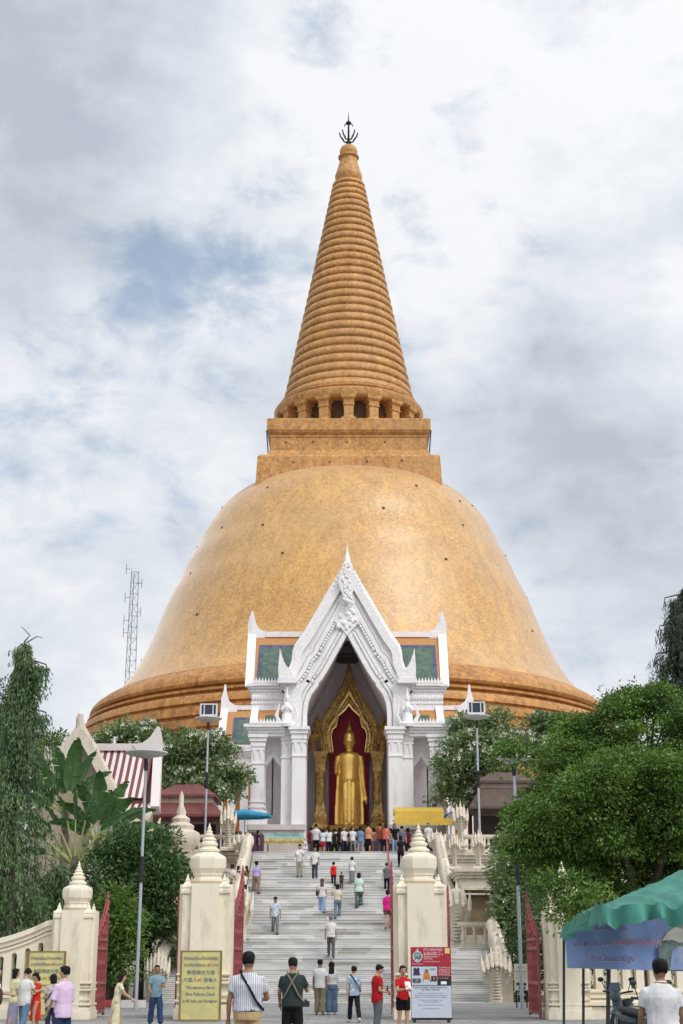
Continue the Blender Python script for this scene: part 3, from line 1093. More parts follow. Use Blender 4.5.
# ------------------------------------------------------------------ gallery behind the portico on both sides
def gallery(s_, label):
    G = thing('gallery_wing', label, 'gallery', (0, 0, 0))
    Yg = 112.0
    ug = lambda du, v, Y=Yg: (s_*P(U0+du, v, Y)[0], P(U0+du, v, Y)[1])
    zE, zR_ = PZ(752, Yg), PZ(709, Yg+3)
    xin, xout = s_*7.0, ug(127, 750)[0]
    b_ = MB()
    x0, x1 = sorted((xin, xout))
    zw = PZ(757, Yg)
    ztop_open = zw-1.2
    # wall with pointed openings towards the terrace
    b_.bb(x0, x1, Yg+.4, Yg+7, ZT, ZT+3.1)
    b_.bb(x0, x1, Yg+1.4, Yg+7, ZT+3.1, zw)
    wall = b_.build('wall', mat('orange_limewash', (0.60, 0.26, 0.075), rough=0.8, var=0.1), G)
    b_ = MB()
    b_.bb(x0, x1, Yg+.36, Yg+.4, ZT, ZT+1.55)
    b_.build('grey_dado', mat('grey_green_render', (0.16, 0.18, 0.15), rough=0.8), G)
    n = 3
    for k in range(n+1):
        xx = x0+(x1-x0)*k/n
        p_ = MB()
        p_.bb(xx-.3, xx+.3, Yg-.05, Yg+.39, ZT, zw)
        p_.build('pier', M_WHITE, G)
    for k in range(n):
        xl, xr = x0+(x1-x0)*k/n+.3, x0+(x1-x0)*(k+1)/n-.3
        xm = (xl+xr)/2
        zt = zw
        zb = zw-1.9
        p_ = MB()
        for (xx) in (xl, xr):
            inn = resample([(xm, zb+1.5), (xm+(xx-xm)*.45, zb+.75), (xx*.999, zb)], 16)
            out_ = resample([(xm, zt), (xx, zt), (xx, zb)], 16)
            p_.strip(inn, out_, Yg, Yg+.35)
        p_.build('arch_spandrel', M_CARVED, G)
    b_ = MB()
    z = zw
    for k, (h, e) in enumerate([(.2, .1), (.2, .25), (.18, .4)]):
        b_.bb(x0-(e if s_ < 0 else 0), x1+(e if s_ > 0 else 0), Yg-.1-e, Yg+6.8, z, z+h)
        z += h
    for k in range(22):
        xx = x0+(x1-x0)*(k+.5)/22
        b_.add([(xx-.14, Yg-.45, z), (xx+.14, Yg-.45, z), (xx, Yg-.4, z+.38), (xx, Yg-.2, z)], [(0, 1, 2), (1, 3, 2), (0, 2, 3), (0, 3, 1)])
    b_.build('cornice', M_CARVED, G)
    YR = Yg+3.2
    zR_ = PZ(709, YR)
    b_ = MB()
    b_.add([(xin, Yg-.1, z-.03), (xout, Yg-.1, z-.03), (xout, YR, zR_), (xin, YR, zR_), (xin, YR+3.3, z), (xout, YR+3.3, z)], [(0, 1, 2, 3), (3, 2, 5, 4), (1, 5, 2), (0, 3, 4), (0, 4, 5, 1)])
    rf = b_.build('roof', M_ORANGE, G, smooth=False)
    for (f0, f1, m, lift, e, nm) in [(.08, .78, M_BLUE, .03, 0, 'blue_tile_border'), (.13, .71, M_GREEN, .06, .35, 'green_tile_field')]:
        pts = []
        xa_, xb_ = s_*(7.3), ug(116, 730)[0]-s_*e
        for f in (f0, f1):
            y = Yg-.1+(YR-Yg+.1)*f
            z_ = z-.03+(zR_-z+.03)*f
            pts += [(xa_, y-lift, z_+lift*.6), (xb_, y-lift, z_+lift*.6)]
        t_ = MB()
        t_.add(pts+[(p[0], p[1]+.02, p[2]-.015) for p in pts], [(0, 1, 3, 2), (4, 6, 7, 5), (0, 4, 5, 1), (2, 3, 7, 6), (0, 2, 6, 4), (1, 5, 7, 3)])
        t_.build(nm, m, rf, smooth=False)
    b_ = MB()
    b_.bb(*sorted((xin, xout)), YR-.2, YR+.2, zR_-.1, zR_+.25)
    b_.build('ridge', M_WHITE, rf)
    b_ = MB()
    c_ = .3
    b_.add([(xout-c_, Yg-.3, z-.1), (xout+c_, Yg-.3, z-.1), (xout+c_, YR, zR_+.3), (xout-c_, YR, zR_+.3), (xout-c_, Yg+.3, z-.1), (xout+c_, Yg+.3, z-.1), (xout+c_, YR+.5, zR_-.2), (xout-c_, YR+.5, zR_-.2)],
           [(0, 1, 2, 3), (4, 7, 6, 5), (0, 4, 5, 1), (3, 2, 6, 7), (0, 3, 7, 4), (1, 5, 6, 2)])
    zq = PZ(685, YR)
    b_.prism([(xout-s_*1.2, zR_+.2), (xout-s_*.75, zR_+.32), (xout-s_*.42, zR_+.55), (xout-s_*.24, zR_+.9), (xout-s_*.13, zR_+1.3), (xout-s_*.05, zq), (xout+s_*.05, zq), (xout+s_*.14, zR_+1.3), (xout+s_*.3, zR_+.8), (xout+s_*.3, zR_-.3), (xout-s_*.9, zR_-.4)], YR-.25, YR+.25)
    b_.build('end_barge_board', M_WHITE, rf)


gallery(-1, 'low gallery with orange wall and green tiled roof, left of the portico')
gallery(1, 'low gallery with green tiled roof mostly hidden by the tree right of the portico')

# ------------------------------------------------------------------ gilded canopy frame and statue
M_GOLD = mat('polished_gold_leaf', (0.80, 0.50, 0.13), rough=0.27, var=0.08, scale=2.0, metal=0.9, bump=0.05, bscale=3)
M_GILT = mat('carved_gilt', (0.50, 0.32, 0.10), rough=0.42, var=0.35, scale=5.0, metal=0.65, bump=1.0, bscale=6.0, col2=(0.16, 0.09, 0.03))
M_GILT2 = mat('bright_gilt_edge', (0.85, 0.60, 0.20), rough=0.32, var=0.1, scale=5.0, metal=0.7)
M_MAROON = mat('maroon_velvet', (0.30, 0.03, 0.05), rough=0.9, var=0.2)
YN = 103.6
U349 = 349.0-U0
nic = thing('gilded_canopy', 'gilded carved pointed canopy frame on two ornate columns inside the hall arch', 'canopy frame', (0, 0, 0))
def nq(du, v, Y=YN):
    return P(U0+U349+du, v, Y)
out_ = [(0, 668), (3, 680), (7, 690), (12, 700), (18, 710), (23, 718), (26.5, 727), (27.5, 735), (26, 744), (24.5, 752)]
inn_ = [(0, 706), (4, 711), (8, 714.5), (10.5, 716.5), (11.5, 721), (12.5, 727), (16, 730), (17.5, 735), (17, 741), (15.5, 752)]
for s_ in (-1, 1):
    A_ = resample([nq(s_*a, c_) for a, c_ in out_], 60)
    B_ = resample([nq(s_*a, c_) for a, c_ in inn_], 60)
    f_ = MB()
    f_.strip(A_, B_, YN, YN+.35)
    for i in range(0, 60):
        for t in (.3, .55, .8):
            x, z = A_[i][0]*(1-t)+B_[i][0]*t, A_[i][1]*(1-t)+B_[i][1]*t
            f_.ball((x, YN-.02, z), .10+.06*rnd.random(), 6, 5)
        d = Vector((A_[i][0]-B_[i][0], A_[i][1]-B_[i][1]))
        d.normalize()
        x, z = A_[i]
        f_.tube([(x, YN+.1, z), (x+d.x*.16, YN+.1, z+d.y*.16+.1), (x+d.x*.18, YN+.1, z+d.y*.18+.28)], [.13, .09, .015], 5)
    f_.build('canopy_arch', M_GILT, nic)
    f_ = MB()
    for t0, t1 in ((.93, 1.0), (.62, .68)):
        a_ = [(a[0]*(1-t0)+c_[0]*t0, a[1]*(1-t0)+c_[1]*t0) for a, c_ in zip(A_, B_)]
        d_ = [(a[0]*(1-t1)+c_[0]*t1, a[1]*(1-t1)+c_[1]*t1) for a, c_ in zip(A_, B_)]
        f_.strip(a_, d_, YN-.14, YN-.01)
    f_.build('gilt_edge', M_GILT2, nic)
    cx = nq(s_*28.5, 780)[0]
    z0_, z1_ = ZT+.3, PZ(752, YN)
    H_ = z1_-z0_
    f_ = MB()
    f_.square([(.62, z0_), (.62, z0_+H_*.08), (.5, z0_+H_*.1), (.56, z0_+H_*.16), (.44, z0_+H_*.19), (.44, z0_+H_*.27), (.60, z0_+H_*.30), (.60, z0_+H_*.33), (.42, z0_+H_*.37), (.5, z0_+H_*.42),
               (.34, z0_+H_*.46), (.27, z0_+H_*.55), (.27, z0_+H_*.80), (.36, z0_+H_*.83), (.30, z0_+H_*.86), (.40, z0_+H_*.93), (.48, z0_+H_*.97), (.50, z0_+H_)], (cx, YN+.2))
    f_.lathe([(.3, z0_+H_*.5), (.36, z0_+H_*.55), (.36, z0_+H_*.8), (.3, z0_+H_*.85)], (cx, YN+.2), 12)
    f_.build('canopy_column', M_GILT, nic, angle=25)
    f_ = MB()
    for k in range(16):
        x = cx+s_*(rnd.random()*1.0-.35)
        z = z1_+rnd.random()*2.3
        f_.tube([(x, YN+.15, z-.3), (x+s_*.1, YN+.05, z+.1), (x+s_*.05, YN+.1, z+.5)], [.2, .17, .02], 6)
    f_.build('flame_bracket', M_GILT, nic)
cu = MB()
pts = [nq(a, c_, YN+.8) for a, c_ in [(0, 700), (12, 716), (19, 730), (20, 752)]]
pts = both([(x-nq(0, 700, YN+.8)[0], z) for x, z in pts])
xc_ = nq(0, 700, YN+.8)[0]
base = [(pts[-1][0], ZT+.3), (pts[0][0], ZT+.3)]
cu.prism([(x+xc_, z) for x, z in pts+base], YN+1.2, YN+1.3)
cur = tag(cu.build('backdrop_curtain', M_MAROON), 'maroon velvet backdrop hanging behind the golden standing statue', 'curtain')

YS = 102.6
sx0 = P(349.3, 780, YS)[0]
def zs(v):
    return PZ(v, YS)
zf = zs(826)
stt = thing('standing_statue', 'golden standing statue in long robe with one palm raised beneath the gilded canopy', 'statue', (sx0, YS, zf))
H = zs(722)-zf
sc = H/104.0      # metres per photo pixel of height
def yy(v):
    return (826-v)*sc
bd = MB()
# torso and robe: stacked elliptical sections (half width, half depth, photo row)
secs = [(10.5, 6.5, 826), (11, 6.5, 815), (10.5, 6.5, 800), (10.2, 6.6, 787), (9.6, 6.2, 779), (9.2, 5.6, 772), (9.8, 5.6, 765), (10.8, 5.8, 758), (11.3, 5.2, 755.5), (9.5, 4.4, 753.6), (4.2, 3.2, 752), (3.1, 3.0, 750), (3.0, 3.0, 747)]
bd.tube([(0, 0, yy(v)) for a, c_, v in secs], [(c_*sc, a*sc) for a, c_, v in secs], 24)
hd = [(2.6, 2.8, 751), (4.2, 4.2, 748), (5.2, 5.0, 744), (5.6, 5.4, 740), (5.7, 5.6, 737), (5.3, 5.3, 734.5), (4.2, 4.4, 732.8), (2.8, 3.0, 731.3), (2.5, 2.5, 730), (2.2, 2.2, 728.3), (1.2, 1.2, 726.5), (.8, .8, 724.5), (.25, .25, 721)]
bd.tube([(0, 0, yy(v)) for a, c_, v in hd], [(c_*sc, a*sc) for a, c_, v in hd], 20)
bd.tube([(0, -5.2*sc, yy(741.5)), (0, -6.1*sc, yy(743.8)), (0, -5.4*sc, yy(744.6))], [.25*sc, .75*sc, .5*sc], 8)
bd.ball((0, -4.9*sc, yy(746.5)), (1.5*sc, .7*sc, .45*sc))
for s_ in (-1, 1):
    bd.ball((s_*5.6*sc, 0, yy(742.5)), (.55*sc, 1.0*sc, 3.0*sc))
    bd.ball((s_*2.2*sc, -4.9*sc, yy(741.2)), (1.3*sc, .6*sc, .5*sc))
# arms
bd.tube([(11*sc, 0, yy(756.5)), (12.6*sc, .3*sc, yy(766)), (13.2*sc, .2*sc, yy(776)), (14.6*sc, -.6*sc, yy(788)), (16.2*sc, -1.0*sc, yy(796))], [3.1*sc, 2.9*sc, 2.5*sc, 2.0*sc, 1.5*sc], 12)
bd.tube([(16.2*sc, -1.0*sc, yy(795)), (16.8*sc, -1.2*sc, yy(799)), (16.9*sc, -1.3*sc, yy(803))], [(1.0*sc, 1.6*sc), (1.0*sc, 1.7*sc), (.8*sc, 1.4*sc)], 8)
for k in range(4):
    bd.tube([(15.9*sc+k*.62*sc, -1.3*sc, yy(802)), (16.0*sc+k*.6*sc, -1.5*sc, yy(805.5+(1 if k in (1, 2) else 0)))], [.42*sc, .28*sc], 6)
bd.tube([(15.4*sc, -1.6*sc, yy(798.5)), (14.8*sc, -2.2*sc, yy(801))], [.5*sc, .32*sc], 6)
bd.tube([(-11*sc, 0, yy(756.5)), (-12.6*sc, .2*sc, yy(765)), (-13.0*sc, 0, yy(773.5))], [3.1*sc, 2.9*sc, 2.5*sc], 12)
bd.tube([(-13.0*sc, 0, yy(774)), (-13.2*sc, -3.6*sc, yy(773)), (-13.0*sc, -6.2*sc, yy(769))], [2.4*sc, 2.1*sc, 1.5*sc], 12)
bd.tube([(-13.0*sc, -6.2*sc, yy(769.5)), (-12.9*sc, -6.9*sc, yy(766)), (-12.9*sc, -7.1*sc, yy(763.5))], [(.8*sc, 1.4*sc), (.8*sc, 1.7*sc), (.7*sc, 1.6*sc)], 8)
for k in range(4):
    bd.tube([(-14.2*sc+k*.85*sc, -7.1*sc, yy(764)), (-14.3*sc+k*.9*sc, -7.2*sc, yy(759.5-(1 if k in (1, 2) else 0)))], [.45*sc, .3*sc], 6)
bd.tube([(-11.9*sc, -6.7*sc, yy(767)), (-10.9*sc, -7.0*sc, yy(764.5))], [.5*sc, .32*sc], 6)
# robe wings flaring behind the legs to both sides
for s_ in (-1, 1):
    wing = [(s_*8*sc, yy(760)), (s_*12.5*sc, yy(774)), (s_*13.6*sc, yy(790)), (s_*14.6*sc, yy(808)), (s_*15.0*sc, yy(825)), (s_*6*sc, yy(826))]
    bd.prism(wing, -1.0*sc, 1.6*sc)
# legs under the cloth, central pleat, feet
for s_ in (-1, 1):
    bd.tube([(s_*4.2*sc, -3.5*sc, yy(784)), (s_*4.2*sc, -4.6*sc, yy(800)), (s_*3.9*sc, -4.4*sc, yy(822))], [3.6*sc, 3.1*sc, 2.4*sc], 12)
    bd.tube([(s_*3.9*sc, -3*sc, yy(824.6)), (s_*4.3*sc, -7.5*sc, yy(825.2))], [(1.5*sc, 1.7*sc), (.8*sc, 1.9*sc)], 10)
bd.bb(-1.5*sc, 1.5*sc, -7.3*sc, -5.6*sc, yy(824), yy(782))
body = bd.build('robed_figure', M_GOLD, stt)
rm = body.modifiers.new('r', 'REMESH')
rm.mode = 'VOXEL'
rm.voxel_size = 0.06
smm = body.modifiers.new('s', 'SMOOTH')
smm.iterations = 3
# sash and pleat edges stand out from the robe
sh = MB()
sh.tube([(10.4*sc*math.sin(a), -6.7*sc*math.cos(a), yy(780.5)) for a in [R(d) for d in range(-80, 81, 10)]], .75*sc, 6)
for dx in (-1.7, 1.7, -6.3, 6.3):
    sh.tube([(dx*sc, (-7.1 if abs(dx) < 3 else -5.9)*sc, yy(783)), (dx*sc, (-7.2 if abs(dx) < 3 else -6.3)*sc, yy(824))], .42*sc, 6)
sh.build('sash', M_GOLD, stt)
pd = MB()
pd.lathe([(1.9, ZT+.3-zf), (1.9, ZT+.8-zf), (1.5, ZT+1.0-zf), (1.45, -.55), (1.75, -.4), (1.8, -.2), (1.5, -.02), (.2, 0)], seg=24)
pd.build('lotus_pedestal', M_GILT, stt)
# ------------------------------------------------------------------ ground
def sheet(name, x0, x1, y0, y1, z, m, lab=None):
    b_ = MB()
    b_.add([(x0, y0, z), (x1, y0, z), (x1, y1, z), (x0, y1, z)], [(0, 1, 2, 3)])
    o = b_.build(name, m, smooth=False)
    return tag(o, kind='structure')


def paving_mat(name, c1, c2, mortar, sc, bw=0.5, rh=0.25, rough=0.75):
    m = bpy.data.materials.new(name)
    m.use_nodes = True
    g = NT(m.node_tree)
    o = g.n('ShaderNodeOutputMaterial')
    b = g.n('ShaderNodeBsdfPrincipled', i_Roughness=rough)
    g.l(b.outputs[0], o.inputs[0])
    t = g.n('ShaderNodeTexCoord')
    br = g.n('ShaderNodeTexBrick')
    br.inputs['Scale'].default_value = sc
    br.inputs['Color1'].default_value = tuple(c1)+(1,)
    br.inputs['Color2'].default_value = tuple(c2)+(1,)
    br.inputs['Mortar'].default_value = tuple(mortar)+(1,)
    br.inputs['Mortar Size'].default_value = 0.012
    br.inputs['Brick Width'].default_value = bw
    br.inputs['Row Height'].default_value = rh
    g.l(t.outputs['Object'], br.inputs['Vector'])
    n = g.n('ShaderNodeTexNoise', i_Scale=0.7, i_Detail=6.0)
    g.l(t.outputs['Object'], n.inputs['Vector'])
    r = g.n('ShaderNodeMapRange', i_1=0.3, i_2=0.7, i_3=0.7, i_4=1.15)
    g.l(n.outputs['Fac'], r.inputs[0])
    mu = g.n('ShaderNodeVectorMath', operation='SCALE')
    g.l(br.outputs['Color'], mu.inputs[0])
    g.l(r.outputs[0], mu.inputs['Scale'])
    g.l(mu.outputs[0], b.inputs['Base Color'])
    return m


M_LAWN = mat('lawn_earth', (0.055, 0.075, 0.03), rough=0.95, var=0.3, scale=1.5)
sheet('ground', -3000, 3000, -800, 4000, -0.02, mat('pale_earth', (0.17, 0.155, 0.12), rough=0.95, var=0.2, scale=0.3))
sheet('road', -200, 200, -14, 20, -0.012, mat('asphalt', (0.055, 0.055, 0.057), rough=0.9, var=0.2, scale=2, bump=0.3, bscale=40))
sheet('pavement', -200, 200, 20.3, 63.2, 0.0, paving_mat('grey_paving', (0.32, 0.315, 0.30), (0.235, 0.235, 0.23), (0.11, 0.11, 0.105), 1.0, 0.6, 0.3))
b = MB()
b.bb(-200, 200, 20, 20.3, -0.1, 0.1)
tag(b.build('kerb', mat('kerb_concrete', (0.36, 0.36, 0.35), rough=0.85), smooth=False), kind='structure')
for i, (x0, x1) in enumerate([(-40, -9.0), (7.6, 40)]):
    sheet('garden_bed', x0, x1, 60.4, 88, 0.012, M_LAWN)
# red and white kerb before the garden
M_KRED = mat('kerb_red_paint', (0.40, 0.05, 0.05), rough=0.7, var=0.2, scale=5)
M_KWHITE = mat('kerb_white_paint', (0.66, 0.64, 0.62), rough=0.7, var=0.1, scale=5)
b = MB()
x = -22.0
k = 0
while x < -8.6:
    b.bb(x, x+.98, 60.1, 60.36, 0, 0.28, mi=k % 2)
    x += 1.0
    k += 1
tag(b.build('garden_kerb', [M_KRED, M_KWHITE], smooth=False), 'red and white painted kerb in front of the clipped garden hedge', 'kerb')

# ------------------------------------------------------------------ grand staircase
def stair_mat():
    m = bpy.data.materials.new('stair_marble')
    m.use_nodes = True
    g = NT(m.node_tree)
    o = g.n('ShaderNodeOutputMaterial')
    b = g.n('ShaderNodeBsdfPrincipled', i_Roughness=0.55)
    g.l(b.outputs[0], o.inputs[0])
    t = g.n('ShaderNodeTexCoord')
    sp = g.n('ShaderNodeSeparateXYZ')
    g.l(t.outputs['Object'], sp.inputs[0])
    cell = g.n('ShaderNodeMath', operation='DIVIDE')
    g.l(sp.outputs['Z'], cell.inputs[0])
    cell.inputs[1].default_value = RISE
    fl_ = g.n('ShaderNodeMath', operation='FLOOR')
    g.l(cell.outputs[0], fl_.inputs[0])
    wn0 = g.n('ShaderNodeTexWhiteNoise', noise_dimensions='1D')
    g.l(fl_.outputs[0], wn0.inputs['W'])
    # every riser is cut into slabs of its own lengths
    xs = g.n('ShaderNodeMath', operation='MULTIPLY_ADD')
    g.l(wn0.outputs['Value'], xs.inputs[0])
    xs.inputs[1].default_value = 9.0
    g.l(sp.outputs['X'], xs.inputs[2])
    xd = g.n('ShaderNodeMath', operation='DIVIDE')
    g.l(xs.outputs[0], xd.inputs[0])
    xd.inputs[1].default_value = 1.35
    xf = g.n('ShaderNodeMath', operation='FLOOR')
    g.l(xd.outputs[0], xf.inputs[0])
    cb = g.n('ShaderNodeCombineXYZ')
    g.l(xf.outputs[0], cb.inputs[0])
    g.l(fl_.outputs[0], cb.inputs[1])
    wn = g.n('ShaderNodeTexWhiteNoise', noise_dimensions='3D')
    g.l(cb.outputs[0], wn.inputs['Vector'])
    cr = g.n('ShaderNodeValToRGB')
    cr.color_ramp.interpolation = 'LINEAR'
    e = cr.color_ramp.elements
    e[0].position, e[0].color = 0, (0.50, 0.48, 0.44, 1)
    e[1].position, e[1].color = 1, (0.84, 0.82, 0.785, 1)
    for ps, c in ((.2, (.63, .62, .585, 1)), (.5, (.76, .745, .71, 1)), (.8, (.70, .69, .675, 1))):
        q_ = e.new(ps)
        q_.color = c
    g.l(wn.outputs['Value'], cr.inputs[0])
    mp_ = g.n('ShaderNodeMapping')
    mp_.inputs['Scale'].default_value = (0.45, 0.45, 4.5)
    g.l(t.outputs['Object'], mp_.inputs[0])
    n = g.n('ShaderNodeTexNoise', i_Scale=2.2, i_Detail=7.0, i_Roughness=0.65)
    g.l(mp_.outputs[0], n.inputs['Vector'])
    r = g.n('ShaderNodeMapRange', i_1=0.33, i_2=0.68, i_3=0.74, i_4=1.06)
    g.l(n.outputs['Fac'], r.inputs[0])
    # nosing shadow painted into the colour at the foot of each riser
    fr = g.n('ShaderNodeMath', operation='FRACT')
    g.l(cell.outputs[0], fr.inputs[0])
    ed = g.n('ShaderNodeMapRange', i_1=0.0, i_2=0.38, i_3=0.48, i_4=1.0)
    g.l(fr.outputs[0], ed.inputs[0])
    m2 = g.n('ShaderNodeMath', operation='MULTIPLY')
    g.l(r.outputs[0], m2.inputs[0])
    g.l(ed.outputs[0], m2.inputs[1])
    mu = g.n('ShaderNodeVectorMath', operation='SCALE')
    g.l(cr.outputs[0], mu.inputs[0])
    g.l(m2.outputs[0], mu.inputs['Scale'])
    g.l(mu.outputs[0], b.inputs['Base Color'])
    return m


N1, N2 = 15, 36
RISE = ZT/(N1+N2)
Y1, TR1 = 63.0, 0.40
Y2, TR2 = 72.0, 0.36
LAND = {12: 1.5, 24: 1.54}
steps = []            # (front y, z below, z above)
y = Y1
for k in range(N1):
    steps.append((y, RISE*k, RISE*(k+1)))
    y += TR1
y = Y2
for k in range(N2):
    y += LAND.get(k, 0)
    steps.append((y, RISE*(N1+k), RISE*(N1+k+1)))
    y += TR2
YTOP = steps[-1][0]


def stair_z(Y):
    z = 0.0
    for (ys_, za, zb) in steps:
        if Y >= ys_:
            z = zb
    return z


def on_stairs(u, v):
    """point of the staircase seen at a photo pixel (feet)"""
    best = None
    Y = 62.0
    while Y < 96:
        d = abs(PZ(v, Y)-stair_z(Y))
        if best is None or d < best[0]:
            best = (d, Y)
        Y += 0.02
    Y = best[1]
    return (PX(u, v, Y), Y, stair_z(Y))


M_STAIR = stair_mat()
XL1, XR1, XL2, XR2 = -8.0, 6.45, -5.6, 5.15
stair = thing('grand_staircase', 'wide grey white marble staircase climbing from the courtyard to the portico', 'staircase', (0, 0, 0))
def flight(name, st_, x0, x1, yback, zback):
    b_ = MB()
    pts = []
    for (ys_, za, zb) in st_:
        # slight rounded nosing overhang
        pts += [(ys_, za), (ys_, zb-.035), (ys_-.03, zb-.03), (ys_-.03, zb)]
    pts += [(yback, st_[-1][2]), (yback, zback), (st_[0][0], zback)]
    # remove duplicate first point
    b_.xprism(pts, x0, x1)
    return b_.build(name, M_STAIR, stair, smooth=False)
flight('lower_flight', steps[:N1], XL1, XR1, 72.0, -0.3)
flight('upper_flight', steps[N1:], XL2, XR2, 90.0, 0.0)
b = MB()
b.bb(XL1-2, XR1+1.6, 62.0, 62.96, -0.05, 0.13)
b.build('bottom_step', mat('grey_granite', (0.40, 0.40, 0.39), rough=0.7, var=0.15, scale=2), stair, smooth=False)
M_RED = mat('oxblood_gate_paint', (0.30, 0.055, 0.058), rough=0.45, var=0.25, scale=4, stain=(0.30, 0.10, 0.09), stain_amt=0.4)
# red handrail up the right-hand side of the upper flight
rl = thing('handrail', 'thin red metal handrail running up the right side of the marble staircase', 'handrail', (0, 0, 0))
pts = []
for k in range(0, 25):
    Yk = 72.2+(YTOP-72.2)*k/24
    xk = 2.35
    zk = RISE*N1+(Yk-72)*(ZT-RISE*N1)/(YTOP-72)
    pts.append((xk, Yk, zk+.95))
b = MB()
b.tube(pts, 0.035, 6)
b.build('rail', M_RED, rl)
for k in range(0, 25, 4):
    p = MB()
    x_, y_, z_ = pts[k]
    p.tube([(x_, y_, stair_z(y_)-.02), (x_, y_, z_)], 0.03, 6)
    p.build('post', M_RED, rl)

# ------------------------------------------------------------------ terrace and its balustrades
M_CREAM = mat('cream_limewash', (0.70, 0.60, 0.44), rough=0.75, var=0.06, scale=1.0, bump=0.2, bscale=9, stain=(0.34, 0.28, 0.19), stain_amt=0.45, spec=0.3)
M_STUCCO = mat('weathered_stucco', (0.64, 0.57, 0.46), rough=0.8, var=0.12, scale=2.5, bump=0.7, bscale=8, stain=(0.27, 0.22, 0.17), stain_amt=0.65, stain_scale=(1.2, 1.2, .35), spec=0.25)
b = MB()
b.bb(-42, 42, 88.2, 250, -0.5, ZT)
tag(b.build('terrace', M_MARBLE_PINK, smooth=False), kind='structure')
BAL = None
def balustrade(name, label, x0, x1, y, z, h=1.0, sp=0.5, n_max=95, parent_rot=0.0):
    global BAL
    t = thing(name, label, 'balustrade', (x0, y, z), parent_rot)
    L = x1-x0
    for nm, (za, zb, d) in {'bottom_rail': (0, .18, .34), 'top_rail': (h-.17, h, .40)}.items():
        b_ = MB()
        b_.bb(0, L, -d/2, d/2, za, zb)
        if nm == 'top_rail':
            b_.bb(0, L, -d/2+.05, d/2-.05, za-.07, za)
        b_.build(nm, M_STUCCO, t, smooth=False)
    n = min(n_max, max(2, int(L/sp)))
    hh = h-.17-.18-.07
    for k in range(n):
        xx = L*(k+.5)/n
        if BAL is None or abs(BAL[1]-hh) > .01:
            b_ = MB()
            b_.lathe([(.11, .18), (.11, .18+hh*.08), (.07, .18+hh*.12), (.13, .18+hh*.35), (.12, .18+hh*.45), (.06, .18+hh*.75), (.06, .18+hh*.82), (.10, .18+hh*.9), (.11, .18+hh)], seg=10)
            o = b_.build('baluster', M_STUCCO, t)
            BAL = (o, hh)
        else:
            o = BAL[0].copy()
            COL.objects.link(o)
            o.parent = t
        o.location = (xx, 0, 0)
    return t
balustrade('balustrade', 'weathered white terrace balustrade right of the top of the staircase', 5.75, 24.0, 88.5, ZT, 1.05)
balustrade('balustrade', 'weathered white terrace balustrade left of the top of the staircase', -27.0, -6.15, 88.5, ZT, 1.05)
balustrade('balustrade', 'short stucco balustrade at the head of the side steps behind the red notice board', XR2+.15, 6.9, 71.6, RISE*N1, PZ(922, 71.6)-RISE*N1, .42)
# terrace front wall mouldings
for x0, x1, lab in [(5.6, 30, 'stucco retaining wall with mouldings below the terrace, right of the stairs'), (-30, -6.0, 'stucco retaining wall with mouldings below the terrace, left of the stairs')]:
    b = MB()
    b.bb(x0, x1, 87.9, 88.19, -.2, ZT-.3)
    for k, (dz, h, e) in enumerate([(.0, .22, .3), (.22, .2, .2), (.42, .16, .1), (1.6, .25, .12), (2.2, .12, .06), (4.5, .2, .1)]):
        b.bb(x0, x1, 87.9-e, 88.19, ZT-dz-h, ZT-dz-.004)
    tag(b.build('retaining_wall', M_STUCCO, smooth=False), lab, 'wall')

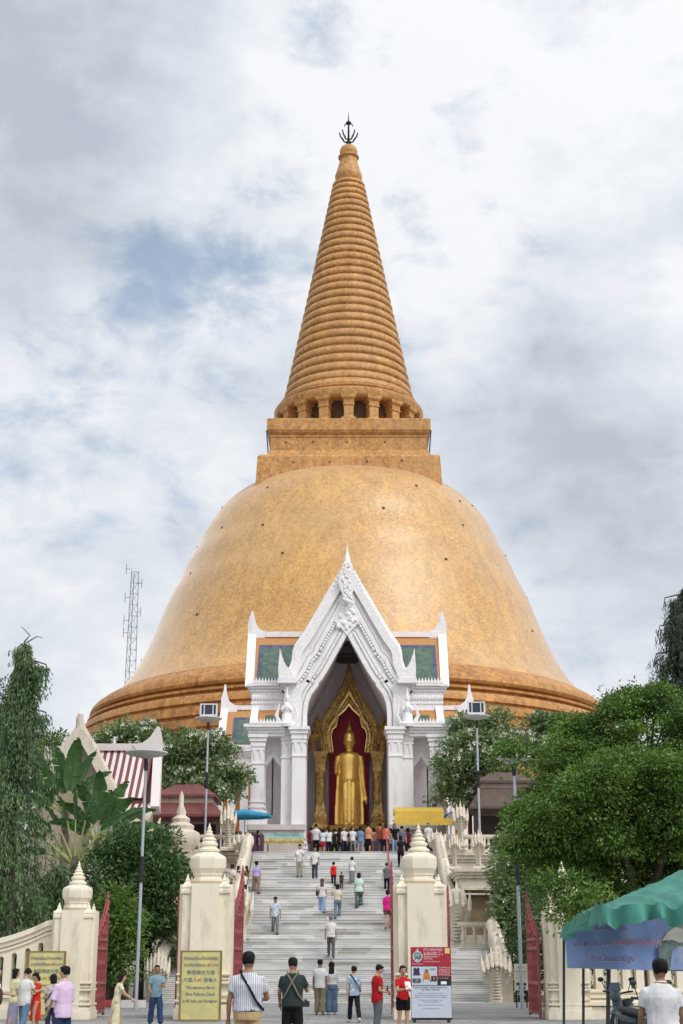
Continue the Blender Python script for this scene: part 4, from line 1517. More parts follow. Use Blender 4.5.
# ------------------------------------------------------------------ naga figures
_naga = {}
def naga(loc, h, label, w=1.0, nh=5, rz=0.0, slim=False, grp='many-headed serpent figures along the staircase'):
    """a rearing serpent: scaly chest swelling upwards, a fan of crested heads on top"""
    key = (nh, slim)
    if key not in _naga:
        t = thing('naga_statue', label, 'naga statue', (0, 0, 0), 0, grp)
        b_ = MB()
        # unit figure: height 1, chest about 0.34 wide at the heads
        wz = 0.62 if slim else 1.0
        n = 9
        pr = [(.13, .0), (.14, .04), (.115, .06), (.12, .12), (.10, .2), (.115, .3), (.15, .42), (.19, .52), (.20, .58), (.16, .66)]
        b_.tube([(0, .07-.10*min(1, z*1.8)**2, z) for r, z in pr], [(r*.62, r*wz) for r, z in pr], 14)
        for k in range(11):          # belly scales
            z = .08+k*.05
            r = .115+.09*max(0, (z-.25))*1.1
            b_.tube([(-r*.55*wz, -.10*min(1, z*1.8)**2-.01, z), (0, -.10*min(1, z*1.8)**2-.055, z-.008), (r*.55*wz, -.10*min(1, z*1.8)**2-.01, z)], .018, 6)
        b_.ball((0, .03, .64), (.21*wz, .05, .24), 14, 10)
        b_.build('body', M_STUCCO, t)
        for k in range(nh):
            f = (k-(nh-1)/2)/((nh-1)/2)
            x = f*.19*wz
            z0_ = .60-.10*abs(f)**1.5
            top = 1.0-.17*abs(f)**1.3
            yb = -.09+.05*abs(f)
            h_ = MB()
            ln = f*.05
            h_.tube([(x*.8, yb+.05, z0_-.12), (x, yb, z0_), (x+ln*.5, yb-.035, z0_+(top-z0_)*.25), (x+ln*.8, yb-.02, z0_+(top-z0_)*.5), (x+ln, yb+.01, z0_+(top-z0_)*.75), (x+ln*1.1, yb+.02, top)],
                    [.046, .055, .054, .040, .020, .004], 10)
            h_.tube([(x+ln*.5, yb-.03, z0_+.08), (x+ln*.5, yb-.10, z0_+.06), (x+ln*.5, yb-.125, z0_+.03)], [.05, .035, .018], 8)
            h_.tube([(x+ln*.5, yb-.02, z0_+.02), (x+ln*.5, yb-.075, z0_+.0), (x+ln*.5, yb-.095, z0_-.02)], [.035, .022, .012], 6)
            h_.build('head', M_STUCCO, t)
        pb = MB()
        pb.square([(.17, -.02), (.17, .03), (.145, .05), (.145, .06)], (0, .05))
        pb.build('base', M_STUCCO, t)
        _naga[key] = t
        t.location, t.scale, t.rotation_euler = loc, (h*w, h, h), (0, 0, rz)
        return t
    return dup(_naga[key], loc, rz, label, (h*w, h, h))


def naga_at(u, vb, vt, Y, label, w=1.0, nh=5, slim=False, zb=None):
    x, z = P(u, vb, Y)
    if zb is not None:
        z = zb
    return naga((x, Y, z), PZ(vt, Y)-z, label, w, nh, 0, slim)


naga_at(497, 1008, 944, 62.7, 'crowned serpent figure at the foot of the steps, right of the red notice board', 1.0, 7, zb=.0)
naga_at(157, 1008, 947, 62.7, 'crowned serpent figure at the foot of the steps, left of the yellow notice pillar', .82, 7, zb=.0)
naga_at(457, 940, 880, 72.6, 'serpent figure ending the upper stair balustrade, beside the right central gate pillar', .85, 5, zb=RISE*N1)
naga_at(241, 940, 880, 72.6, 'serpent figure ending the upper stair balustrade, behind the left central gate pillar', .7, 5, zb=RISE*N1)
naga_at(437, 856, 829, 87.0, 'serpent figure on the terrace edge just right of the topmost steps', 1.25, 5, zb=PZ(858, 87.0))
naga_at(243, 860, 831, 87.0, 'serpent figure on the terrace edge just left of the topmost steps', 1.35, 5, zb=PZ(861, 87.0))
naga_at(461, 845, 801, 87.6, 'tallest slim serpent figure on the right terrace corner, beside the lamp post', .95, 5, True, zb=PZ(846, 87.6))
naga_at(228, 848, 803, 87.6, 'tallest slim serpent figure on the left terrace corner, near the blue parasol', .95, 5, True, zb=PZ(850, 87.6))
naga_at(455, 868, 831, 76.0, 'slim serpent figure standing on the inner end of the niche wall cornice', .85, 5, True, zb=PZ(869, 76.0))
naga_at(479, 868, 829, 76.0, 'slim serpent figure standing on the outer end of the niche wall cornice', .95, 5, True, zb=PZ(869, 76.0))
naga_at(179, 846, 824, 88.0, 'small serpent figure on the left terrace balustrade near the red roofed pavilion', 1.1, 5, zb=PZ(850, 88.0))


def naga_body(name, label, x, ya, za, yb, zb, w, x2=None):
    """long scaly serpent body used as a sloping balustrade, on a plain parapet wall"""
    t = thing(name, label, 'balustrade', (x, ya, 0))
    x2 = x if x2 is None else x2
    n = 14
    dy = yb-ya
    b_ = MB()
    pts = [((x2-x)*k/n, dy*k/n, za+(zb-za)*k/n+.08*math.sin(k*1.6)) for k in range(n+1)]
    b_.tube(pts, [(w*.62, w*.60)]*(n+1), 12)
    for k in range(n*3):
        f = k/(n*3)
        b_.tube([((x2-x)*f-w*.55, dy*f, za+(zb-za)*f), ((x2-x)*f, dy*f-.04, za+(zb-za)*f+w*.62+.10), ((x2-x)*f+w*.55, dy*f, za+(zb-za)*f)], .05, 5)
    b_.build('serpent_body', M_STUCCO, t)
    b_ = MB()
    b_.add([(-w*.42, 0, za-1.6), (w*.42, 0, za-1.6), (w*.42, 0, za), (-w*.42, 0, za), ((x2-x)-w*.42, dy, zb-1.6), ((x2-x)+w*.42, dy, zb-1.6), ((x2-x)+w*.42, dy, zb), ((x2-x)-w*.42, dy, zb)],
           [(0, 1, 2, 3), (7, 6, 5, 4), (0, 4, 5, 1), (3, 2, 6, 7), (0, 3, 7, 4), (1, 5, 6, 2)])
    b_.build('parapet', M_STUCCO, t, smooth=False)
    return t


ZL = RISE*N1
naga_body('serpent_balustrade', 'sloping white serpent balustrade beside the side steps, right of the red notice board', 6.75, 63.3, 1.2, 69.4, ZL+1.05, .50)
naga_body('serpent_balustrade', 'sloping white serpent balustrade left of the yellow notice pillar', -8.25, 63.3, 1.2, 69.4, ZL+1.45, .5, -7.75)
naga_body('serpent_balustrade', 'long serpent balustrade climbing the right edge of the upper steps', 5.42, 72.9, ZL+1.0, 87.0, ZT+.75, .48)
naga_body('serpent_balustrade', 'long serpent balustrade climbing the left edge of the upper steps', -5.88, 72.9, ZL+1.0, 87.0, ZT+.75, .48)

# flank wall with a niche and heavy cornice, right of the stairs, and its twin on the left
def flank(x0, x1, label):
    t = thing('niche_wall', label, 'wall', (0, 0, 0))
    Ya, Yb = 75.0, 82.0
    zt = PZ(869, 75.2)
    b_ = MB()
    xm = (x0+x1)/2
    nw, nz0, nz1 = .62, PZ(935, Ya), PZ(890, Ya)
    b_.bb(x0, xm-nw, Ya, Yb, 0, zt)
    b_.bb(xm+nw, x1, Ya, Yb, 0, zt)
    b_.bb(xm-nw, xm+nw, Ya+.5, Yb, 0, zt)
    b_.bb(xm-nw, xm+nw, Ya, Ya+.5, 0, nz0)
    b_.bb(xm-nw, xm+nw, Ya, Ya+.5, nz1, zt)
    b_.build('wall', M_STUCCO, t, smooth=False)
    b_ = MB()
    for k, (dz, h, e) in enumerate([(.0, .16, .30), (.16, .14, .22), (.30, .16, .12), (.95, .10, .08), (1.2, .08, .05)]):
        b_.bb(x0-e, x1+e, Ya-e, Yb-.02*k, zt-dz-h, zt-dz-.004)
    b_.build('cornice', M_STUCCO, t, smooth=False)
    b_ = MB()
    b_.bb(xm-nw+.02, xm+nw-.02, Ya+.42, Ya+.47, nz0+.02, nz1-.3)
    b_.build('niche_panel', mat('brown_niche_plaster', (0.26, 0.19, 0.12), rough=0.8, var=0.3, scale=2), t, smooth=False)
    for s_ in (-1, 1):
        b_ = MB()
        xx = xm+s_*(nw+.42)
        b_.lathe([(.24, ZL), (.26, ZL+.3), (.17, ZL+.4), (.2, ZL+1.2), (.24, ZL+1.7), (.16, ZL+2.1), (.2, ZL+2.3), (.10, ZL+2.8), (.02, ZL+3.2)], (xx, Ya-.22), 10)
        for sg in (-1, 1):
            b_.lathe([(.10, ZL+1.0), (.12, ZL+1.6), (.06, ZL+2.2), (.01, ZL+2.6)], (xx+sg*.22, Ya-.22), 8)
        b_.build('carved_post', M_STUCCO, t)
    return t
flank(5.75, 7.45, 'stucco wall with a brown niche and cornice, right of the upper steps')
flank(-8.2, -6.3, 'stucco wall with a niche and cornice, left of the upper steps behind the gate pillar')

# ------------------------------------------------------------------ perimeter: gate pillars, leaves, walls
YGATE = 46.5
M_PILLAR = mat('pale_yellow_limewash', (0.77, 0.695, 0.545), rough=0.7, var=0.05, scale=0.8, bump=0.18, bscale=10, stain=(0.36, 0.30, 0.21), stain_amt=0.6, spec=0.3)
def gate_pillar(u, label, big=True):
    xc_, _ = P(u, 968, YGATE)
    t = thing('gate_pillar', label, 'gate pillar', (xc_, YGATE, 0))
    k_ = 1.0 if big else .80
    mpp = YGATE*CT/FPX*.90
    vt0 = 823 if big else 861
    def Zv(v):
        # photo row of the large pillar -> height of this one
        vv = v if big else vt0+(v-823)*(1019-vt0)/(1019-823)
        return PZ(vv, YGATE)
    W = lambda a: a*mpp*k_
    b_ = MB()
    b_.square([(W(25), 0), (W(25), Zv(893))])
    b_.build('shaft', M_PILLAR, t, smooth=False)
    # raised pilaster strips on each face
    b_ = MB()
    for rz_ in (0, PI/2, PI, -PI/2):
        Mx = Matrix.Rotation(rz_, 3, 'Z')
        b_.box(Mx @ Vector((0, -W(27), Zv(885)/2)), (W(30), W(5), Zv(885)) if rz_ in (0, PI) else (W(30), W(5), Zv(885)), 0, 0, Mx)
    b_.square([(W(15), Zv(893)), (W(15), Zv(884))])
    b_.build('pilaster_face', M_PILLAR, t, smooth=False)
    for sx in (-1, 1):
        for sy in (-1, 1):
            b_ = MB()
            cx, cy = sx*W(20.5), sy*W(20.5)
            b_.square([(W(5.0), Zv(895.5)), (W(6.4), Zv(894)), (W(6.4), Zv(891)), (W(5.6), Zv(890)), (W(6.2), Zv(888)), (W(5.4), Zv(886.5)), (W(3.5), Zv(884.5)), (W(2.2), Zv(882.5)), (W(2.4), Zv(881)), (W(1.2), Zv(878.5)), (W(.3), Zv(875))], (cx, cy))
            b_.build('corner_capital', M_PILLAR, t, angle=25)
    b_ = MB()
    o8 = PI/8
    b_.lathe([(W(a*1.10), Zv(v)) for a, v in [(16.5, 888), (16.8, 886), (15.2, 884.5), (15.2, 883), (17, 882), (17, 880), (15.0, 879), (14.8, 876.5), (16.0, 875.5), (16.0, 874), (17.0, 872), (18.9, 869), (19.4, 865.5), (19.4, 859.5), (18.6, 857), (13, 854), (9.5, 852)]], seg=8, rot=o8)
    b_.lathe([(W(a*1.10), Zv(v)) for a, v in [(9.6, 852.5), (11.2, 851.5), (11.2, 849.5), (8.6, 848.2), (7.8, 846.8), (9.2, 845.4), (9.2, 843.2), (7.4, 842.3), (6.2, 841.5), (7.2, 840.3), (7.2, 839), (5.4, 838), (4.4, 837.2), (5.2, 836), (5.2, 834.9), (3.6, 834), (3.0, 833.4), (3.5, 832.4), (3.4, 831.4), (2.0, 830.6), (1.8, 829.5), (2.2, 828.5), (1.4, 827), (.9, 825.5), (.2, 823)]], seg=16)
    b_.build('finial', M_PILLAR, t, angle=14)
    b_ = MB()
    for k, (va, vb, e) in enumerate([(1019, 1008, 30.5), (1008, 1004, 28.6), (1002, 999, 29.6), (996, 993, 27.4), (984, 981, 28.8), (980, 978, 27.6), (975.5, 973, 28.6)]):
        b_.square([(W(e), Zv(va)+.004*(k > 0)), (W(e+.35), Zv(va)+(Zv(vb)-Zv(va))*.5), (W(e), Zv(vb))])
    b_.build('base_moulding', M_PILLAR, t, angle=25)
    return t
gate_pillar(205.5, 'tall cream gate pillar with ringed finial behind the yellow notice, left of the central opening')
gate_pillar(420.5, 'tall cream gate pillar with ringed finial behind the red notice board')
gate_pillar(73.5, 'shorter cream gate pillar at the end of the curved wall, left side', False)
gate_pillar(566, 'shorter cream gate pillar beside the green tent, right side, under the tree', False)
# small printed notice stuck on the left central pillar
xs_, zs_ = P(203.5, 944, YGATE-.83)
b = MB()
b.bb(xs_-.10, xs_+.10, YGATE-.795, YGATE-.75, zs_-.17, zs_+.17)
nt = b.build('paper_notice', mat('notice_paper', (0.70, 0.68, 0.66), rough=0.8), smooth=False)
tag(nt, 'small white paper notice with blue emblem stuck high on the left central pillar', 'notice')
b = MB()
b.lathe([(.0, 0), (.06, .001), (.055, .006), (0, .007)], seg=12)
for v in b.v[:]:
    pass
b.v = [(xs_+x, YGATE-.796-z, zs_+.05+y) for x, y, z in b.v]
b.bb(xs_-.06, xs_+.06, YGATE-.801, YGATE-.797, zs_-.10, zs_-.07)
b.build('blue_emblem', mat('blue_print', (0.05, 0.07, 0.25), rough=0.8), nt, smooth=False)

def gate_leaf(u0, ya, u1, yb, vtop, vlow, label):
    xa_, xb_ = PX(u0, 968, ya), PX(u1, 968, yb)
    L = math.hypot(xb_-xa_, yb-ya)
    t = thing('gate_leaf', label, 'gate leaf', (xa_, ya, 0.05), math.atan2(yb-ya, xb_-xa_))
    zl = PZ(vlow, ya)-.05
    zt = PZ(vtop, yb)-.05
    f_ = MB()
    d = .04
    for x in (0.05, L-.05):
        f_.bb(x-.055, x+.055, -d, d, 0, zl if x < 1 else zt-.5)
    for z in (.12, 1.0, 2.05, zl-.25):
        f_.bb(.1, L-.1, -d*.9, d*.9, z-.05, z+.05)
    f_.build('frame', M_RED, t, smooth=False)
    f_ = MB()
    n = 11
    for k in range(n):
        x = .1+(L-.2)*(k+.5)/n
        fz = k/(n-1)
        top = zl-.1+(zt-zl)*(fz**1.7)
        f_.bb(x-.022, x+.022, -.022, .022, .12, top)
        f_.lathe([(.02, top), (.05, top+.06), (.035, top+.14), (.0, top+.30)], (x, 0), 6)
        for z in (.55, 1.55, 2.5, 3.0):
            if z < top-.2:
                f_.tube([(x-.09, 0, z), (x, 0, z+.16), (x+.09, 0, z), (x, 0, z-.16), (x-.09, 0, z)], .016, 4)
    f_.build('bar_panel', M_RED, t, angle=30)
    f_ = MB()
    pts = []
    m = 16
    for k in range(m+1):
        fz = k/m
        pts.append((.05+(L-.1)*fz, 0, zl-.12+(zt-zl)*(fz**1.7)-.05*abs(math.sin(fz*PI*5))))
    f_.tube(pts, .05, 6)
    for k in range(1, m, 2):
        x, _, z = pts[k]
        f_.ball((x, 0, z-.12), .075, 8, 6)
        f_.ball((x, 0, z-.34), .06, 8, 6)
    f_.build('scalloped_crest', M_RED, t)
    return t
gate_leaf(93, 46.6, 105.5, 49.2, 897, 930, 'open red iron gate leaf hinged on the shorter left pillar')
gate_leaf(180.5, 47.2, 177.0, 49.6, 897, 930, 'open red gate leaf seen edge-on at the left side of the yellow notice pillar')
gate_leaf(232.5, 47.0, 241.5, 49.6, 870, 905, 'open red gate leaf of the central opening, behind the striped shirt man')
gate_leaf(394.5, 47.0, 392.0, 49.6, 866, 900, 'open red gate leaf seen edge-on behind the girl in red, right of the central opening')
gate_leaf(447.0, 47.2, 449.5, 49.6, 890, 925, 'open red gate leaf seen edge-on at the right side of the red notice board')
gate_leaf(539, 46.6, 528.5, 49.2, 895, 930, 'open red gate leaf hinged on the shorter right pillar by the small sign')

# curved wall on the left with round-headed openings
def left_wall():
    t = thing('perimeter_wall', 'cream wall with sweeping curved top and round-headed slots, left of the gates', 'wall', (0, 0, 0))
    Yw = 46.6
    x_end = PX(53, 968, Yw)
    x_start = -24.0
    def ztop(x):
        u = U0+x*FPX/(Yw*CT)*.985
        if u > 52:
            return PZ(920, Yw)
        f = max(0.0, (u+30)/82)
        return PZ(943, Yw)+(PZ(920.5, Yw)-PZ(943, Yw))*f**1.9
    z_o0 = .85
    sp = PX(26, 968, Yw)-PX(13, 968, Yw)
    ow = sp*.40
    xs_ = []
    x = PX(39.5, 968, Yw)
    while x > x_start:
        xs_.append(x)
        x -= sp
    b_ = MB()
    b_.bb(x_start, x_end, Yw, Yw+.4, 0, z_o0)
    prev = x_end
    for xo in xs_:
        lo = xo-sp/2
        hi = prev
        zo = ztop(xo)-.62
        # right pier
        b_.bb(xo+ow/2, hi, Yw+.001, Yw+.399, z_o0, zo)
        b_.bb(lo, xo-ow/2, Yw+.001, Yw+.399, z_o0, zo)
        n = 10
        inn = [(xo+ow/2*math.cos(PI*k/n), zo+ow/2*math.sin(PI*k/n)) for k in range(n+1)]
        out_ = resample([(hi, zo), (hi, ztop(hi)), (lo, ztop(lo)), (lo, zo)], n+1)
        inn = resample(inn, 31)
        out_ = resample([(hi, zo), (hi, ztop(hi)), (xo, ztop(xo)), (lo, ztop(lo)), (lo, zo)], 31)
        b_.strip(inn, out_, Yw+.002, Yw+.398)
        prev = lo
    b_.build('wall', M_PILLAR, t, angle=25)
    c_ = MB()
    n = 60
    xx = [x_start+(x_end-x_start)*k/n for k in range(n+1)]
    for dz, e, h in ((.0, .16, .16), (-.16, .09, .14), (-.34, .05, .08)):
        c_.strip([(x, ztop(x)+dz+.02) for x in xx], [(x, ztop(x)+dz+.02-h) for x in xx], Yw-e, Yw+.4+e)
    c_.build('coping', M_PILLAR, t, angle=30)
    c_ = MB()
    for z0_, z1_, e in ((0, .28, .14), (.28, .36, .09), (.62, .74, .08), (.80, .86, .05)):
        c_.bb(x_start, x_end, Yw-e, Yw-.001, z0_, z1_)
    c_.build('base_moulding', M_PILLAR, t, smooth=False)
left_wall()
def right_wall():
    t = thing('perimeter_wall', 'cream wall with rectangular slots and stepped base, behind the green tent', 'wall', (0, 0, 0))
    Yw = 46.6
    x0, x1 = PX(586, 968, Yw), 30.0
    z0_, z1_, zt = PZ(989, Yw), PZ(950, Yw), PZ(938, Yw)
    b_ = MB()
    b_.bb(x0, x1, Yw, Yw+.4, 0, z0_)
    b_.bb(x0, x1, Yw, Yw+.4, z1_, zt)
    sp = PX(606, 968, Yw)-PX(592.5, 968, Yw)
    ow = sp*.42
    x = PX(592.5, 968, Yw)
    prev = x0
    while x < x1:
        b_.bb(prev, x-ow/2, Yw+.001, Yw+.399, z0_, z1_)
        prev = x+ow/2
        x += sp
    b_.build('wall', M_PILLAR, t, smooth=False)
    c_ = MB()
    for za, zb, e in ((0, PZ(1007, Yw), .16), (PZ(1005.5, Yw), PZ(1002, Yw), .24), (PZ(1002, Yw), PZ(1000, Yw), .14), (PZ(998, Yw), PZ(995, Yw), .10), (PZ(992.5, Yw), PZ(991, Yw), .07)):
        c_.bb(x0, x1, Yw-e, Yw-.001, za, zb)
    c_.bb(x0, x1, Yw-.15, Yw+.55, zt, zt+.16)
    c_.build('moulding', M_PILLAR, t, smooth=False)
right_wall()

# ------------------------------------------------------------------ notice boards
M_YEL = roof_mat('yellow_patterned_board', (0.62, 0.54, 0.20), (0.48, 0.44, 0.21))
M_YTRIM = mat('bronze_board_edge', (0.22, 0.15, 0.05), rough=0.6)
M_INK = mat('navy_lettering', (0.02, 0.035, 0.17), rough=0.6)
M_RINK = mat('red_lettering', (0.50, 0.03, 0.03), rough=0.6)
M_TEAL = mat('teal_lettering', (0.02, 0.11, 0.15), rough=0.6)
THAI1 = '\u0e04\u0e48\u0e32\u0e18\u0e23\u0e23\u0e21\u0e40\u0e19\u0e35\u0e22\u0e21\u0e40\u0e02\u0e49\u0e32\u0e0a\u0e21\u0e2d\u0e07\u0e04\u0e4c\u0e1e\u0e23\u0e30'
THAI2 = '\u0e0a\u0e32\u0e27\u0e15\u0e48\u0e32\u0e07\u0e0a\u0e32\u0e15\u0e34\u0e04\u0e19\u0e25\u0e30'
BAHT = '\u0e1a\u0e32\u0e17'
CH1 = '\u53c2\u89c2\u4f5b\u7edf\u5927\u5854'
CH2 = '\u5916\u56fd\u4eba'
CH3 = '\u94e2\u6bcf\u4eba'


def yellow_board(u0, u1, v0, v1, Y, label, mast_z=None):
    x0, x1 = PX(u0, 985, Y), PX(u1, 985, Y)
    z1_, z0_ = PZ(v0, Y), PZ(v1, Y)
    W_, H_ = x1-x0, z1_-z0_
    t = thing('notice_board', label, 'notice board', ((x0+x1)/2, Y, z0_))
    b_ = MB()
    b_.bb(-W_/2+.03, W_/2-.03, -.02, .02, .03, H_-.03)
    b_.build('panel', M_YEL, t, smooth=False)
    b_ = MB()
    for a in (-1, 1):
        b_.bb(a*W_/2-.03, a*W_/2+.03, -.035, .035, 0, H_)
    b_.bb(-W_/2+.03, W_/2-.03, -.03, .03, 0, .04)
    b_.bb(-W_/2+.03, W_/2-.03, -.03, .03, H_-.04, H_)
    b_.build('frame', M_YTRIM, t, smooth=False)
    b_ = MB()
    for a in (-1, 1):
        b_.bb(a*W_*.38-.03, a*W_*.38+.03, .0, .05, -z0_, .01)
    b_.build('leg', M_YTRIM, t, smooth=False)
    y_ = -.024
    F = lambda f: H_*(1-f)
    s_ = H_*.063
    text(THAI1, s_*1.1, 0, F(.115), y_, M_INK, t, width=W_*.86)
    text(THAI2, s_*1.1, -W_*.15, F(.21), y_, M_INK, t, width=W_*.54)
    text('40', s_*1.1, W_*.20, F(.21), y_, M_RINK, t)
    text(BAHT, s_*1.0, W_*.36, F(.21), y_, M_INK, t)
    text(CH1, s_*1.15, 0, F(.32), y_, M_TEAL, t, width=W_*.70)
    text(CH2, s_*1.1, -W_*.26, F(.425), y_, M_TEAL, t)
    text('40', s_*1.1, -W_*.03, F(.425), y_, M_RINK, t)
    text(CH3, s_*1.1, W_*.25, F(.425), y_, M_TEAL, t)
    text('The entrance fee to', s_*1.05, 0, F(.53), y_, M_INK, t, width=W_*.72)
    text('Phra Pathom Chedi', s_*1.05, 0, F(.625), y_, M_INK, t, width=W_*.72)
    text('is 40 baht per foreigner', s_*1.05, 0, F(.72), y_, M_INK, t, width=W_*.86)
    return t


yellow_board(180.5, 220.5, 950.5, 1021, 44.6, 'yellow entrance fee notice with blue lettering standing before the tall pillar')
yellow_board(27, 63.5, 951, 1016, 45.4, 'yellow entrance fee notice on the curved wall behind the group of visitors')

Ysg = 43.6
x0, x1 = PX(411, 985, Ysg), PX(451.5, 985, Ysg)
z0_, z1_ = PZ(1020, Ysg), PZ(947, Ysg)
W_, H_ = x1-x0, z1_-z0_
rs = thing('notice_board', 'red and white dress code notice board with emblem and pictures beside the girl in red', 'notice board', ((x0+x1)/2, Ysg, z0_))
M_SRED = mat('notice_red', (0.36, 0.012, 0.03), rough=0.5, var=0.05)
M_SWH = mat('notice_white', (0.50, 0.53, 0.60), rough=0.5, var=0.03)
M_SWH2 = mat('notice_print_white', (0.78, 0.78, 0.78), rough=0.5)
M_SBK = mat('notice_black', (0.012, 0.012, 0.016), rough=0.5)
b = MB()
b.bb(-W_/2, W_/2, 0, .05, 0, H_)
b.build('board', M_SBK, rs, smooth=False)
b = MB()
b.bb(-W_/2, W_/2, -.012, -.001, H_*.74, H_)
b.bb(W_*.16, W_/2, -.012, -.001, H_*.59, H_*.738)
b.build('red_panel', M_SRED, rs, smooth=False)
b = MB()
b.bb(-W_/2+.02, W_*.15, -.012, -.001, H_*.475, H_*.73)
b.bb(-W_/2+.01, W_/2-.01, -.012, -.001, H_*.03, H_*.465)
b.build('white_panel', M_SWH, rs, smooth=False)
b = MB()
b.bb(W_*.35, W_*.47, -.02, -.013, H_*.91, H_*.985)
b.build('yellow_sticker', mat('sticker_yellow', (0.62, 0.48, 0.20), rough=0.6), rs, smooth=False)
M_GREYM = mat('silver_emblem', (0.45, 0.50, 0.52), rough=0.5, var=0.2, scale=14)
b = MB()
ex = -W_*.33
b.prism([(ex-.13, H_*.83), (ex-.15, H_*.89), (ex-.08, H_*.93), (ex-.03, H_*.95), (ex, H_*.99), (ex+.03, H_*.95), (ex+.08, H_*.93), (ex+.15, H_*.89), (ex+.13, H_*.83), (ex+.06, H_*.795), (ex, H_*.785), (ex-.06, H_*.795)], -.02, -.013)
b.build('emblem', M_GREYM, rs, smooth=False)
b = MB()
for k in range(4):
    b.tube([(ex-.07+.05*k, -.022, H_*(.82+.02*(k % 2))), (ex-.05+.05*k, -.022, H_*(.88+.02*(k % 2))), (ex-.03+.045*k, -.022, H_*.84)], .012, 5)
b.tube([(ex-.10, -.022, H_*.87), (ex-.06, -.022, H_*.91), (ex, -.022, H_*.92), (ex+.06, -.022, H_*.91), (ex+.10, -.022, H_*.87)], .012, 5)
b.build('emblem_relief', mat('emblem_dark', (0.08, 0.10, 0.12), rough=0.6), rs)
tw = [("IT'S WRONG", .038, .962, .46), ('to use images of', .022, .930, .42), ('BUDDHA as a', .034, .900, .48), ('DECORATION or', .026, .866, .38), ('TATTOO', .026, .836, .22)]
for s_, sz, fz, wd in tw:
    text(s_, H_*sz, -W_*.18, H_*fz, -.014, M_SWH2, rs, align='LEFT', width=W_*wd)
text('It means disrespect', H_*.022, -W_*.18, H_*.80, -.014, M_SWH2, rs, align='LEFT', width=W_*.40)
text('Please respect', H_*.02, -W_*.33, H_*.765, -.014, M_SWH2, rs, width=W_*.26)
text('NO', H_*.045, W_*.045, H_*.69, -.014, M_SBK, rs)
for k, s_ in enumerate(['Disrespect to', 'images of the', 'Buddha is', 'wrong by law', 'of the country']):
    text(s_, H_*.022, W_*.19, H_*(.72-k*.026), -.014, M_SWH2, rs, align='LEFT', width=W_*.28)
text('for more details', H_*.018, W_*.30, H_*.57, -.003, M_SWH2, rs, width=W_*.26)
pics = [(-W_*.36, .665, .10, .075, (0.03, 0.02, 0.06)), (-W_*.36, .535, .12, .05, (0.03, 0.10, 0.16)), (-W_*.11, .60, .11, .075, (0.55, 0.16, 0.03)), (-W_*.11, .66, .05, .05, (0.12, 0.16, 0.05)), (W_*.07, .565, .08, .06, (0.03, 0.015, 0.03))]
b = MB()
for k, (px_, fz, w2, h2, c_) in enumerate(pics):
    if k in (2,):
        b.ball((px_, -.016, H_*fz), (w2*.9, .008, h2*1.3), 10, 8, mi=k)
        for sg in (-1, 1):
            b.tube([(px_+sg*.06, -.016, H_*fz-.03), (px_+sg*.12, -.016, H_*fz-.15)], .016, 5, mi=k)
    elif k == 0:
        b.prism([(px_-w2, H_*fz-h2*1.5), (px_+w2, H_*fz-h2*1.5), (px_+w2*.8, H_*fz+.01), (px_+w2*.9, H_*fz+h2), (px_+w2*.3, H_*fz+h2*1.4), (px_, H_*fz+h2*.7), (px_-w2*.3, H_*fz+h2*1.4), (px_-w2*.9, H_*fz+h2), (px_-w2*.8, H_*fz)], -.02, -.0125, mi=k)
    else:
        b.bb(px_-w2, px_+w2, -.018-.001*k, -.0125, H_*fz-h2*1.2, H_*fz+h2*1.2, mi=k)
        if k in (1, 4):
            b.bb(px_-w2*.2, px_+w2*.25, -.021-.001*k, -.019-.001*k, H_*fz-h2*.6, H_*fz+h2*.8, mi=2)
b.build('printed_pictures', [mat('print_%d' % k, c_[4], rough=0.6) for k, c_ in enumerate(pics)], rs)
b = MB()
b.bb(W_*.24, W_*.38, -.006, -.001, H_*.485, H_*.525)
b.build('pale_print', M_SWH2, rs, smooth=False)
M_SGR = mat('notice_grey_ink', (0.05, 0.09, 0.11), rough=0.6)
for k, (s_, sz, fz, wd) in enumerate([('PLEASE DRESS APPROPRIATELY', .034, .44, .84), ('IN THIS TEMPLE', .032, .41, .44), ('Shorts, short skirts, sleeveless', .023, .365, .60), ('shirts and transparent clothing are not allowed', .022, .338, .78), ('inside the temple. Thank you for your respect.', .022, .312, .80),
                                     ('Visitors of all faiths are', .024, .27, .58), ('welcome in this place', .022, .245, .40), ('Please remove shoes and hats', .024, .205, .62), ('www.phrapathomchedi.org', .02, .155, .42)]):
    text(s_, H_*sz, -W_*.02, H_*fz, -.014, M_SGR if k < 2 else mat('notice_light_ink', (0.20, 0.23, 0.28), rough=0.6), rs, width=W_*wd)
b = MB()
for a in (-1, 1):
    b.bb(a*W_*.42-.04, a*W_*.42+.04, .0, .3, -z0_, .0)
b.build('leg', M_SBK, rs, smooth=False)

# small sign by the right garden
Y_ = 59.5
xs_, zs_ = P(521, 977, Y_)
sg = thing('garden_sign', 'small cream information sign on a thin post beside the right gate leaf', 'sign', (xs_, Y_, 0))
b = MB()
b.bb(-.27, .27, -.02, .02, zs_-.5, zs_+.5)
b.build('panel', mat('sign_cream', (0.50, 0.45, 0.36), rough=0.6), sg, smooth=False)
b = MB()
b.tube([(-.2, .03, 0), (-.2, .03, zs_+.4)], .03, 6)
b.tube([(.2, .03, 0), (.2, .03, zs_+.4)], .03, 6)
b.build('post', M_IRON, sg)
b = MB()
b.ball((0, -.022, zs_+.36), (.13, .006, .06), 10, 6)
b.bb(-.2, .2, -.026, -.021, zs_+.19, zs_+.22)
b.bb(-.16, .16, -.026, -.021, zs_+.08, zs_+.10)
b.bb(-.18, .18, -.026, -.021, zs_-.04, zs_-.02)
b.build('brown_print', mat('sign_brown', (0.22, 0.15, 0.07), rough=0.6), sg)
b = MB()
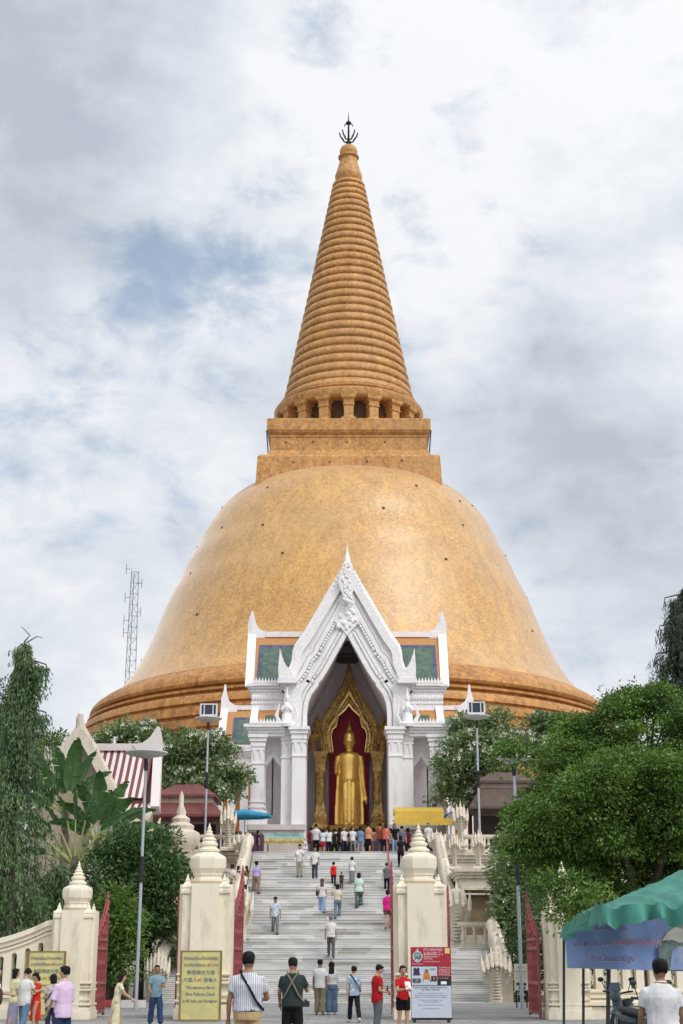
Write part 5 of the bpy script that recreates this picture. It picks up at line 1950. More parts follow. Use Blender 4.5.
for (xx, zz, ww) in [(-.12, -.26, .07), (.0, -.25, .05), (.12, -.27, .07), (-.06, -.40, .05), (.12, -.41, .03)]:
    b.bb(xx-ww, xx+ww, -.026, -.021, zs_+zz-.05, zs_+zz+.05)
b.build('black_print', M_SBK, sg, smooth=False)

# ------------------------------------------------------------------ lamp posts
M_GALV = mat('galvanised_steel', (0.42, 0.45, 0.49), rough=0.45, metal=0.3, var=0.1)
M_LAMPW = mat('lamp_white_metal', (0.62, 0.62, 0.61), rough=0.4)
M_SOLAR = mat('solar_cell_glass', (0.02, 0.025, 0.05), rough=0.15)
def lamp_post(u, vt, Y, zb, label, box=True, r=.062, rd=.85):
    x, zt = P(u, vt, Y)
    t = thing('lamp_post', label, 'lamp post', (x, Y, zb), 0, 'dish-topped lamp posts')
    h = zt-zb
    b_ = MB()
    b_.tube([(0, 0, 0), (0, 0, h*.5), (0, 0, h-.25)], [r*1.25, r*1.1, r*.9], 10)
    b_.build('pole', M_GALV, t)
    b_ = MB()
    b_.tube([(0, 0, h-.75), (0, 0, h-.2)], [r*1.3, r*1.5], 10)
    b_.build('black_collar', M_IRON, t)
    b_ = MB()
    b_.tube([(0, 0, h*.53-.5), (0, 0, h*.53+.5)], r*1.5, 10)
    b_.build('black_joint', M_IRON, t)
    b_ = MB()
    b_.lathe([(.10, h-.28), (.35, h-.20), (rd*.8, h-.13), (rd, h-.05), (rd, h-.01), (rd*.7, h+.03), (.2, h+.06)], seg=28)
    b_.build('dish', M_LAMPW, t)
    if box:
        f_ = MB()
        w2, h2 = .50, .78
        z = h+.12
        for a in (-1, 1):
            f_.bb(a*w2-.05, a*w2+.05, -.06, .06, z, z+h2)
            f_.bb(a*w2*.55-.03, a*w2*.55+.03, -.055, .055, z+.09, z+h2-.06)
        f_.bb(-w2+.05, w2-.05, -.055, .055, z+h2-.08, z+h2-.001)
        f_.bb(-w2+.05, w2-.05, -.055, .055, z, z+.10)
        f_.build('panel_frame', M_LAMPW, t, smooth=False)
        f_ = MB()
        f_.bb(-w2+.05, w2-.05, .0, .045, z+.1, z+h2-.08)
        f_.build('solar_panel', M_SOLAR, t, smooth=False)
    return t
lamp_post(146.5, 752, 58.0, 0, 'tall grey lamp post with flat dish top in front of the garden bush, left', False, .058, .86)
lamp_post(208.5, 718, 88.9, ZT, 'grey lamp post with dish and square panel on top, left of the portico')
lamp_post(476.5, 716, 88.9, ZT, 'grey lamp post with dish and square panel on top, right of the portico')
lamp_post(513.5, 757, 58.0, 0, 'grey lamp post with its top lost in the foliage of the large right tree', False, .062, .70)
# small cameras on the right lamp post
x, z = P(478, 772, 88.9)
cm = thing('security_camera', 'dark security camera pair clamped halfway up the right terrace lamp post', 'camera', (x, 88.8, z))
b = MB()
b.bb(-.45, .45, -.06, .04, -.05, .05)
b.build('bracket', M_IRON, cm, smooth=False)
for s_ in (-1, 1):
    b = MB()
    b.tube([(s_*.4, .1, .02), (s_*.45, -.4, -.08)], .10, 8)
    b.build('camera_body', M_IRON, cm)

# ------------------------------------------------------------------ striped roof temple hall, left
M_TRED = mat('maroon_roof_tile', (0.165, 0.045, 0.040), rough=0.55, var=0.15, scale=6)
M_TWH = mat('white_roof_tile', (0.66, 0.60, 0.58), rough=0.55, var=0.08, scale=6)
def side_hall():
    Yh = 80.0
    t = thing('temple_hall', 'small temple hall with red and white striped roof and tall white gable behind the palms', 'temple hall', (0, 0, 0))
    p = lambda u, v, Y=Yh: P(u, v, Y)
    # gable front: apex (80,722), right slope down to (122,806)
    xa_, za_ = p(80, 722)
    xr, zr = p(124, 806)
    xl = 2*xa_-xr
    zf_ = p(80, 900)[1]
    slope_r = [p(80, 724), p(86, 733), p(95, 748), p(105, 768), p(113, 785), p(120, 797), p(125, 804)]
    mir = lambda pts: [(2*xa_-x, z) for x, z in pts]
    b_ = MB()
    pts = mir(slope_r)[::-1]+slope_r[1:]
    b_.prism(pts+[(xr-.5, zf_), (xl+.5, zf_)], Yh+.6, Yh+1.2)
    b_.build('gable_wall', mat('cream_gable', (0.34, 0.27, 0.22), rough=0.8, var=0.25, scale=2, bump=.4), t, angle=30)
    for pts in (slope_r, mir(slope_r)):
        b_ = MB()
        rs_ = resample(pts, 30)
        of = offset(rs_, -.52 if pts is slope_r else .52)
        of = [(max(x, xa_+.001) if pts is slope_r else min(x, xa_-.001), z) for x, z in of]
        b_.strip(rs_, of, Yh, Yh+.5)
        for k in range(2, 29):
            b_.tube([(rs_[k][0], Yh+.2, rs_[k][1]-.05), (rs_[k][0]+(.05 if pts is slope_r else -.05), Yh+.2, rs_[k][1]+.22)], [.14, .02], 5)
        b_.build('barge_board', M_STUCCO, t, angle=30)
    b_ = MB()
    b_.tube([(xa_, Yh+.25, za_-.3), (xa_-.05, Yh+.2, za_+.25), (xa_, Yh+.1, za_+.5), (xa_+.02, Yh+.1, p(80, 712)[1])], [.26, .22, .14, .03], 8)
    b_.build('apex_spike', M_STUCCO, t)
    # roof behind the gable, its ridge running away from the street
    b_ = MB()
    b_.strip([(x, z-.25) for x, z in pts[::1]] if False else [(x, z-.3) for x, z in mir(slope_r)[::-1]+slope_r[1:]], [(x, z-.55) for x, z in mir(slope_r)[::-1]+slope_r[1:]], Yh+1.2, Yh+9)
    b_.build('cross_roof', M_TRED, t)
    # main roof: ridge parallel to the street, slope towards it in red and white stripes
    yr, ye = Yh+4.2, Yh+1.3
    zr_ = PZ(750, yr)
    ze_ = PZ(798, ye)
    x0, x1 = PX(98, 750, yr), PX(153.5, 750, yr)
    n = 17
    b_ = MB()
    for k in range(n):
        xa2, xb2 = x0+(x1-x0)*k/n, x0+(x1-x0)*(k+1)/n
        o = len(b_.v)
        pts = []
        m = 6
        for j in range(m+1):
            f = j/m
            y_ = yr+(ye-yr)*f
            z_ = zr_+(ze_-zr_)*(f**.92)
            pts.append((y_, z_))
        vs = [(xa2, a, c_) for a, c_ in pts]+[(xb2, a, c_) for a, c_ in pts]
        fs = [(j, j+1, m+1+j+1, m+1+j) for j in range(m)]
        b_.add(vs, fs, mi=k % 2)
    b_.xprism([(yr, zr_-.25), (ye+.15, ze_-.12), (ye+.15, ze_-.3), (yr, ze_-.3)], x0, x1-.02, mi=0)
    b_.xprism([(yr+.02, zr_-.05), (yr+4, ze_), (yr+.02, ze_)], x0, x1-.02, mi=0)
    b_.build('striped_roof', [M_TRED, M_TWH], t, angle=30, recalc=False)
    b_ = MB()
    b_.bb(x0-.8, x1, yr-.25, yr+.25, zr_-.06, zr_+.34)
    b_.tube([(PX(114, 748, yr), yr, zr_+.3), (PX(114, 748, yr), yr, zr_+.75)], [.10, .05], 6)
    b_.build('ridge', M_TWH, t, smooth=False)
    b_ = MB()
    xe = PX(151.5, 800, ye)
    b_.add([(x1, yr, zr_+.3), (x1+.5, yr, zr_+.3), (xe+.5, ye-.4, ze_-.5), (xe, ye-.4, ze_-.5), (x1, yr+.3, zr_-.6), (x1+.5, yr+.3, zr_-.6), (xe+.5, ye+.2, ze_-.9), (xe, ye+.2, ze_-.9)],
           [(0, 1, 2, 3), (4, 7, 6, 5), (0, 3, 7, 4), (1, 5, 6, 2), (0, 4, 5, 1), (3, 2, 6, 7)])
    b_.prism([(x1-1.2, zr_+.25), (x1-.6, zr_+.4), (x1-.2, zr_+.7), (x1+.05, zr_+1.1), (x1+.2, PZ(727, yr)), (x1+.28, PZ(727, yr)), (x1+.4, zr_+1.0), (x1+.5, zr_+.3), (x1+.5, zr_-.3), (x1-.9, zr_-.1)], yr-.31, yr+.31)
    b_.build('end_barge_board', M_TWH, t, angle=40)
    # lower tier
    yl = Yh+.2
    zl0, zl1 = PZ(813, yl+.6), PZ(802, ye)
    b_ = MB()
    xs0, xs1 = PX(108, 808, yl), PX(149, 808, yl)
    for k in range(12):
        xa2, xb2 = xs0+(xs1-xs0)*k/12, xs0+(xs1-xs0)*(k+1)/12
        b_.xprism([(ye+.3, zl1), (yl, zl0), (yl, zl0-.12), (ye+.3, zl1-.12)], xa2, xb2, mi=k % 2)
    b_.build('lower_striped_roof', [M_TRED, M_TWH], t, smooth=False)
    b_ = MB()
    lo = [p(112, 806), p(126, 812), p(140, 820), p(153, 830)]
    rs_ = resample(lo, 20)
    b_.strip(rs_, offset(rs_, -.55), Yh-.3, Yh+.1)
    b_.tube([(lo[-1][0]-.2, Yh-.1, lo[-1][1]-.1), (lo[-1][0]+.25, Yh-.1, lo[-1][1]+.1), (lo[-1][0]+.4, Yh-.1, lo[-1][1]+.65)], [.2, .16, .03], 6)
    b_.tube([(PX(146, 818, Yh), Yh-.1, PZ(820, Yh)), (PX(150, 812, Yh), Yh-.1, PZ(813, Yh)), (PX(151, 806, Yh), Yh-.1, PZ(808, Yh))], [.2, .16, .03], 6)
    b_.build('lower_barge_board', M_STUCCO, t, angle=30)
    b_ = MB()
    b_.bb(PX(104, 820, Yh), PX(150, 820, Yh), Yh+.8, Yh+1.1, zf_, PZ(812, Yh))
    b_.build('lower_wall', mat('cream_gable', (0.52, 0.44, 0.36)), t, smooth=False)
    for u in (92, 103, 112, 122):
        c_ = MB()
        x = PX(u, 850, Yh)
        c_.square([(.3, zf_), (.24, zf_+.3), (.2, zf_+.6), (.2, PZ(832, Yh)), (.34, PZ(826, Yh))], (x, Yh+.3))
        c_.build('column', M_TWH, t, angle=25)
    b_ = MB()
    b_.bb(PX(45, 745, Yh+6), PX(98, 745, Yh+6), Yh+6, Yh+6.4, PZ(760, Yh+6), PZ(746, Yh+6))
    b_.build('rear_ridge', M_TWH, t, smooth=False)
    b_ = MB()
    b_.bb(xl-1, PX(165, 850, Yh), Yh+.5, Yh+10, -.2, zf_)
    b_.build('base', M_STUCCO, t, smooth=False)
side_hall()

# ------------------------------------------------------------------ red roofed pavilion left, dark roofed pavilion right
def pavilion(u0, u1, v_ridge, v_band0, v_band1, v_eave, Y, label, roof_m, fascia_m):
    t = thing('pavilion', label, 'pavilion', (0, 0, 0))
    xa_, xb_ = PX(u0, v_eave, Y), PX(u1, v_eave, Y)
    xc_ = (xa_+xb_)/2
    hw = (xb_-xa_)/2
    def hip(z0_, z1_, h0, h1, d0, d1, yc):
        b_ = MB()
        lo = [(xc_-h0, yc-d0, z0_), (xc_+h0, yc-d0, z0_), (xc_+h0, yc+d0, z0_), (xc_-h0, yc+d0, z0_)]
        up = [(xc_-h1, yc-d1, z1_), (xc_+h1, yc-d1, z1_), (xc_+h1, yc+d1, z1_), (xc_-h1, yc+d1, z1_)]
        b_.add(lo+up+[(x, y_, z-.15) for x, y_, z in lo], [(0, 1, 5, 4), (1, 2, 6, 5), (2, 3, 7, 6), (3, 0, 4, 7), (4, 5, 6, 7), (0, 8, 9, 1), (1, 9, 10, 2), (2, 10, 11, 3), (3, 11, 8, 0), (8, 11, 10, 9)])
        return b_
    yc = Y+hw
    ze, zb0, zb1, zr = PZ(v_eave, Y), PZ(v_band1, Y+hw*.35), PZ(v_band0, Y+hw*.35), PZ(v_ridge, Y+hw*.8)
    hip(ze, zb0, hw, hw*.68, hw, hw*.68, yc).build('lower_roof', roof_m, t, smooth=False)
    b_ = MB()
    b_.bb(xc_-hw*.66, xc_+hw*.66, yc-hw*.66, yc+hw*.66, zb0-.1, zb1)
    b_.build('clerestory', fascia_m, t, smooth=False)
    hip(zb1, zr, hw*.78, hw*.3, hw*.78, hw*.1, yc).build('upper_roof', roof_m, t, smooth=False)
    for sx in (-1, 1):
        for sy in (-1, 1):
            c_ = MB()
            c_.bb(xc_+sx*hw*.85-.12, xc_+sx*hw*.85+.12, yc+sy*hw*.85-.12, yc+sy*hw*.85+.12, ZT, ze-.1)
            c_.build('post', mat('dark_timber_post', (0.07, 0.04, 0.03), rough=0.8), t, smooth=False)
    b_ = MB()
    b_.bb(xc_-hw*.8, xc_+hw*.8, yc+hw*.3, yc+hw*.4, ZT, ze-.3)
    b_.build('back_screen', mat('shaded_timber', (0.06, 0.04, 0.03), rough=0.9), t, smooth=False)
    return t
pavilion(142, 224, 784, 795, 803, 814, 88.95, 'open pavilion with two-tier maroon roof on the terrace behind the left tree', M_TRED, mat('cream_fascia', (0.6, 0.5, 0.4)))
pavilion(470, 545, 772, 781, 788, 806, 88.95, 'open pavilion with dark brown roof on the terrace behind the right tree', mat('dark_brown_roof', (0.10, 0.065, 0.05), rough=0.7, var=0.2), mat('pinkish_fascia', (0.42, 0.30, 0.26)))

# a stone post with lotus bud, between the temple hall and the terrace
x, z = P(181, 812, 84)
bp = thing('boundary_pillar', 'white stucco pillar with stepped bud top beside the red roofed pavilion', 'pillar', (x, 84, 0))
b = MB()
b.square([(.75, 0), (.75, z-2.2)])
b.build('shaft', M_STUCCO, bp, smooth=False)
b = MB()
b.lathe([(.8, z-2.2), (1.0, z-1.9), (1.15, z-1.5), (1.1, z-1.2), (.75, z-1.0), (.8, z-.8), (.5, z-.6), (.55, z-.4), (.28, z-.2), (.3, z), (.14, z+.4), (.14, z+.9), (.02, z+1.2)], seg=8)
b.build('bud_finial', M_STUCCO, bp, angle=30)

# ------------------------------------------------------------------ stalls, parasols and small things on the terrace
M_YEL2 = mat('yellow_awning_cloth', (0.82, 0.58, 0.10), rough=0.7, var=0.08, scale=3, trans=.3)
Y_ = 92.0
x0, x1 = PX(394, 815, Y_), PX(452, 815, Y_)
stl = thing('awning_stall', 'stall under a two-tier yellow awning right of the arch', 'stall', ((x0+x1)/2, Y_, ZT))
W_ = (x1-x0)/2
z0_, z1_, z2_ = PZ(825, Y_)-ZT, PZ(819.5, Y_)-ZT, PZ(811, Y_)-ZT
b = MB()
b.xprism([(-.05, z1_+.02), (.0, z2_), (1.2, z2_+.35), (2.6, z2_), (2.6, z2_-.05), (1.2, z2_+.28), (.02, z2_-.06)], -W_*.98, W_*.72)
n = 26
vs, fs = [], []
for k in range(n+1):
    x = -W_+2*W_*k/n
    vs += [(x, -.25, z1_), (x, -.28, z0_-.06*abs(math.sin(k*PI/2)))]
for k in range(n):
    fs.append((2*k, 2*k+1, 2*k+3, 2*k+2))
vs2 = [(a, c_+.02, d) for a, c_, d in vs]
fs2 = [tuple(reversed([i+len(vs) for i in f])) for f in fs]
b.add(vs+vs2, fs+fs2)
b.xprism([(-.25, z1_), (-.25, z1_+.05), (2.4, z1_+.12), (2.4, z1_+.07)], -W_, W_)
b.build('awning', M_YEL2, stl, recalc=False, angle=40)
for sx in (-1, 1):
    for yy_ in (-.1, 2.3):
        p = MB()
        p.tube([(sx*W_*.93, yy_, 0), (sx*W_*.93, yy_, z1_+.02)], .035, 6)
        p.build('post', M_GALV, stl)
b = MB()
b.bb(-W_*.85, W_*.85, .3, 1.1, .72, .78)
b.bb(-W_*.84, W_*.84, .32, .36, .0, .72)
b.build('counter', mat('dark_counter_cloth', (0.08, 0.05, 0.06), rough=0.9), stl, smooth=False)


def parasol(u, v_top, v_rim, r, Y, label, cols, tilt=0.0):
    x = PX(u, v_rim, Y)
    zt, zr = PZ(v_top, Y), PZ(v_rim, Y)
    t = thing('parasol', label, 'parasol', (x, Y, ZT))
    b_ = MB()
    n = 8
    vs = [(0, 0, zt-ZT)]
    for k in range(n):
        a = 2*PI*k/n+.2
        vs.append((r*math.cos(a), r*math.sin(a), zr-ZT))
    for k in range(n):
        a = 2*PI*k/n+.2
        vs.append((r*1.0*math.cos(a), r*1.0*math.sin(a), zr-ZT-.14))
    fs, mi = [], []
    for k in range(n):
        k2 = (k+1) % n
        b_.add([vs[0], vs[1+k], vs[1+k2]], [(0, 1, 2)], mi=k % len(cols))
        b_.add([vs[1+k], vs[1+k2], vs[9+k2], vs[9+k]], [(0, 3, 2, 1)], mi=k % len(cols))
    b_.build('canopy', cols, t, smooth=False, recalc=False)
    b_ = MB()
    b_.tube([(0, 0, 0), (0, 0, zt-ZT+.15)], .03, 6)
    b_.build('pole', M_GALV, t)
    return t
parasol(245, 809, 815, 1.75, 91.5, 'blue parasol on the terrace at the left of the portico', [mat('sky_blue_canopy', (0.04, 0.30, 0.50), rough=0.7, trans=.15)])
parasol(451, 811, 822, .95, 95.2, 'blue and white parasol behind the right end of the yellow awning', [mat('navy_canopy', (0.03, 0.08, 0.28), rough=0.7), mat('white_canopy', (0.7, 0.7, 0.7), rough=0.7)])
# folded purple cloth under the blue parasol: a vendor's table
Y_ = 91.6
x = PX(243, 835, Y_)
vt = thing('vendor_table', 'low table under a purple cloth below the blue parasol', 'table', (x, Y_, ZT))
b = MB()
b.bb(-1.3, 1.3, -.5, .5, .0, 1.3)
b.build('purple_cloth', mat('purple_cloth', (0.12, 0.04, 0.10), rough=0.9, var=.3, scale=3), vt, smooth=False)
b = MB()
for k in range(10):
    b.ball((-1.2+k*.26, -.2+.3*(k % 2), 1.38), (.12, .12, .1+.1*rnd.random()), 8, 6)
b.build('goods', mat('mixed_goods', (0.30, 0.20, 0.18), var=.6, scale=4, col2=(.05, .12, .1)), vt)
# turquoise and gold cloth sign on the left plinth
Y_ = 94.6
x0, x1 = PX(264, 838, Y_), PX(304, 838, Y_)
sb = thing('cloth_sign', 'long pale turquoise sign with gold border before the left plinth of the portico', 'sign', ((x0+x1)/2, Y_, PZ(844, Y_)))
b = MB()
w2 = (x1-x0)/2
b.bb(-w2, w2, -.03, .03, .35, PZ(833, Y_)-PZ(844, Y_))
b.build('panel', mat('pale_turquoise_print', (0.45, 0.56, 0.50), var=.25, scale=2.5, col2=(.22, .42, .36)), sb, smooth=False)
b = MB()
b.bb(-w2, w2, -.032, .032, .0, .345)
for k in range(16):
    b.ball((-w2+(k+.5)*w2/8, -.04, .2), (.09, .05, .12), 6, 5)
b.build('gold_border', mat('gold_print', (0.55, 0.44, 0.18), var=.3, scale=5), sb)
b = MB()
for a in (-.8, .8):
    b.bb(a*w2-.04, a*w2+.04, .04, .1, ZT-PZ(844, Y_), .4)
b.build('leg', M_IRON, sb, smooth=False)
text('\u0e27\u0e31\u0e14\u0e1e\u0e23\u0e30\u0e1b\u0e10\u0e21\u0e40\u0e08\u0e14\u0e35\u0e22\u0e4c', .34, .1, .58, -.034, M_TEAL, sb, width=w2*1.3)
# offering table with flowers before the arch
Y_ = 95.0
x = PX(336, 840, Y_)
ot = thing('offering_table', 'offering table heaped with flowers and garlands before the golden statue', 'table', (PX(352, 840, Y_), Y_, ZT))
b = MB()
b.bb(-2.3, 2.3, -.4, .4, .9, .98)
b.bb(-2.28, 2.28, -.38, .38, .0, .9)
b.build('table', mat('gold_brocade', (0.40, 0.28, 0.08), var=.3, scale=4), ot, smooth=False)
b = MB()
for k in range(60):
    b.ball((rnd.uniform(-2.2, 2.2), rnd.uniform(-.3, .3), .98+rnd.random()*.8), .10+.08*rnd.random(), 6, 5, mi=rnd.randrange(3))
b.build('flower_heap', [mat('leaf_green_offering', (0.10, 0.16, 0.05)), mat('pale_petals', (0.60, 0.60, 0.50)), mat('orange_petals', (0.5, 0.3, 0.08))], ot)

# ------------------------------------------------------------------ green tent with a blue banner
M_TENT = mat('teal_green_tarpaulin', (0.075, 0.275, 0.215), rough=0.6, var=0.2, scale=1.5, bump=.9, bscale=3, trans=.25, stain=(0.05, 0.13, 0.13), stain_amt=.5, spec=.25)
tent = thing('market_tent', 'green tarpaulin market tent on thin dark poles at the right edge', 'tent', (0, 0, 0))
def tent_pts():
    NX, NY = 60, 24
    # corners in photo pixels and distances
    A_ = (602, 903, 27.0)     # front left eave
    B_ = (800, 868, 27.0)     # front right eave
    C_ = (563, 925, 38.0)     # rear left eave
    vs, fs = [], []
    ax, az = P(*A_)
    bx, bz = P(*B_)
    cx, cz_ = P(*C_)
    bz = az+.05
    az_ = az
    for i in range(NX+1):
        s_ = i/NX
        for j in range(NY+1):
            t = j/NY
            x = ax+(bx-ax)*s_+(cx-ax)*t*(1-s_)
            y_ = 27.0+11.0*t
            ridge = 1-abs(2*t-1)
            z = az_+(cz_-az_)*t*(1-.4*s_)+min(1.1, 1.15*s_+.03)*ridge**.75+.18*s_
            sag = .10*abs(math.sin(s_*PI*7))*(1-ridge)
            z -= sag*.6
            z += .09*mnoise.noise(Vector((x*1.1, y_*1.4, 3)))+.05*mnoise.noise(Vector((x*3.1, y_*1.2, 7)))-.06*abs(math.sin(s_*PI*10))*(.3+.7*(1-ridge))
            vs.append((x, y_, z))
    for i in range(NX):
        for j in range(NY):
            a = i*(NY+1)+j
            fs.append((a, a+NY+1, a+NY+2, a+1))
    return vs, fs, NX, NY
vs, fs, NX, NY = tent_pts()
b = MB()
b.add(vs, fs)
# valance hanging from the front, left and rear edges, scalloped and wavy
def valance(edge, depth, dirv):
    n = len(edge)
    out_ = []
    for k, p in enumerate(edge):
        f = k/(n-1)
        wv = .16*math.sin(f*PI*15+math.sin(f*23))+.05*mnoise.noise(Vector((k*.4, 1, 2)))
        d = depth*(.86+.10*math.sin(f*17)+.12*mnoise.noise(Vector((f*14, 2, 5))))
        out_.append([(p[0]+dirv[0]*wv*h, p[1]+dirv[1]*wv*h, p[2]-d*h) for h in (0, .5, 1)])
    vv = [q_ for r_ in out_ for q_ in r_]
    ff = []
    for k in range(n-1):
        for j in range(2):
            ff.append((k*3+j, k*3+j+1, k*3+j+4, k*3+j+3))
    b.add(vv, ff)
valance([vs[i*(NY+1)] for i in range(NX+1)], .37, (0, -1))
valance([vs[j] for j in range(NY+1)], .40, (-1, 0))
b.build('canopy', M_TENT, tent, recalc=False, angle=60)
M_POLE = mat('dark_bamboo_pole', (0.045, 0.05, 0.045), rough=0.7)
for (u, Y, vt) in [(564, 37.8, 928), (609, 37.4, 945), (583.5, 37.6, 945)]:
    x, zt = P(u, vt, Y)
    x2 = PX(u-1.5 if u == 609 else u-.5, 1024, Y)
    p = MB()
    p.tube([(x2, Y, 0), (x, Y, zt+.1)], .055 if u == 609 else .035, 7)
    p.build('pole', M_POLE, tent)
for X_ in (9.2,):
    for Y in (27.2, 37.8):
        p = MB()
        p.tube([(X_, Y, 0), (X_, Y, 3.0)], .04, 7)
        p.build('pole', M_POLE, tent)
# banner
Yb = 36.6
def bu(f):
    return 566+(725-566)*f
M_BAN = mat('blue_banner_cloth', (0.42, 0.53, 0.80), rough=0.7, var=0.25, scale=.8, bump=.3, bscale=2.5, trans=.4)
ban = thing('banner', 'pale blue printed banner with outlined lettering hung under the green tent', 'banner', (0, 0, 0))
NB = 64
vs, fs = [], []
for k in range(NB+1):
    f = k/NB
    x = PX(566, 950, Yb)+(PX(725, 950, Yb)-PX(566, 950, Yb))*f
    yb = Yb+.10*math.sin(f*11)+.05*math.sin(f*31)
    zt = PZ(931, Yb)+(PZ(913, Yb)-PZ(931, Yb))*min(1, f*1.6)**.7
    zb = PZ(968, Yb)+(PZ(972.5, Yb)-PZ(968, Yb))*f
    for j in range(9):
        t = j/8
        vs.append((x, yb+.05*math.sin(t*5+f*9), zt+(zb-zt)*t))
for k in range(NB):
    for j in range(8):
        a = k*9+j
        fs.append((a, a+1, a+10, a+9))
n0 = len(vs)
b = MB()
b.add(vs, fs)
b.add([(x, y_+.012, z) for x, y_, z in vs], [tuple(reversed(f)) for f in fs])
b.build('cloth', M_BAN, ban, recalc=False, angle=60)
M_BINK = mat('banner_navy_ink', (0.16, 0.07, 0.26), rough=0.7)
M_BPNK = mat('banner_pink_ink', (0.62, 0.05, 0.12), rough=0.7)
M_BWHT = mat('banner_white_ink', (0.55, 0.56, 0.62), rough=0.7)
def btext(s_, u, v, size, m, wd_px, name='lettering'):
    x, z = P(u, v, Yb)
    w_m = wd_px*Yb*CT/FPX
    text(s_, size*1.06, x, z-.012, Yb-.22, M_BWHT, ban, width=w_m*1.03, ext=.001)
    text(s_, size*.97, x, z, Yb-.226, m, ban, width=w_m)
T1 = '\u0e02\u0e2d\u0e40\u0e0a\u0e34\u0e0d\u0e17\u0e38\u0e01\u0e17\u0e48\u0e32\u0e19'
T2 = '\u0e19\u0e21\u0e31\u0e2a\u0e01\u0e32\u0e23\u0e2d\u0e07\u0e04\u0e4c'
T3 = '\u0e1e\u0e23\u0e30\u0e1b\u0e10\u0e21\u0e40\u0e08\u0e14\u0e35\u0e22\u0e4c\u0e19\u0e04\u0e23\u0e1b\u0e10\u0e21'
T4 = '\u0e08\u0e31\u0e07\u0e2b\u0e27\u0e31\u0e14\u0e19\u0e04\u0e23\u0e1b\u0e10\u0e21'
btext(T1, 609, 928, .19, M_BINK, 32)
btext(T2, 591, 943.5, .20, M_BINK, 40)
btext(T3, 636, 942, .21, M_BPNK, 45)
btext(T4, 611, 958.5, .21, M_BINK, 44)
# printed picture at the banner's right: a pale hill over dark trees
b = MB()
def bp_(u, v):
    return P(u, v, Yb)
b.prism([bp_(657, 969), bp_(657, 948), bp_(662, 935), bp_(670, 926), bp_(680, 921), bp_(695, 918), bp_(720, 917), bp_(722, 971)], Yb-.20, Yb-.19, mi=0)
b.prism([bp_(660, 941), bp_(666, 932), bp_(674, 927), bp_(684, 931), bp_(690, 940), bp_(678, 943), bp_(670, 940)], Yb-.212, Yb-.202, mi=1)
b.prism([bp_(668, 970), bp_(670, 952), bp_(678, 946), bp_(690, 949), bp_(700, 970)], Yb-.214, Yb-.204, mi=2)
b.build('printed_picture', [mat('print_forest', (0.16, 0.20, 0.20), var=.5, scale=5, col2=(.05, .09, .06)), mat('print_stone', (0.42, 0.40, 0.36), var=.15, scale=3), mat('print_indigo', (0.10, 0.15, 0.33), var=.8, scale=7, col2=(.35, .38, .45))], ban, smooth=False)

# ------------------------------------------------------------------ motorcycles parked under the tent
def motorcycle(x, y, rz, label, body_m):
    t = thing('motorcycle', label, 'motorcycle', (x, y, 0), rz, 'motorcycles under the tent')
    M_RUB = mat('black_rubber', (0.02, 0.02, 0.02), rough=0.8)
    for yy_ in (-.62, .62):
        b_ = MB()
        ring = [(0, yy_+.26*math.cos(2*PI*k/20), .30+.26*math.sin(2*PI*k/20)) for k in range(21)]
        b_.tube(ring, .045, 8)
        w2 = b_.build('wheel', M_RUB, t)
        b_ = MB()
        for k in range(6):
            a = PI*k/6
            b_.tube([(0, yy_-.24*math.cos(a), .30-.24*math.sin(a)), (0, yy_+.24*math.cos(a), .30+.24*math.sin(a))], .012, 5)
        b_.build('spokes', M_GALV, w2)
    b_ = MB()
    b_.tube([(0, -.60, .32), (0, -.48, .62), (0, -.40, .95)], [.04, .05, .05], 8)
    b_.tube([(0, -.42, .85), (0, -.2, .42), (0, .2, .38), (0, .45, .55)], [(.14, .10), (.12, .12), (.13, .13), (.10, .10)], 10)
    b_.tube([(0, .05, .62), (0, .4, .66), (0, .85, .72)], [(.09, .12), (.10, .14), (.05, .06)], 10)
    b_.tube([(0, -.78, .56), (0, -.62, .62), (0, -.46, .56)], [(.02, .06), (.04, .08), (.02, .06)], 8)
    b_.build('bodywork', body_m, t)
    b_ = MB()
    b_.tube([(0, .0, .74), (0, .3, .78), (0, .7, .82)], [(.05, .11), (.06, .14), (.04, .10)], 10)
    b_.build('seat', M_RUB, t)
    b_ = MB()
    b_.tube([(-.33, -.25, 1.02), (-.2, -.36, 1.0), (0, -.42, .95), (.2, -.36, 1.0), (.33, -.25, 1.02)], .02, 7)
    b_.build('handlebar', M_IRON, t)
    for s_ in (-1, 1):
        b_ = MB()
        b_.tube([(s_*.24, -.34, 1.0), (s_*.32, -.36, 1.22)], .01, 5)
        b_.ball((s_*.34, -.37, 1.26), (.07, .025, .05), 10, 7)
        b_.build('mirror', M_IRON, t)
    b_ = MB()
    b_.ball((0, -.5, .93), (.12, .10, .13), 12, 8)
    b_.tube([(0, -.52, 1.02), (0, -.50, 1.2)], [(.02, .14), (.01, .10)], 8)
    b_.build('headlamp_fairing', body_m, t)
    return t
motorcycle(PX(641, 1000, 26.0), 26.0, R(18), 'parked motorcycle with dark fairing behind the white shirt man', mat('dark_teal_fairing', (0.02, 0.045, 0.05), rough=.3))
motorcycle(PX(622, 1010, 33.0), 33.0, R(-25), 'parked motorcycle with pale blue fairing low beside the thick tent pole', mat('pale_blue_fairing', (0.09, 0.13, 0.155), rough=.3))
# ------------------------------------------------------------------ vegetation
import numpy as np
rg_ = np.random.default_rng(11)


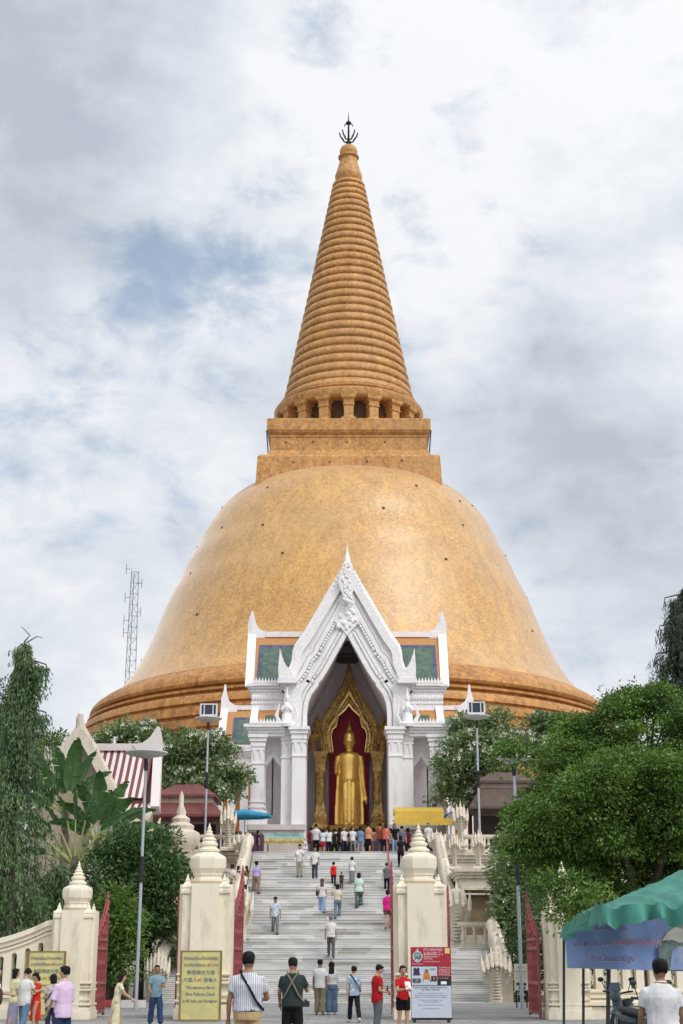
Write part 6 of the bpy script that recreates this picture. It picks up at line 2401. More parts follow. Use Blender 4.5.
def leaf_mat(name, dark, light, rough=0.5, trans=0.3, gloss=0.4):
    m = bpy.data.materials.new(name)
    m.use_nodes = True
    g = NT(m.node_tree)
    o = g.n('ShaderNodeOutputMaterial')
    b = g.n('ShaderNodeBsdfPrincipled', i_Roughness=rough)
    b.inputs['Specular IOR Level'].default_value = gloss
    ge = g.n('ShaderNodeNewGeometry')
    tc_ = g.n('ShaderNodeTexCoord')
    n = g.n('ShaderNodeTexNoise', i_Scale=0.9, i_Detail=3.0)
    g.l(tc_.outputs['Object'], n.inputs['Vector'])
    ad = g.n('ShaderNodeMath', operation='MULTIPLY_ADD')
    g.l(ge.outputs['Random Per Island'], ad.inputs[0])
    ad.inputs[1].default_value = 0.42
    mr = g.n('ShaderNodeMapRange', i_1=0.3, i_2=0.7, i_3=-0.08, i_4=0.62)
    g.l(n.outputs['Fac'], mr.inputs[0])
    g.l(mr.outputs[0], ad.inputs[2])
    mx = g.n('ShaderNodeMix', data_type='RGBA')
    g.l(ad.outputs[0], mx.inputs[0])
    mx.inputs[6].default_value = tuple(dark)+(1,)
    mx.inputs[7].default_value = tuple(light)+(1,)
    g.l(mx.outputs[2], b.inputs['Base Color'])
    tr = g.n('ShaderNodeBsdfTranslucent')
    g.l(mx.outputs[2], tr.inputs[0])
    ms = g.n('ShaderNodeMixShader', i_0=trans)
    g.l(b.outputs[0], ms.inputs[1])
    g.l(tr.outputs[0], ms.inputs[2])
    g.l(ms.outputs[0], o.inputs[0])
    return m


M_BARK = mat('grey_bark', (0.16, 0.13, 0.10), rough=0.9, var=.3, scale=4, bump=.6, bscale=14)
M_BARK2 = mat('dark_bark', (0.07, 0.055, 0.045), rough=0.9, var=.3, scale=4, bump=.6, bscale=14)
L_BIG = leaf_mat('pinnate_leaf', (0.038, 0.100, 0.019), (0.200, 0.325, 0.052), .5, .22)
L_FRA = leaf_mat('frangipani_leaf', (0.090, 0.155, 0.058), (0.29, 0.38, 0.15), .42, .25, .5)
L_DRK = leaf_mat('glossy_dark_leaf', (0.030, 0.075, 0.020), (0.130, 0.220, 0.065), .40, .25, .5)
L_MAST = leaf_mat('drooping_mast_leaf', (0.045, 0.100, 0.040), (0.200, 0.290, 0.115), .45, .2, .4)
L_SHRUB = leaf_mat('fresh_shrub_leaf', (0.070, 0.150, 0.028), (0.220, 0.340, 0.070), .5, .35)
L_CON = leaf_mat('grey_green_needle', (0.030, 0.052, 0.032), (0.085, 0.115, 0.068), .6, .15)
L_FLW = mat('white_petal', (0.72, 0.70, 0.60), rough=.6)


def unit(v):
    return v/np.maximum(1e-9, np.linalg.norm(v, axis=1, keepdims=True))


def leaf_mesh(name, base, axis, length, width, m, parent, loc, fold=0.25):
    """one small folded leaf per point: base point, direction, length, width"""
    n = len(base)
    axis = unit(axis)
    rnd_ = unit(rg_.normal(size=(n, 3))+np.array([0, 0, 1.2]))
    side = unit(np.cross(axis, rnd_))
    nor = np.cross(side, axis)
    L = length.reshape(-1, 1)
    W = width.reshape(-1, 1)
    mid = base+axis*L*.45
    tip = base+axis*L-nor*L*.12
    v = np.empty((n, 4, 3))
    v[:, 0] = base
    v[:, 1] = mid+side*W*.5+nor*W*fold
    v[:, 2] = tip
    v[:, 3] = mid-side*W*.5+nor*W*fold
    idx = np.arange(n)*4
    f = np.empty((n, 2, 3), dtype=np.int32)
    f[:, 0] = np.stack([idx, idx+1, idx+2], 1)
    f[:, 1] = np.stack([idx, idx+2, idx+3], 1)
    me = bpy.data.meshes.new(name)
    me.vertices.add(n*4)
    me.vertices.foreach_set('co', v.reshape(-1).astype(np.float32))
    me.loops.add(n*6)
    me.loops.foreach_set('vertex_index', f.reshape(-1))
    me.polygons.add(n*2)
    me.polygons.foreach_set('loop_start', np.arange(0, n*6, 3, dtype=np.int32))
    me.materials.append(m)
    me.update(calc_edges=True)
    me.validate()
    o = bpy.data.objects.new(name, me)
    COL.objects.link(o)
    o.parent = parent
    return o


def lumpy(blobs, n, size):
    """break each blob into smaller lumps standing on its outside"""
    out_ = []
    for c, r in blobs:
        r = np.array(r)
        d = unit(rg_.normal(size=(n, 3))+np.array([0, -.25, .25]))
        for k in range(n):
            q_ = np.array(c)+d[k]*r*(.62+.22*rg_.random())
            s_ = size*(.7+.6*rg_.random())
            out_.append((tuple(q_), tuple(r*s_*np.array([1.05, 1.05, .62]))))
    return out_


def crown_points(blobs, n_clump, per, rc, flat=.6, shell=.45, upb=0.0):
    """clump centres spread through blobs, then leaf points round each clump; returns points and outward directions"""
    vols = np.array([b_[1][0]*b_[1][1]*b_[1][2] for b_ in blobs])**.75
    k = np.maximum(1, (n_clump*vols/vols.sum()).astype(int))
    pts, out_, cen = [], [], []
    for (c, r), kk in zip(blobs, k):
        d = unit(rg_.normal(size=(kk, 3))+np.array([0, -.15, upb]))
        rad = (shell+(1-shell)*rg_.random(kk)**.6)*(1+.14*rg_.normal(size=kk))
        cc = np.array(c)+d*rad[:, None]*np.array(r)
        sz = rc*(.6+.8*rg_.random(kk))
        p = rg_.normal(size=(kk, per, 3))
        p = p/np.maximum(1, np.linalg.norm(p, axis=2, keepdims=True)/1.6)
        p *= np.array([1, 1, flat])*sz[:, None, None]*.62
        # each clump arches: outer leaves hang lower
        hr = np.linalg.norm(p[:, :, :2], axis=2)
        p[:, :, 2] -= .35*hr**2/np.maximum(.05, sz[:, None])
        pts.append((cc[:, None, :]+p).reshape(-1, 3))
        o = d[:, None, :]*.4+p/(sz[:, None, None]+1e-6)
        out_.append(o.reshape(-1, 3))
        cen.append(cc)
    return np.concatenate(pts), np.concatenate(out_), np.concatenate(cen)


def limbs(b_, base, tops, r0, fork=.45, seed=1):
    """trunk from base with limbs bending to given points"""
    rr = random.Random(seed)
    c = Vector((0, 0, 0))
    for t in tops:
        c += Vector(t)
    c /= len(tops)
    base = Vector(base)
    fk = base.lerp(Vector((c.x*.5+base.x*.5, c.y*.5+base.y*.5, c.z)), fork)
    b_.tube([base-Vector((0, 0, .2)), base+Vector((0, 0, .15)), base.lerp(fk, .5)+Vector((rr.uniform(-.12, .12), rr.uniform(-.1, .1), 0)), fk], [r0*1.5, r0*1.12, r0*.92, r0*.8], 10)
    for t in tops:
        t = Vector(t)
        m1 = fk.lerp(t, .4)+Vector((rr.uniform(-.3, .3), rr.uniform(-.3, .3), rr.uniform(.0, .35)))
        m2 = fk.lerp(t, .75)+Vector((rr.uniform(-.25, .25), rr.uniform(-.25, .25), rr.uniform(.0, .25)))
        b_.tube([fk-(fk-base)*.06, m1, m2, t], [r0*.6, r0*.42, r0*.25, r0*.09], 7)
        for _ in range(3):
            e_ = m2.lerp(t, rr.random())+Vector((rr.uniform(-1, 1), rr.uniform(-1, 1), rr.uniform(-.2, .8)))*.9
            b_.tube([m2, m2.lerp(e_, .5)+Vector((0, 0, .1)), e_], [r0*.2, r0*.13, r0*.05], 5)


def tree(name, label, cat, uvY, blobs_px, leafm, bark, n_clump, per, rc, ll, lw, r0, zb=0.0, droop=.35, flat=.6, up=.25, group=None, flowers=0, seed=1, fork=.45, shell=.45, ydepth=.8, lumps=0, lsize=.42, fill=0):
    """blobs_px: (u, v, radius_u px, radius_v px, dY) seen in the photo, placed at real distances"""
    u, Y = uvY
    x0 = PX(u, 900, Y)
    t = thing(name, label, cat, (x0, Y, zb), 0, group)
    blobs = []
    for (bu_, bv_, ru, rv, dY) in blobs_px:
        x, z = P(bu_, bv_, Y+dY)
        s_ = (Y+dY)/FPX*1.0
        rx = ru*s_
        rz = rv*s_
        blobs.append(((x-x0, dY, z-zb), (rx, max(rx, rz)*ydepth, rz)))
    b_ = MB()
    tops = [(c[0], c[1], c[2]+r[2]*.2) for (c, r), bp_x in zip(blobs, blobs_px) if bp_x[2] >= 20 and bp_x[4] > -5] or [blobs[0][0]]
    limbs(b_, (0, 0, 0), tops, r0, fork, seed)
    tr = b_.build('trunk', bark, t)
    inner = blobs
    if lumps:
        blobs = lumpy(blobs, lumps, lsize)
    p, o, cen = crown_points(blobs, n_clump, per, rc, flat, shell, .55 if lumps else 0.0)
    if fill:
        p2, o2, _ = crown_points([(c, tuple(.8*k for k in r)) for c, r in inner], fill, 70, .7, .6, .3)
        p, o = np.concatenate([p, p2]), np.concatenate([o, o2])
    n = len(p)
    ax = o+rg_.normal(size=(n, 3))*.55+np.array([0, 0, up-droop])
    ln = ll*(.65+.7*rg_.random(n))
    leaf_mesh('crown', p, ax, ln, lw*(.7+.6*rg_.random(n)), leafm, t, None)
    if flowers:
        b2 = MB()
        sel = rg_.choice(len(cen), size=min(flowers, len(cen)), replace=False)
        for i in sel:
            c = cen[i]
            for k in range(5):
                q_ = Vector(c)+Vector((rnd.uniform(-.3, .3), rnd.uniform(-.5, .0), rnd.uniform(.0, .35)))
                a = rnd.random()*6
                for j in range(3):
                    an = a+2*PI*j/3
                    d1 = Vector((math.cos(an), -.5, math.sin(an)))*.09
                    d2 = Vector((math.cos(an+.9), -.4, math.sin(an+.9)))*.09
                    b2.add([q_, q_+d1, q_+(d1+d2)*.75, q_+d2], [(0, 1, 2, 3)])
        fl = b2.build('blossoms', L_FLW, t, smooth=False, recalc=False)
        fl['kind'] = 'stuff'
    return t


# the big feathery tree on the right, in front of the terrace
tree('rain_tree', 'largest tree, broad with feathery bright green foliage, behind the green tent', 'tree', (640, 50.5),
     [(566, 800, 46, 44, 0), (606, 742, 46, 42, 1), (655, 722, 48, 44, 2), (700, 760, 60, 66, 1), (640, 800, 66, 58, 0), (590, 860, 56, 46, -1), (650, 880, 62, 46, 0), (526, 815, 16, 22, -1),
      (512, 752, 18, 13, -2), (560, 760, 24, 22, 0), (560, 868, 40, 34, -1), (720, 860, 60, 60, 0), (548, 838, 34, 30, -2), (610, 800, 50, 50, -2.5), (577, 898, 26, 24, -6), (680, 800, 60, 70, -2), (588, 918, 12, 10, -6.5), (556, 890, 16, 18, -6)],
     L_BIG, M_BARK2, 2100, 90, .46, .135, .07, .32, 0, .45, .42, .25, seed=3, fork=.35, shell=.7, lumps=8, lsize=.44, fill=500)
tree('plumeria_tree', 'round frangipani tree with pale blossoms covering the right wing of the portico', 'tree', (488, 95.5),
     [(472, 770, 36, 36, 0), (505, 740, 44, 32, 1), (455, 790, 22, 24, -.5), (520, 765, 40, 40, 1), (490, 780, 36, 30, -1), (545, 735, 32, 26, 2), (460, 757, 22, 22, 0)],
     L_FRA, M_BARK, 900, 26, .60, .30, .155, .28, ZT, .15, .6, .35, flowers=150, seed=5, lumps=6, lsize=.48)
tree('plumeria_tree', 'frangipani tree with pale blossoms directly left of the portico, beside the tall lamp post', 'tree', (205, 95.5),
     [(200, 765, 38, 30, 0), (222, 777, 24, 26, -.5), (185, 752, 26, 22, .5), (213, 748, 22, 17, 0), (205, 790, 28, 22, -.8), (178, 772, 22, 20, 0), (233, 785, 10, 12, 0)],
     L_FRA, M_BARK, 620, 26, .58, .30, .155, .25, ZT, .15, .6, .35, flowers=130, seed=6, lumps=6, lsize=.48)
tree('plumeria_tree', 'frangipani tree rising behind the striped roof hall under the stupa drum', 'tree', (130, 97.0),
     [(118, 742, 24, 17, 0), (140, 738, 26, 18, 0), (105, 752, 16, 16, 0), (158, 752, 18, 18, .5)],
     L_FRA, M_BARK, 300, 26, .58, .34, .13, .25, ZT, .15, .6, .35, flowers=50, seed=8)
tree('plumeria_tree', 'leafy frangipani between the niche wall and the grey lamp post on the right', 'tree', (504, 70.0),
     [(510, 872, 16, 26, 0), (516, 897, 18, 28, 0), (506, 908, 12, 18, -.5), (512, 848, 14, 16, .5), (527, 868, 22, 30, 1), (518, 925, 18, 18, 0)],
     L_FRA, M_BARK, 430, 24, .48, .27, .105, .2, 0, .2, .6, .35, flowers=30, seed=9)
tree('star_apple_tree', 'dense dark green rounded tree behind the tall lamp post, left of the central gate pillars', 'tree', (142, 66.0),
     [(142, 868, 42, 36, 0), (160, 850, 26, 22, 0), (122, 850, 26, 20, 0), (150, 900, 40, 36, -.5), (118, 890, 26, 34, 0), (170, 890, 22, 40, 0), (135, 930, 40, 34, -.5), (165, 935, 26, 34, 0)],
     L_DRK, M_BARK2, 620, 30, .48, .24, .105, .22, 0, .2, .65, .3, seed=10, lumps=6, lsize=.48)
tree('flowering_shrub', 'lighter green leafy shrub beside the left red gate leaf, before the dark rounded tree', 'shrub', (112, 60.5),
     [(112, 930, 20, 26, 0), (118, 905, 18, 20, 0), (105, 955, 16, 26, 0), (122, 955, 18, 24, 0), (128, 925, 14, 20, 0)],
     L_SHRUB, M_BARK2, 260, 26, .42, .22, .09, .09, 0, .25, .6, .3, seed=12, fork=.3)
tree('broadleaf_tree', 'pale thin-leaved tree at the left edge behind the tall drooping tree', 'tree', (-4, 80.0),
     [(2, 705, 20, 24, 0), (-14, 730, 26, 30, 0), (6, 745, 18, 26, 0)], leaf_mat('pale_thin_leaf', (0.05, 0.085, 0.035), (0.13, 0.17, 0.08)), M_BARK, 170, 22, .55, .24, .10, .25, 0, .2, .6, .3, seed=13)
tree('broadleaf_tree', 'small bright tree top between the drooping tree and the white temple gable', 'tree', (55, 92.0),
     [(56, 742, 14, 12, 0), (44, 752, 12, 14, 0), (66, 752, 8, 8, 0), (50, 775, 18, 22, 0)], L_SHRUB, M_BARK, 150, 22, .55, .26, .11, .2, 0, .2, .6, .3, seed=14)
tree('garden_shrub', 'dark leafy shrub low behind the small garden sign', 'shrub', (524, 65.5),
     [(519, 960, 9, 16, 0), (530, 975, 14, 20, .5), (522, 985, 8, 14, 0), (526, 940, 10, 12, .6)], L_DRK, M_BARK2, 150, 24, .34, .17, .07, .05, 0, .2, .6, .3, seed=15, fork=.3)
tree('garden_tree', 'dark leafy tree in the shade behind the right gate leaf and cream pillar', 'tree', (548, 63.0),
     [(545, 920, 26, 40, 0), (575, 930, 40, 40, 1), (530, 950, 18, 26, .5), (620, 930, 50, 40, 2), (670, 930, 40, 40, 2)], L_DRK, M_BARK2, 400, 26, .5, .22, .09, .15, 0, .2, .6, .3, seed=16, fork=.3)
tree('garden_tree', 'dark leafy tree filling the garden behind the curved left wall', 'tree', (40, 62.0),
     [(40, 915, 34, 40, 0), (10, 930, 34, 40, .5), (70, 930, 26, 40, .5), (85, 900, 18, 40, .5), (-20, 930, 30, 40, 0)], L_DRK, M_BARK2, 420, 26, .5, .22, .09, .15, 0, .3, .7, .2, seed=17, fork=.3)


def weeping(name, label, u, Y, vt, prof, leafm, n_strand, seed, ln=.24, lw=.055, zb=0.0, side=(), bare=0):
    """narrow mast tree: branches bend straight down and carry hanging narrow leaves
    prof: (photo row, half width px) from the top down"""
    rs = np.random.default_rng(seed)
    x0, ztop = P(u, vt, Y)
    t = thing(name, label, 'tree', (x0, Y, zb))
    H = ztop-zb
    hz = np.array([PZ(v, Y)-zb for v, w in prof])[::-1]
    hw = np.array([w*Y/FPX for v, w in prof])[::-1]
    b_ = MB()
    b_.tube([(0, 0, -.2), (.05, 0, H*.3), (-.05, .05, H*.6), (.06, 0, H*.85), (0, 0, H)], [.26, .21, .15, .07, .02], 8)
    base, ax = [], []
    for k in range(n_strand):
        h = hz[0]+(hz[-1]-hz[0])*rs.random()**.85
        w_ = np.interp(h, hz, hw)
        a = rs.random()*2*PI
        r = w_*(.35+.65*rs.random()**.6)*(1+.32*math.sin(a*2+h*2.3)+.22*math.sin(a*3-h*4))
        x, y_ = r*math.cos(a), r*math.sin(a)
        L = .5+1.3*rs.random()
        h0 = min(H-.1, h+.25)
        pts = [(x*.1, y_*.1, h0+.15), (x*.55, y_*.55, h0+.3), (x*.9, y_*.9, h0+.05), (x, y_, h0-.45*L), (x*1.02, y_*1.02, h0-L)]
        if k % 5 == 0:
            b_.tube(pts, [.03, .025, .018, .012, .006], 4)
        P_ = np.array(pts)
        m = int(10+L*26)
        f = rs.random(m)**.8*(len(pts)-1)
        i = np.minimum(len(pts)-2, f.astype(int))
        q_ = P_[i]+(P_[i+1]-P_[i])*(f-i)[:, None]
        q_ = q_+rs.normal(size=(m, 3))*.055
        base.append(q_)
        d = np.stack([x*.3+rs.normal(size=m)*.5, y_*.3+rs.normal(size=m)*.5, -1-.4*rs.random(m)], 1)
        ax.append(d)
    for (du, v, L, spread) in side:          # hanging side sprays that break the outline
        x, z = P(u+du, v, Y)
        x -= x0
        z -= zb
        b_.tube([(0, 0, z+.1), (x*.4, 0, z+.45), (x*.9, 0, z+.3), (x, 0, z-.2)], [.05, .04, .03, .012], 5)
        for k in range(10):
            xx = x*(.45+.6*rs.random())
            y_ = rs.normal()*.25
            zz = z+.3-abs(xx/x-.7)*.4
            LL = L*(.35+.75*rs.random())
            m = int(14+LL*20)
            f = rs.random(m)
            base.append(np.stack([xx+rs.normal(size=m)*spread, y_+rs.normal(size=m)*spread, zz-f*LL], 1))
            ax.append(np.stack([rs.normal(size=m)*.5, rs.normal(size=m)*.5, -1-.4*rs.random(m)], 1))
    if bare:
        b_.tube([(0, 0, H-.1), (-.08, 0, H+.35), (.12, 0, H+.6), (-.25, 0, H+.95)], [.05, .035, .025, .012], 5)
        b_.tube([(.0, 0, H+.3), (.4, 0, H+.55), (.65, 0, H+.5)], [.03, .02, .008], 5)
    b_.build('trunk', M_BARK2, t)
    base = np.concatenate(base)
    ax = np.concatenate(ax)
    n = len(base)
    leaf_mesh('crown', base, ax, ln*(.6+.8*rs.random(n)), lw*(.7+.7*rs.random(n)), leafm, t, None, .15)
    return t


weeping('mast_tree', 'tall narrow drooping mast tree with a bare forked tip at the left edge', 26, 56.0, 650,
        [(648, 3), (655, 8), (680, 15), (700, 13), (730, 20), (760, 26), (800, 30), (850, 33), (900, 36), (945, 36), (985, 20)], L_MAST, 620, 3, .20, .05,
        side=[(22, 672, 1.4, .10), (14, 672, .8, .1), (-10, 655, .8, .1), (22, 720, 1.0, .12), (-22, 705, 1.0, .12), (26, 745, 1.2, .12)], bare=1)
weeping('mast_tree', 'second drooping mast tree partly cut off by the left edge of the view', -24, 58.0, 720,
        [(718, 5), (740, 18), (770, 26), (820, 32), (880, 36), (945, 36), (985, 20)], L_MAST, 500, 4)
weeping('mast_tree', 'shorter drooping mast tree in front of the traveller palms on the left', 60, 58.5, 872,
        [(870, 4), (880, 16), (890, 22), (910, 26), (950, 26), (985, 12)], L_MAST, 330, 6)
weeping('casuarina_tree', 'tall dark feathery evergreen rising behind the large tree at the right edge', 687, 66.0, 592,
        [(592, 5), (605, 14), (625, 20), (645, 22), (670, 26), (700, 28), (760, 30)], L_CON, 620, 9, ln=.30, lw=.035,
        side=[(-24, 604, 1.3, .12), (-30, 632, 1.6, .12), (-18, 622, 1.2, .1), (-34, 660, 1.5, .12), (-26, 668, 1.8, .14), (-18, 650, 1.4, .1)])


# traveller's palm and banana clump
L_BAN = leaf_mat('banana_blade', (0.030, 0.085, 0.022), (0.085, 0.175, 0.045), .35, .25, .5)
L_FAN = leaf_mat('fan_petiole', (0.26, 0.30, 0.10), (0.42, 0.42, 0.17), .5, .1)
def palm(u, vb, Y, label, leaves, rot=0):
    """leaves: (angle from upright deg, stalk length, blade length, half width, turn of the blade deg)"""
    x0, zc_ = P(u, vb, Y)
    t = thing('traveller_palm', label, 'palm', (x0, Y, 0), rot)
    b_ = MB()
    b_.tube([(0, 0, -.2), (.06, 0, zc_*.5), (0, 0, zc_+.2)], [.26, .2, .2], 10)
    b_.build('trunk', M_BARK, t)
    for i, (ang, Lp, LB, hw, tw) in enumerate(leaves):
        a = R(ang)
        d = Vector((math.sin(a), 0, math.cos(a)))
        sd_ = Vector((math.cos(a), 0, -math.sin(a)))
        b0 = Vector((math.sin(a)*.2, (-1)**i*.05, zc_))
        p2 = b0+d*Lp
        pt = MB()
        pt.tube([b0-d*.15, b0+d*Lp*.5, p2], [(.13, .07), (.075, .045), (.055, .03)], 6)
        pt.build('leaf_stalk', L_FAN, t)
        hw *= .72
        n = 26
        bend = Vector((math.sin(a)*.8, rnd.uniform(-.5, -.1), -.35-.5*abs(math.sin(a))))
        s2 = sd_*math.cos(R(tw))+Vector((0, -1, 0))*math.sin(R(tw))
        nr = d.cross(s2)
        lf = MB()
        cs = [p2+d*LB*(k/n)+bend*((k/n)**2.2)*LB*.5 for k in range(n+1)]
        ws = [hw*min(1.0, (k/n+.03)*5.5)**.6*min(1.0, (1.0-k/n)*2.2+.02)**.55 for k in range(n+1)]
        for sg in (-1, 1):
            k = 0
            while k < n:
                m = rnd.choice((1, 2, 2, 3, 4))
                k2 = min(n, k+m)
                dz = Vector((0, 0, -1))*rnd.uniform(.0, .22)*hw+nr*rnd.uniform(-.12, .12)*hw
                vs = []
                for j in range(k, k2+1):
                    e = cs[j]+s2*sg*ws[j]*rnd.uniform(.93, 1.0)+d*ws[j]*.28+dz
                    vs += [cs[j], cs[j].lerp(e, .55)+nr*.08*hw, e]
                fs = []
                for j in range(k2-k):
                    fs += [(3*j, 3*j+1, 3*j+4, 3*j+3), (3*j+1, 3*j+2, 3*j+5, 3*j+4)]
                lf.add(vs, fs)
                k = k2
        lf.tube(cs, [.03*(1-.8*k/n) for k in range(n+1)], 5)
        lf.build('leaf_blade', L_BAN, t, recalc=False, angle=50)
    return t
palm(75, 862, 67.0, "pale stalked traveller's palm fan low in front of the white temple hall",
     [(-70, 1.2, 1.3, .26, 20), (-52, 1.5, 1.5, .28, 40), (-38, 1.7, 1.5, .28, 30), (-25, 1.8, 1.6, .28, 50), (-13, 1.9, 1.6, .28, 60), (-2, 1.9, 1.7, .28, 50), (10, 1.9, 1.6, .28, 60), (22, 1.8, 1.6, .28, 45), (35, 1.7, 1.5, .28, 30), (50, 1.5, 1.5, .28, 40), (66, 1.2, 1.4, .26, 20)])
palm(66, 812, 69.5, "traveller's palm with big upright torn blades left of the white temple gable",
     [(-40, .7, 2.2, .42, 30), (-24, .9, 2.6, .48, 20), (-8, .9, 2.9, .52, 10), (5, 1.0, 3.1, .56, -15), (16, .9, 2.8, .50, 35), (32, .8, 2.2, .45, 20), (-58, .6, 1.9, .40, 10)])
palm(98, 842, 69.0, "traveller's palm with drooping dark broad blades in front of the striped roof hall",
     [(-48, .6, 1.7, .40, 15), (-30, .7, 2.2, .42, 25), (-14, .9, 2.5, .46, 20), (0, 1.0, 2.8, .50, 5), (16, 1.0, 2.6, .48, 15), (8, .8, 2.1, .46, 10), (24, .8, 2.1, .48, -10), (42, .8, 2.2, .46, 20), (60, .8, 2.1, .42, 30), (82, .7, 1.6, .36, 20)])
# clipped hedges
def hedge(x0, x1, y0, y1, h, label):
    t = thing('clipped_hedge', label, 'hedge', ((x0+x1)/2, (y0+y1)/2, 0))
    w2, d2 = (x1-x0)/2, (y1-y0)/2
    b_ = MB()
    b_.bb(-w2+.1, w2-.1, -d2+.1, d2-.1, 0, h-.1)
    b_.build('branches', M_BARK2, t, smooth=False)
    n = int(1500*(x1-x0)*h/4)
    f = rg_.random(n)
    p = np.stack([rg_.uniform(-w2, w2, n), np.where(f < .6, -d2, rg_.uniform(-d2, d2, n)), np.where(f < .6, rg_.uniform(0, h, n), h)], 1)
    p += rg_.normal(size=p.shape)*.05
    leaf_mesh('leaves', p, rg_.normal(size=p.shape)+np.array([0, -.5, .4]), .10*(.6+.8*rg_.random(n)), .05*(.7+.6*rg_.random(n)), L_DRK, t, None)
hedge(-20, -8.8, 60.6, 61.6, 1.0, 'low clipped dark hedge behind the red and white kerb on the left')
hedge(7.9, 16, 60.6, 61.6, .8, 'low clipped dark hedge behind the small garden sign on the right')
# ------------------------------------------------------------------ people
SKIN = [mat('skin_light_tan', (0.44, 0.26, 0.17), rough=.55, var=.06), mat('skin_brown', (0.30, 0.16, 0.095), rough=.55, var=.06), mat('skin_fair', (0.52, 0.33, 0.24), rough=.55, var=.06)]
M_HAIR = mat('black_hair', (0.008, 0.007, 0.007), rough=.65, var=.3, scale=20, bump=.5, bscale=40, spec=.2)
M_GHAIR = mat('grey_hair', (0.16, 0.155, 0.15), rough=.6, var=.2, scale=20)
M_SHOE = mat('dark_shoe', (0.03, 0.026, 0.024), rough=.5)
M_WSHOE = mat('white_shoe', (0.65, 0.64, 0.62), rough=.5)
M_FACE = mat('face_dark', (0.02, 0.014, 0.012), rough=.5)
M_LIP = mat('lips', (0.30, 0.10, 0.09), rough=.5)


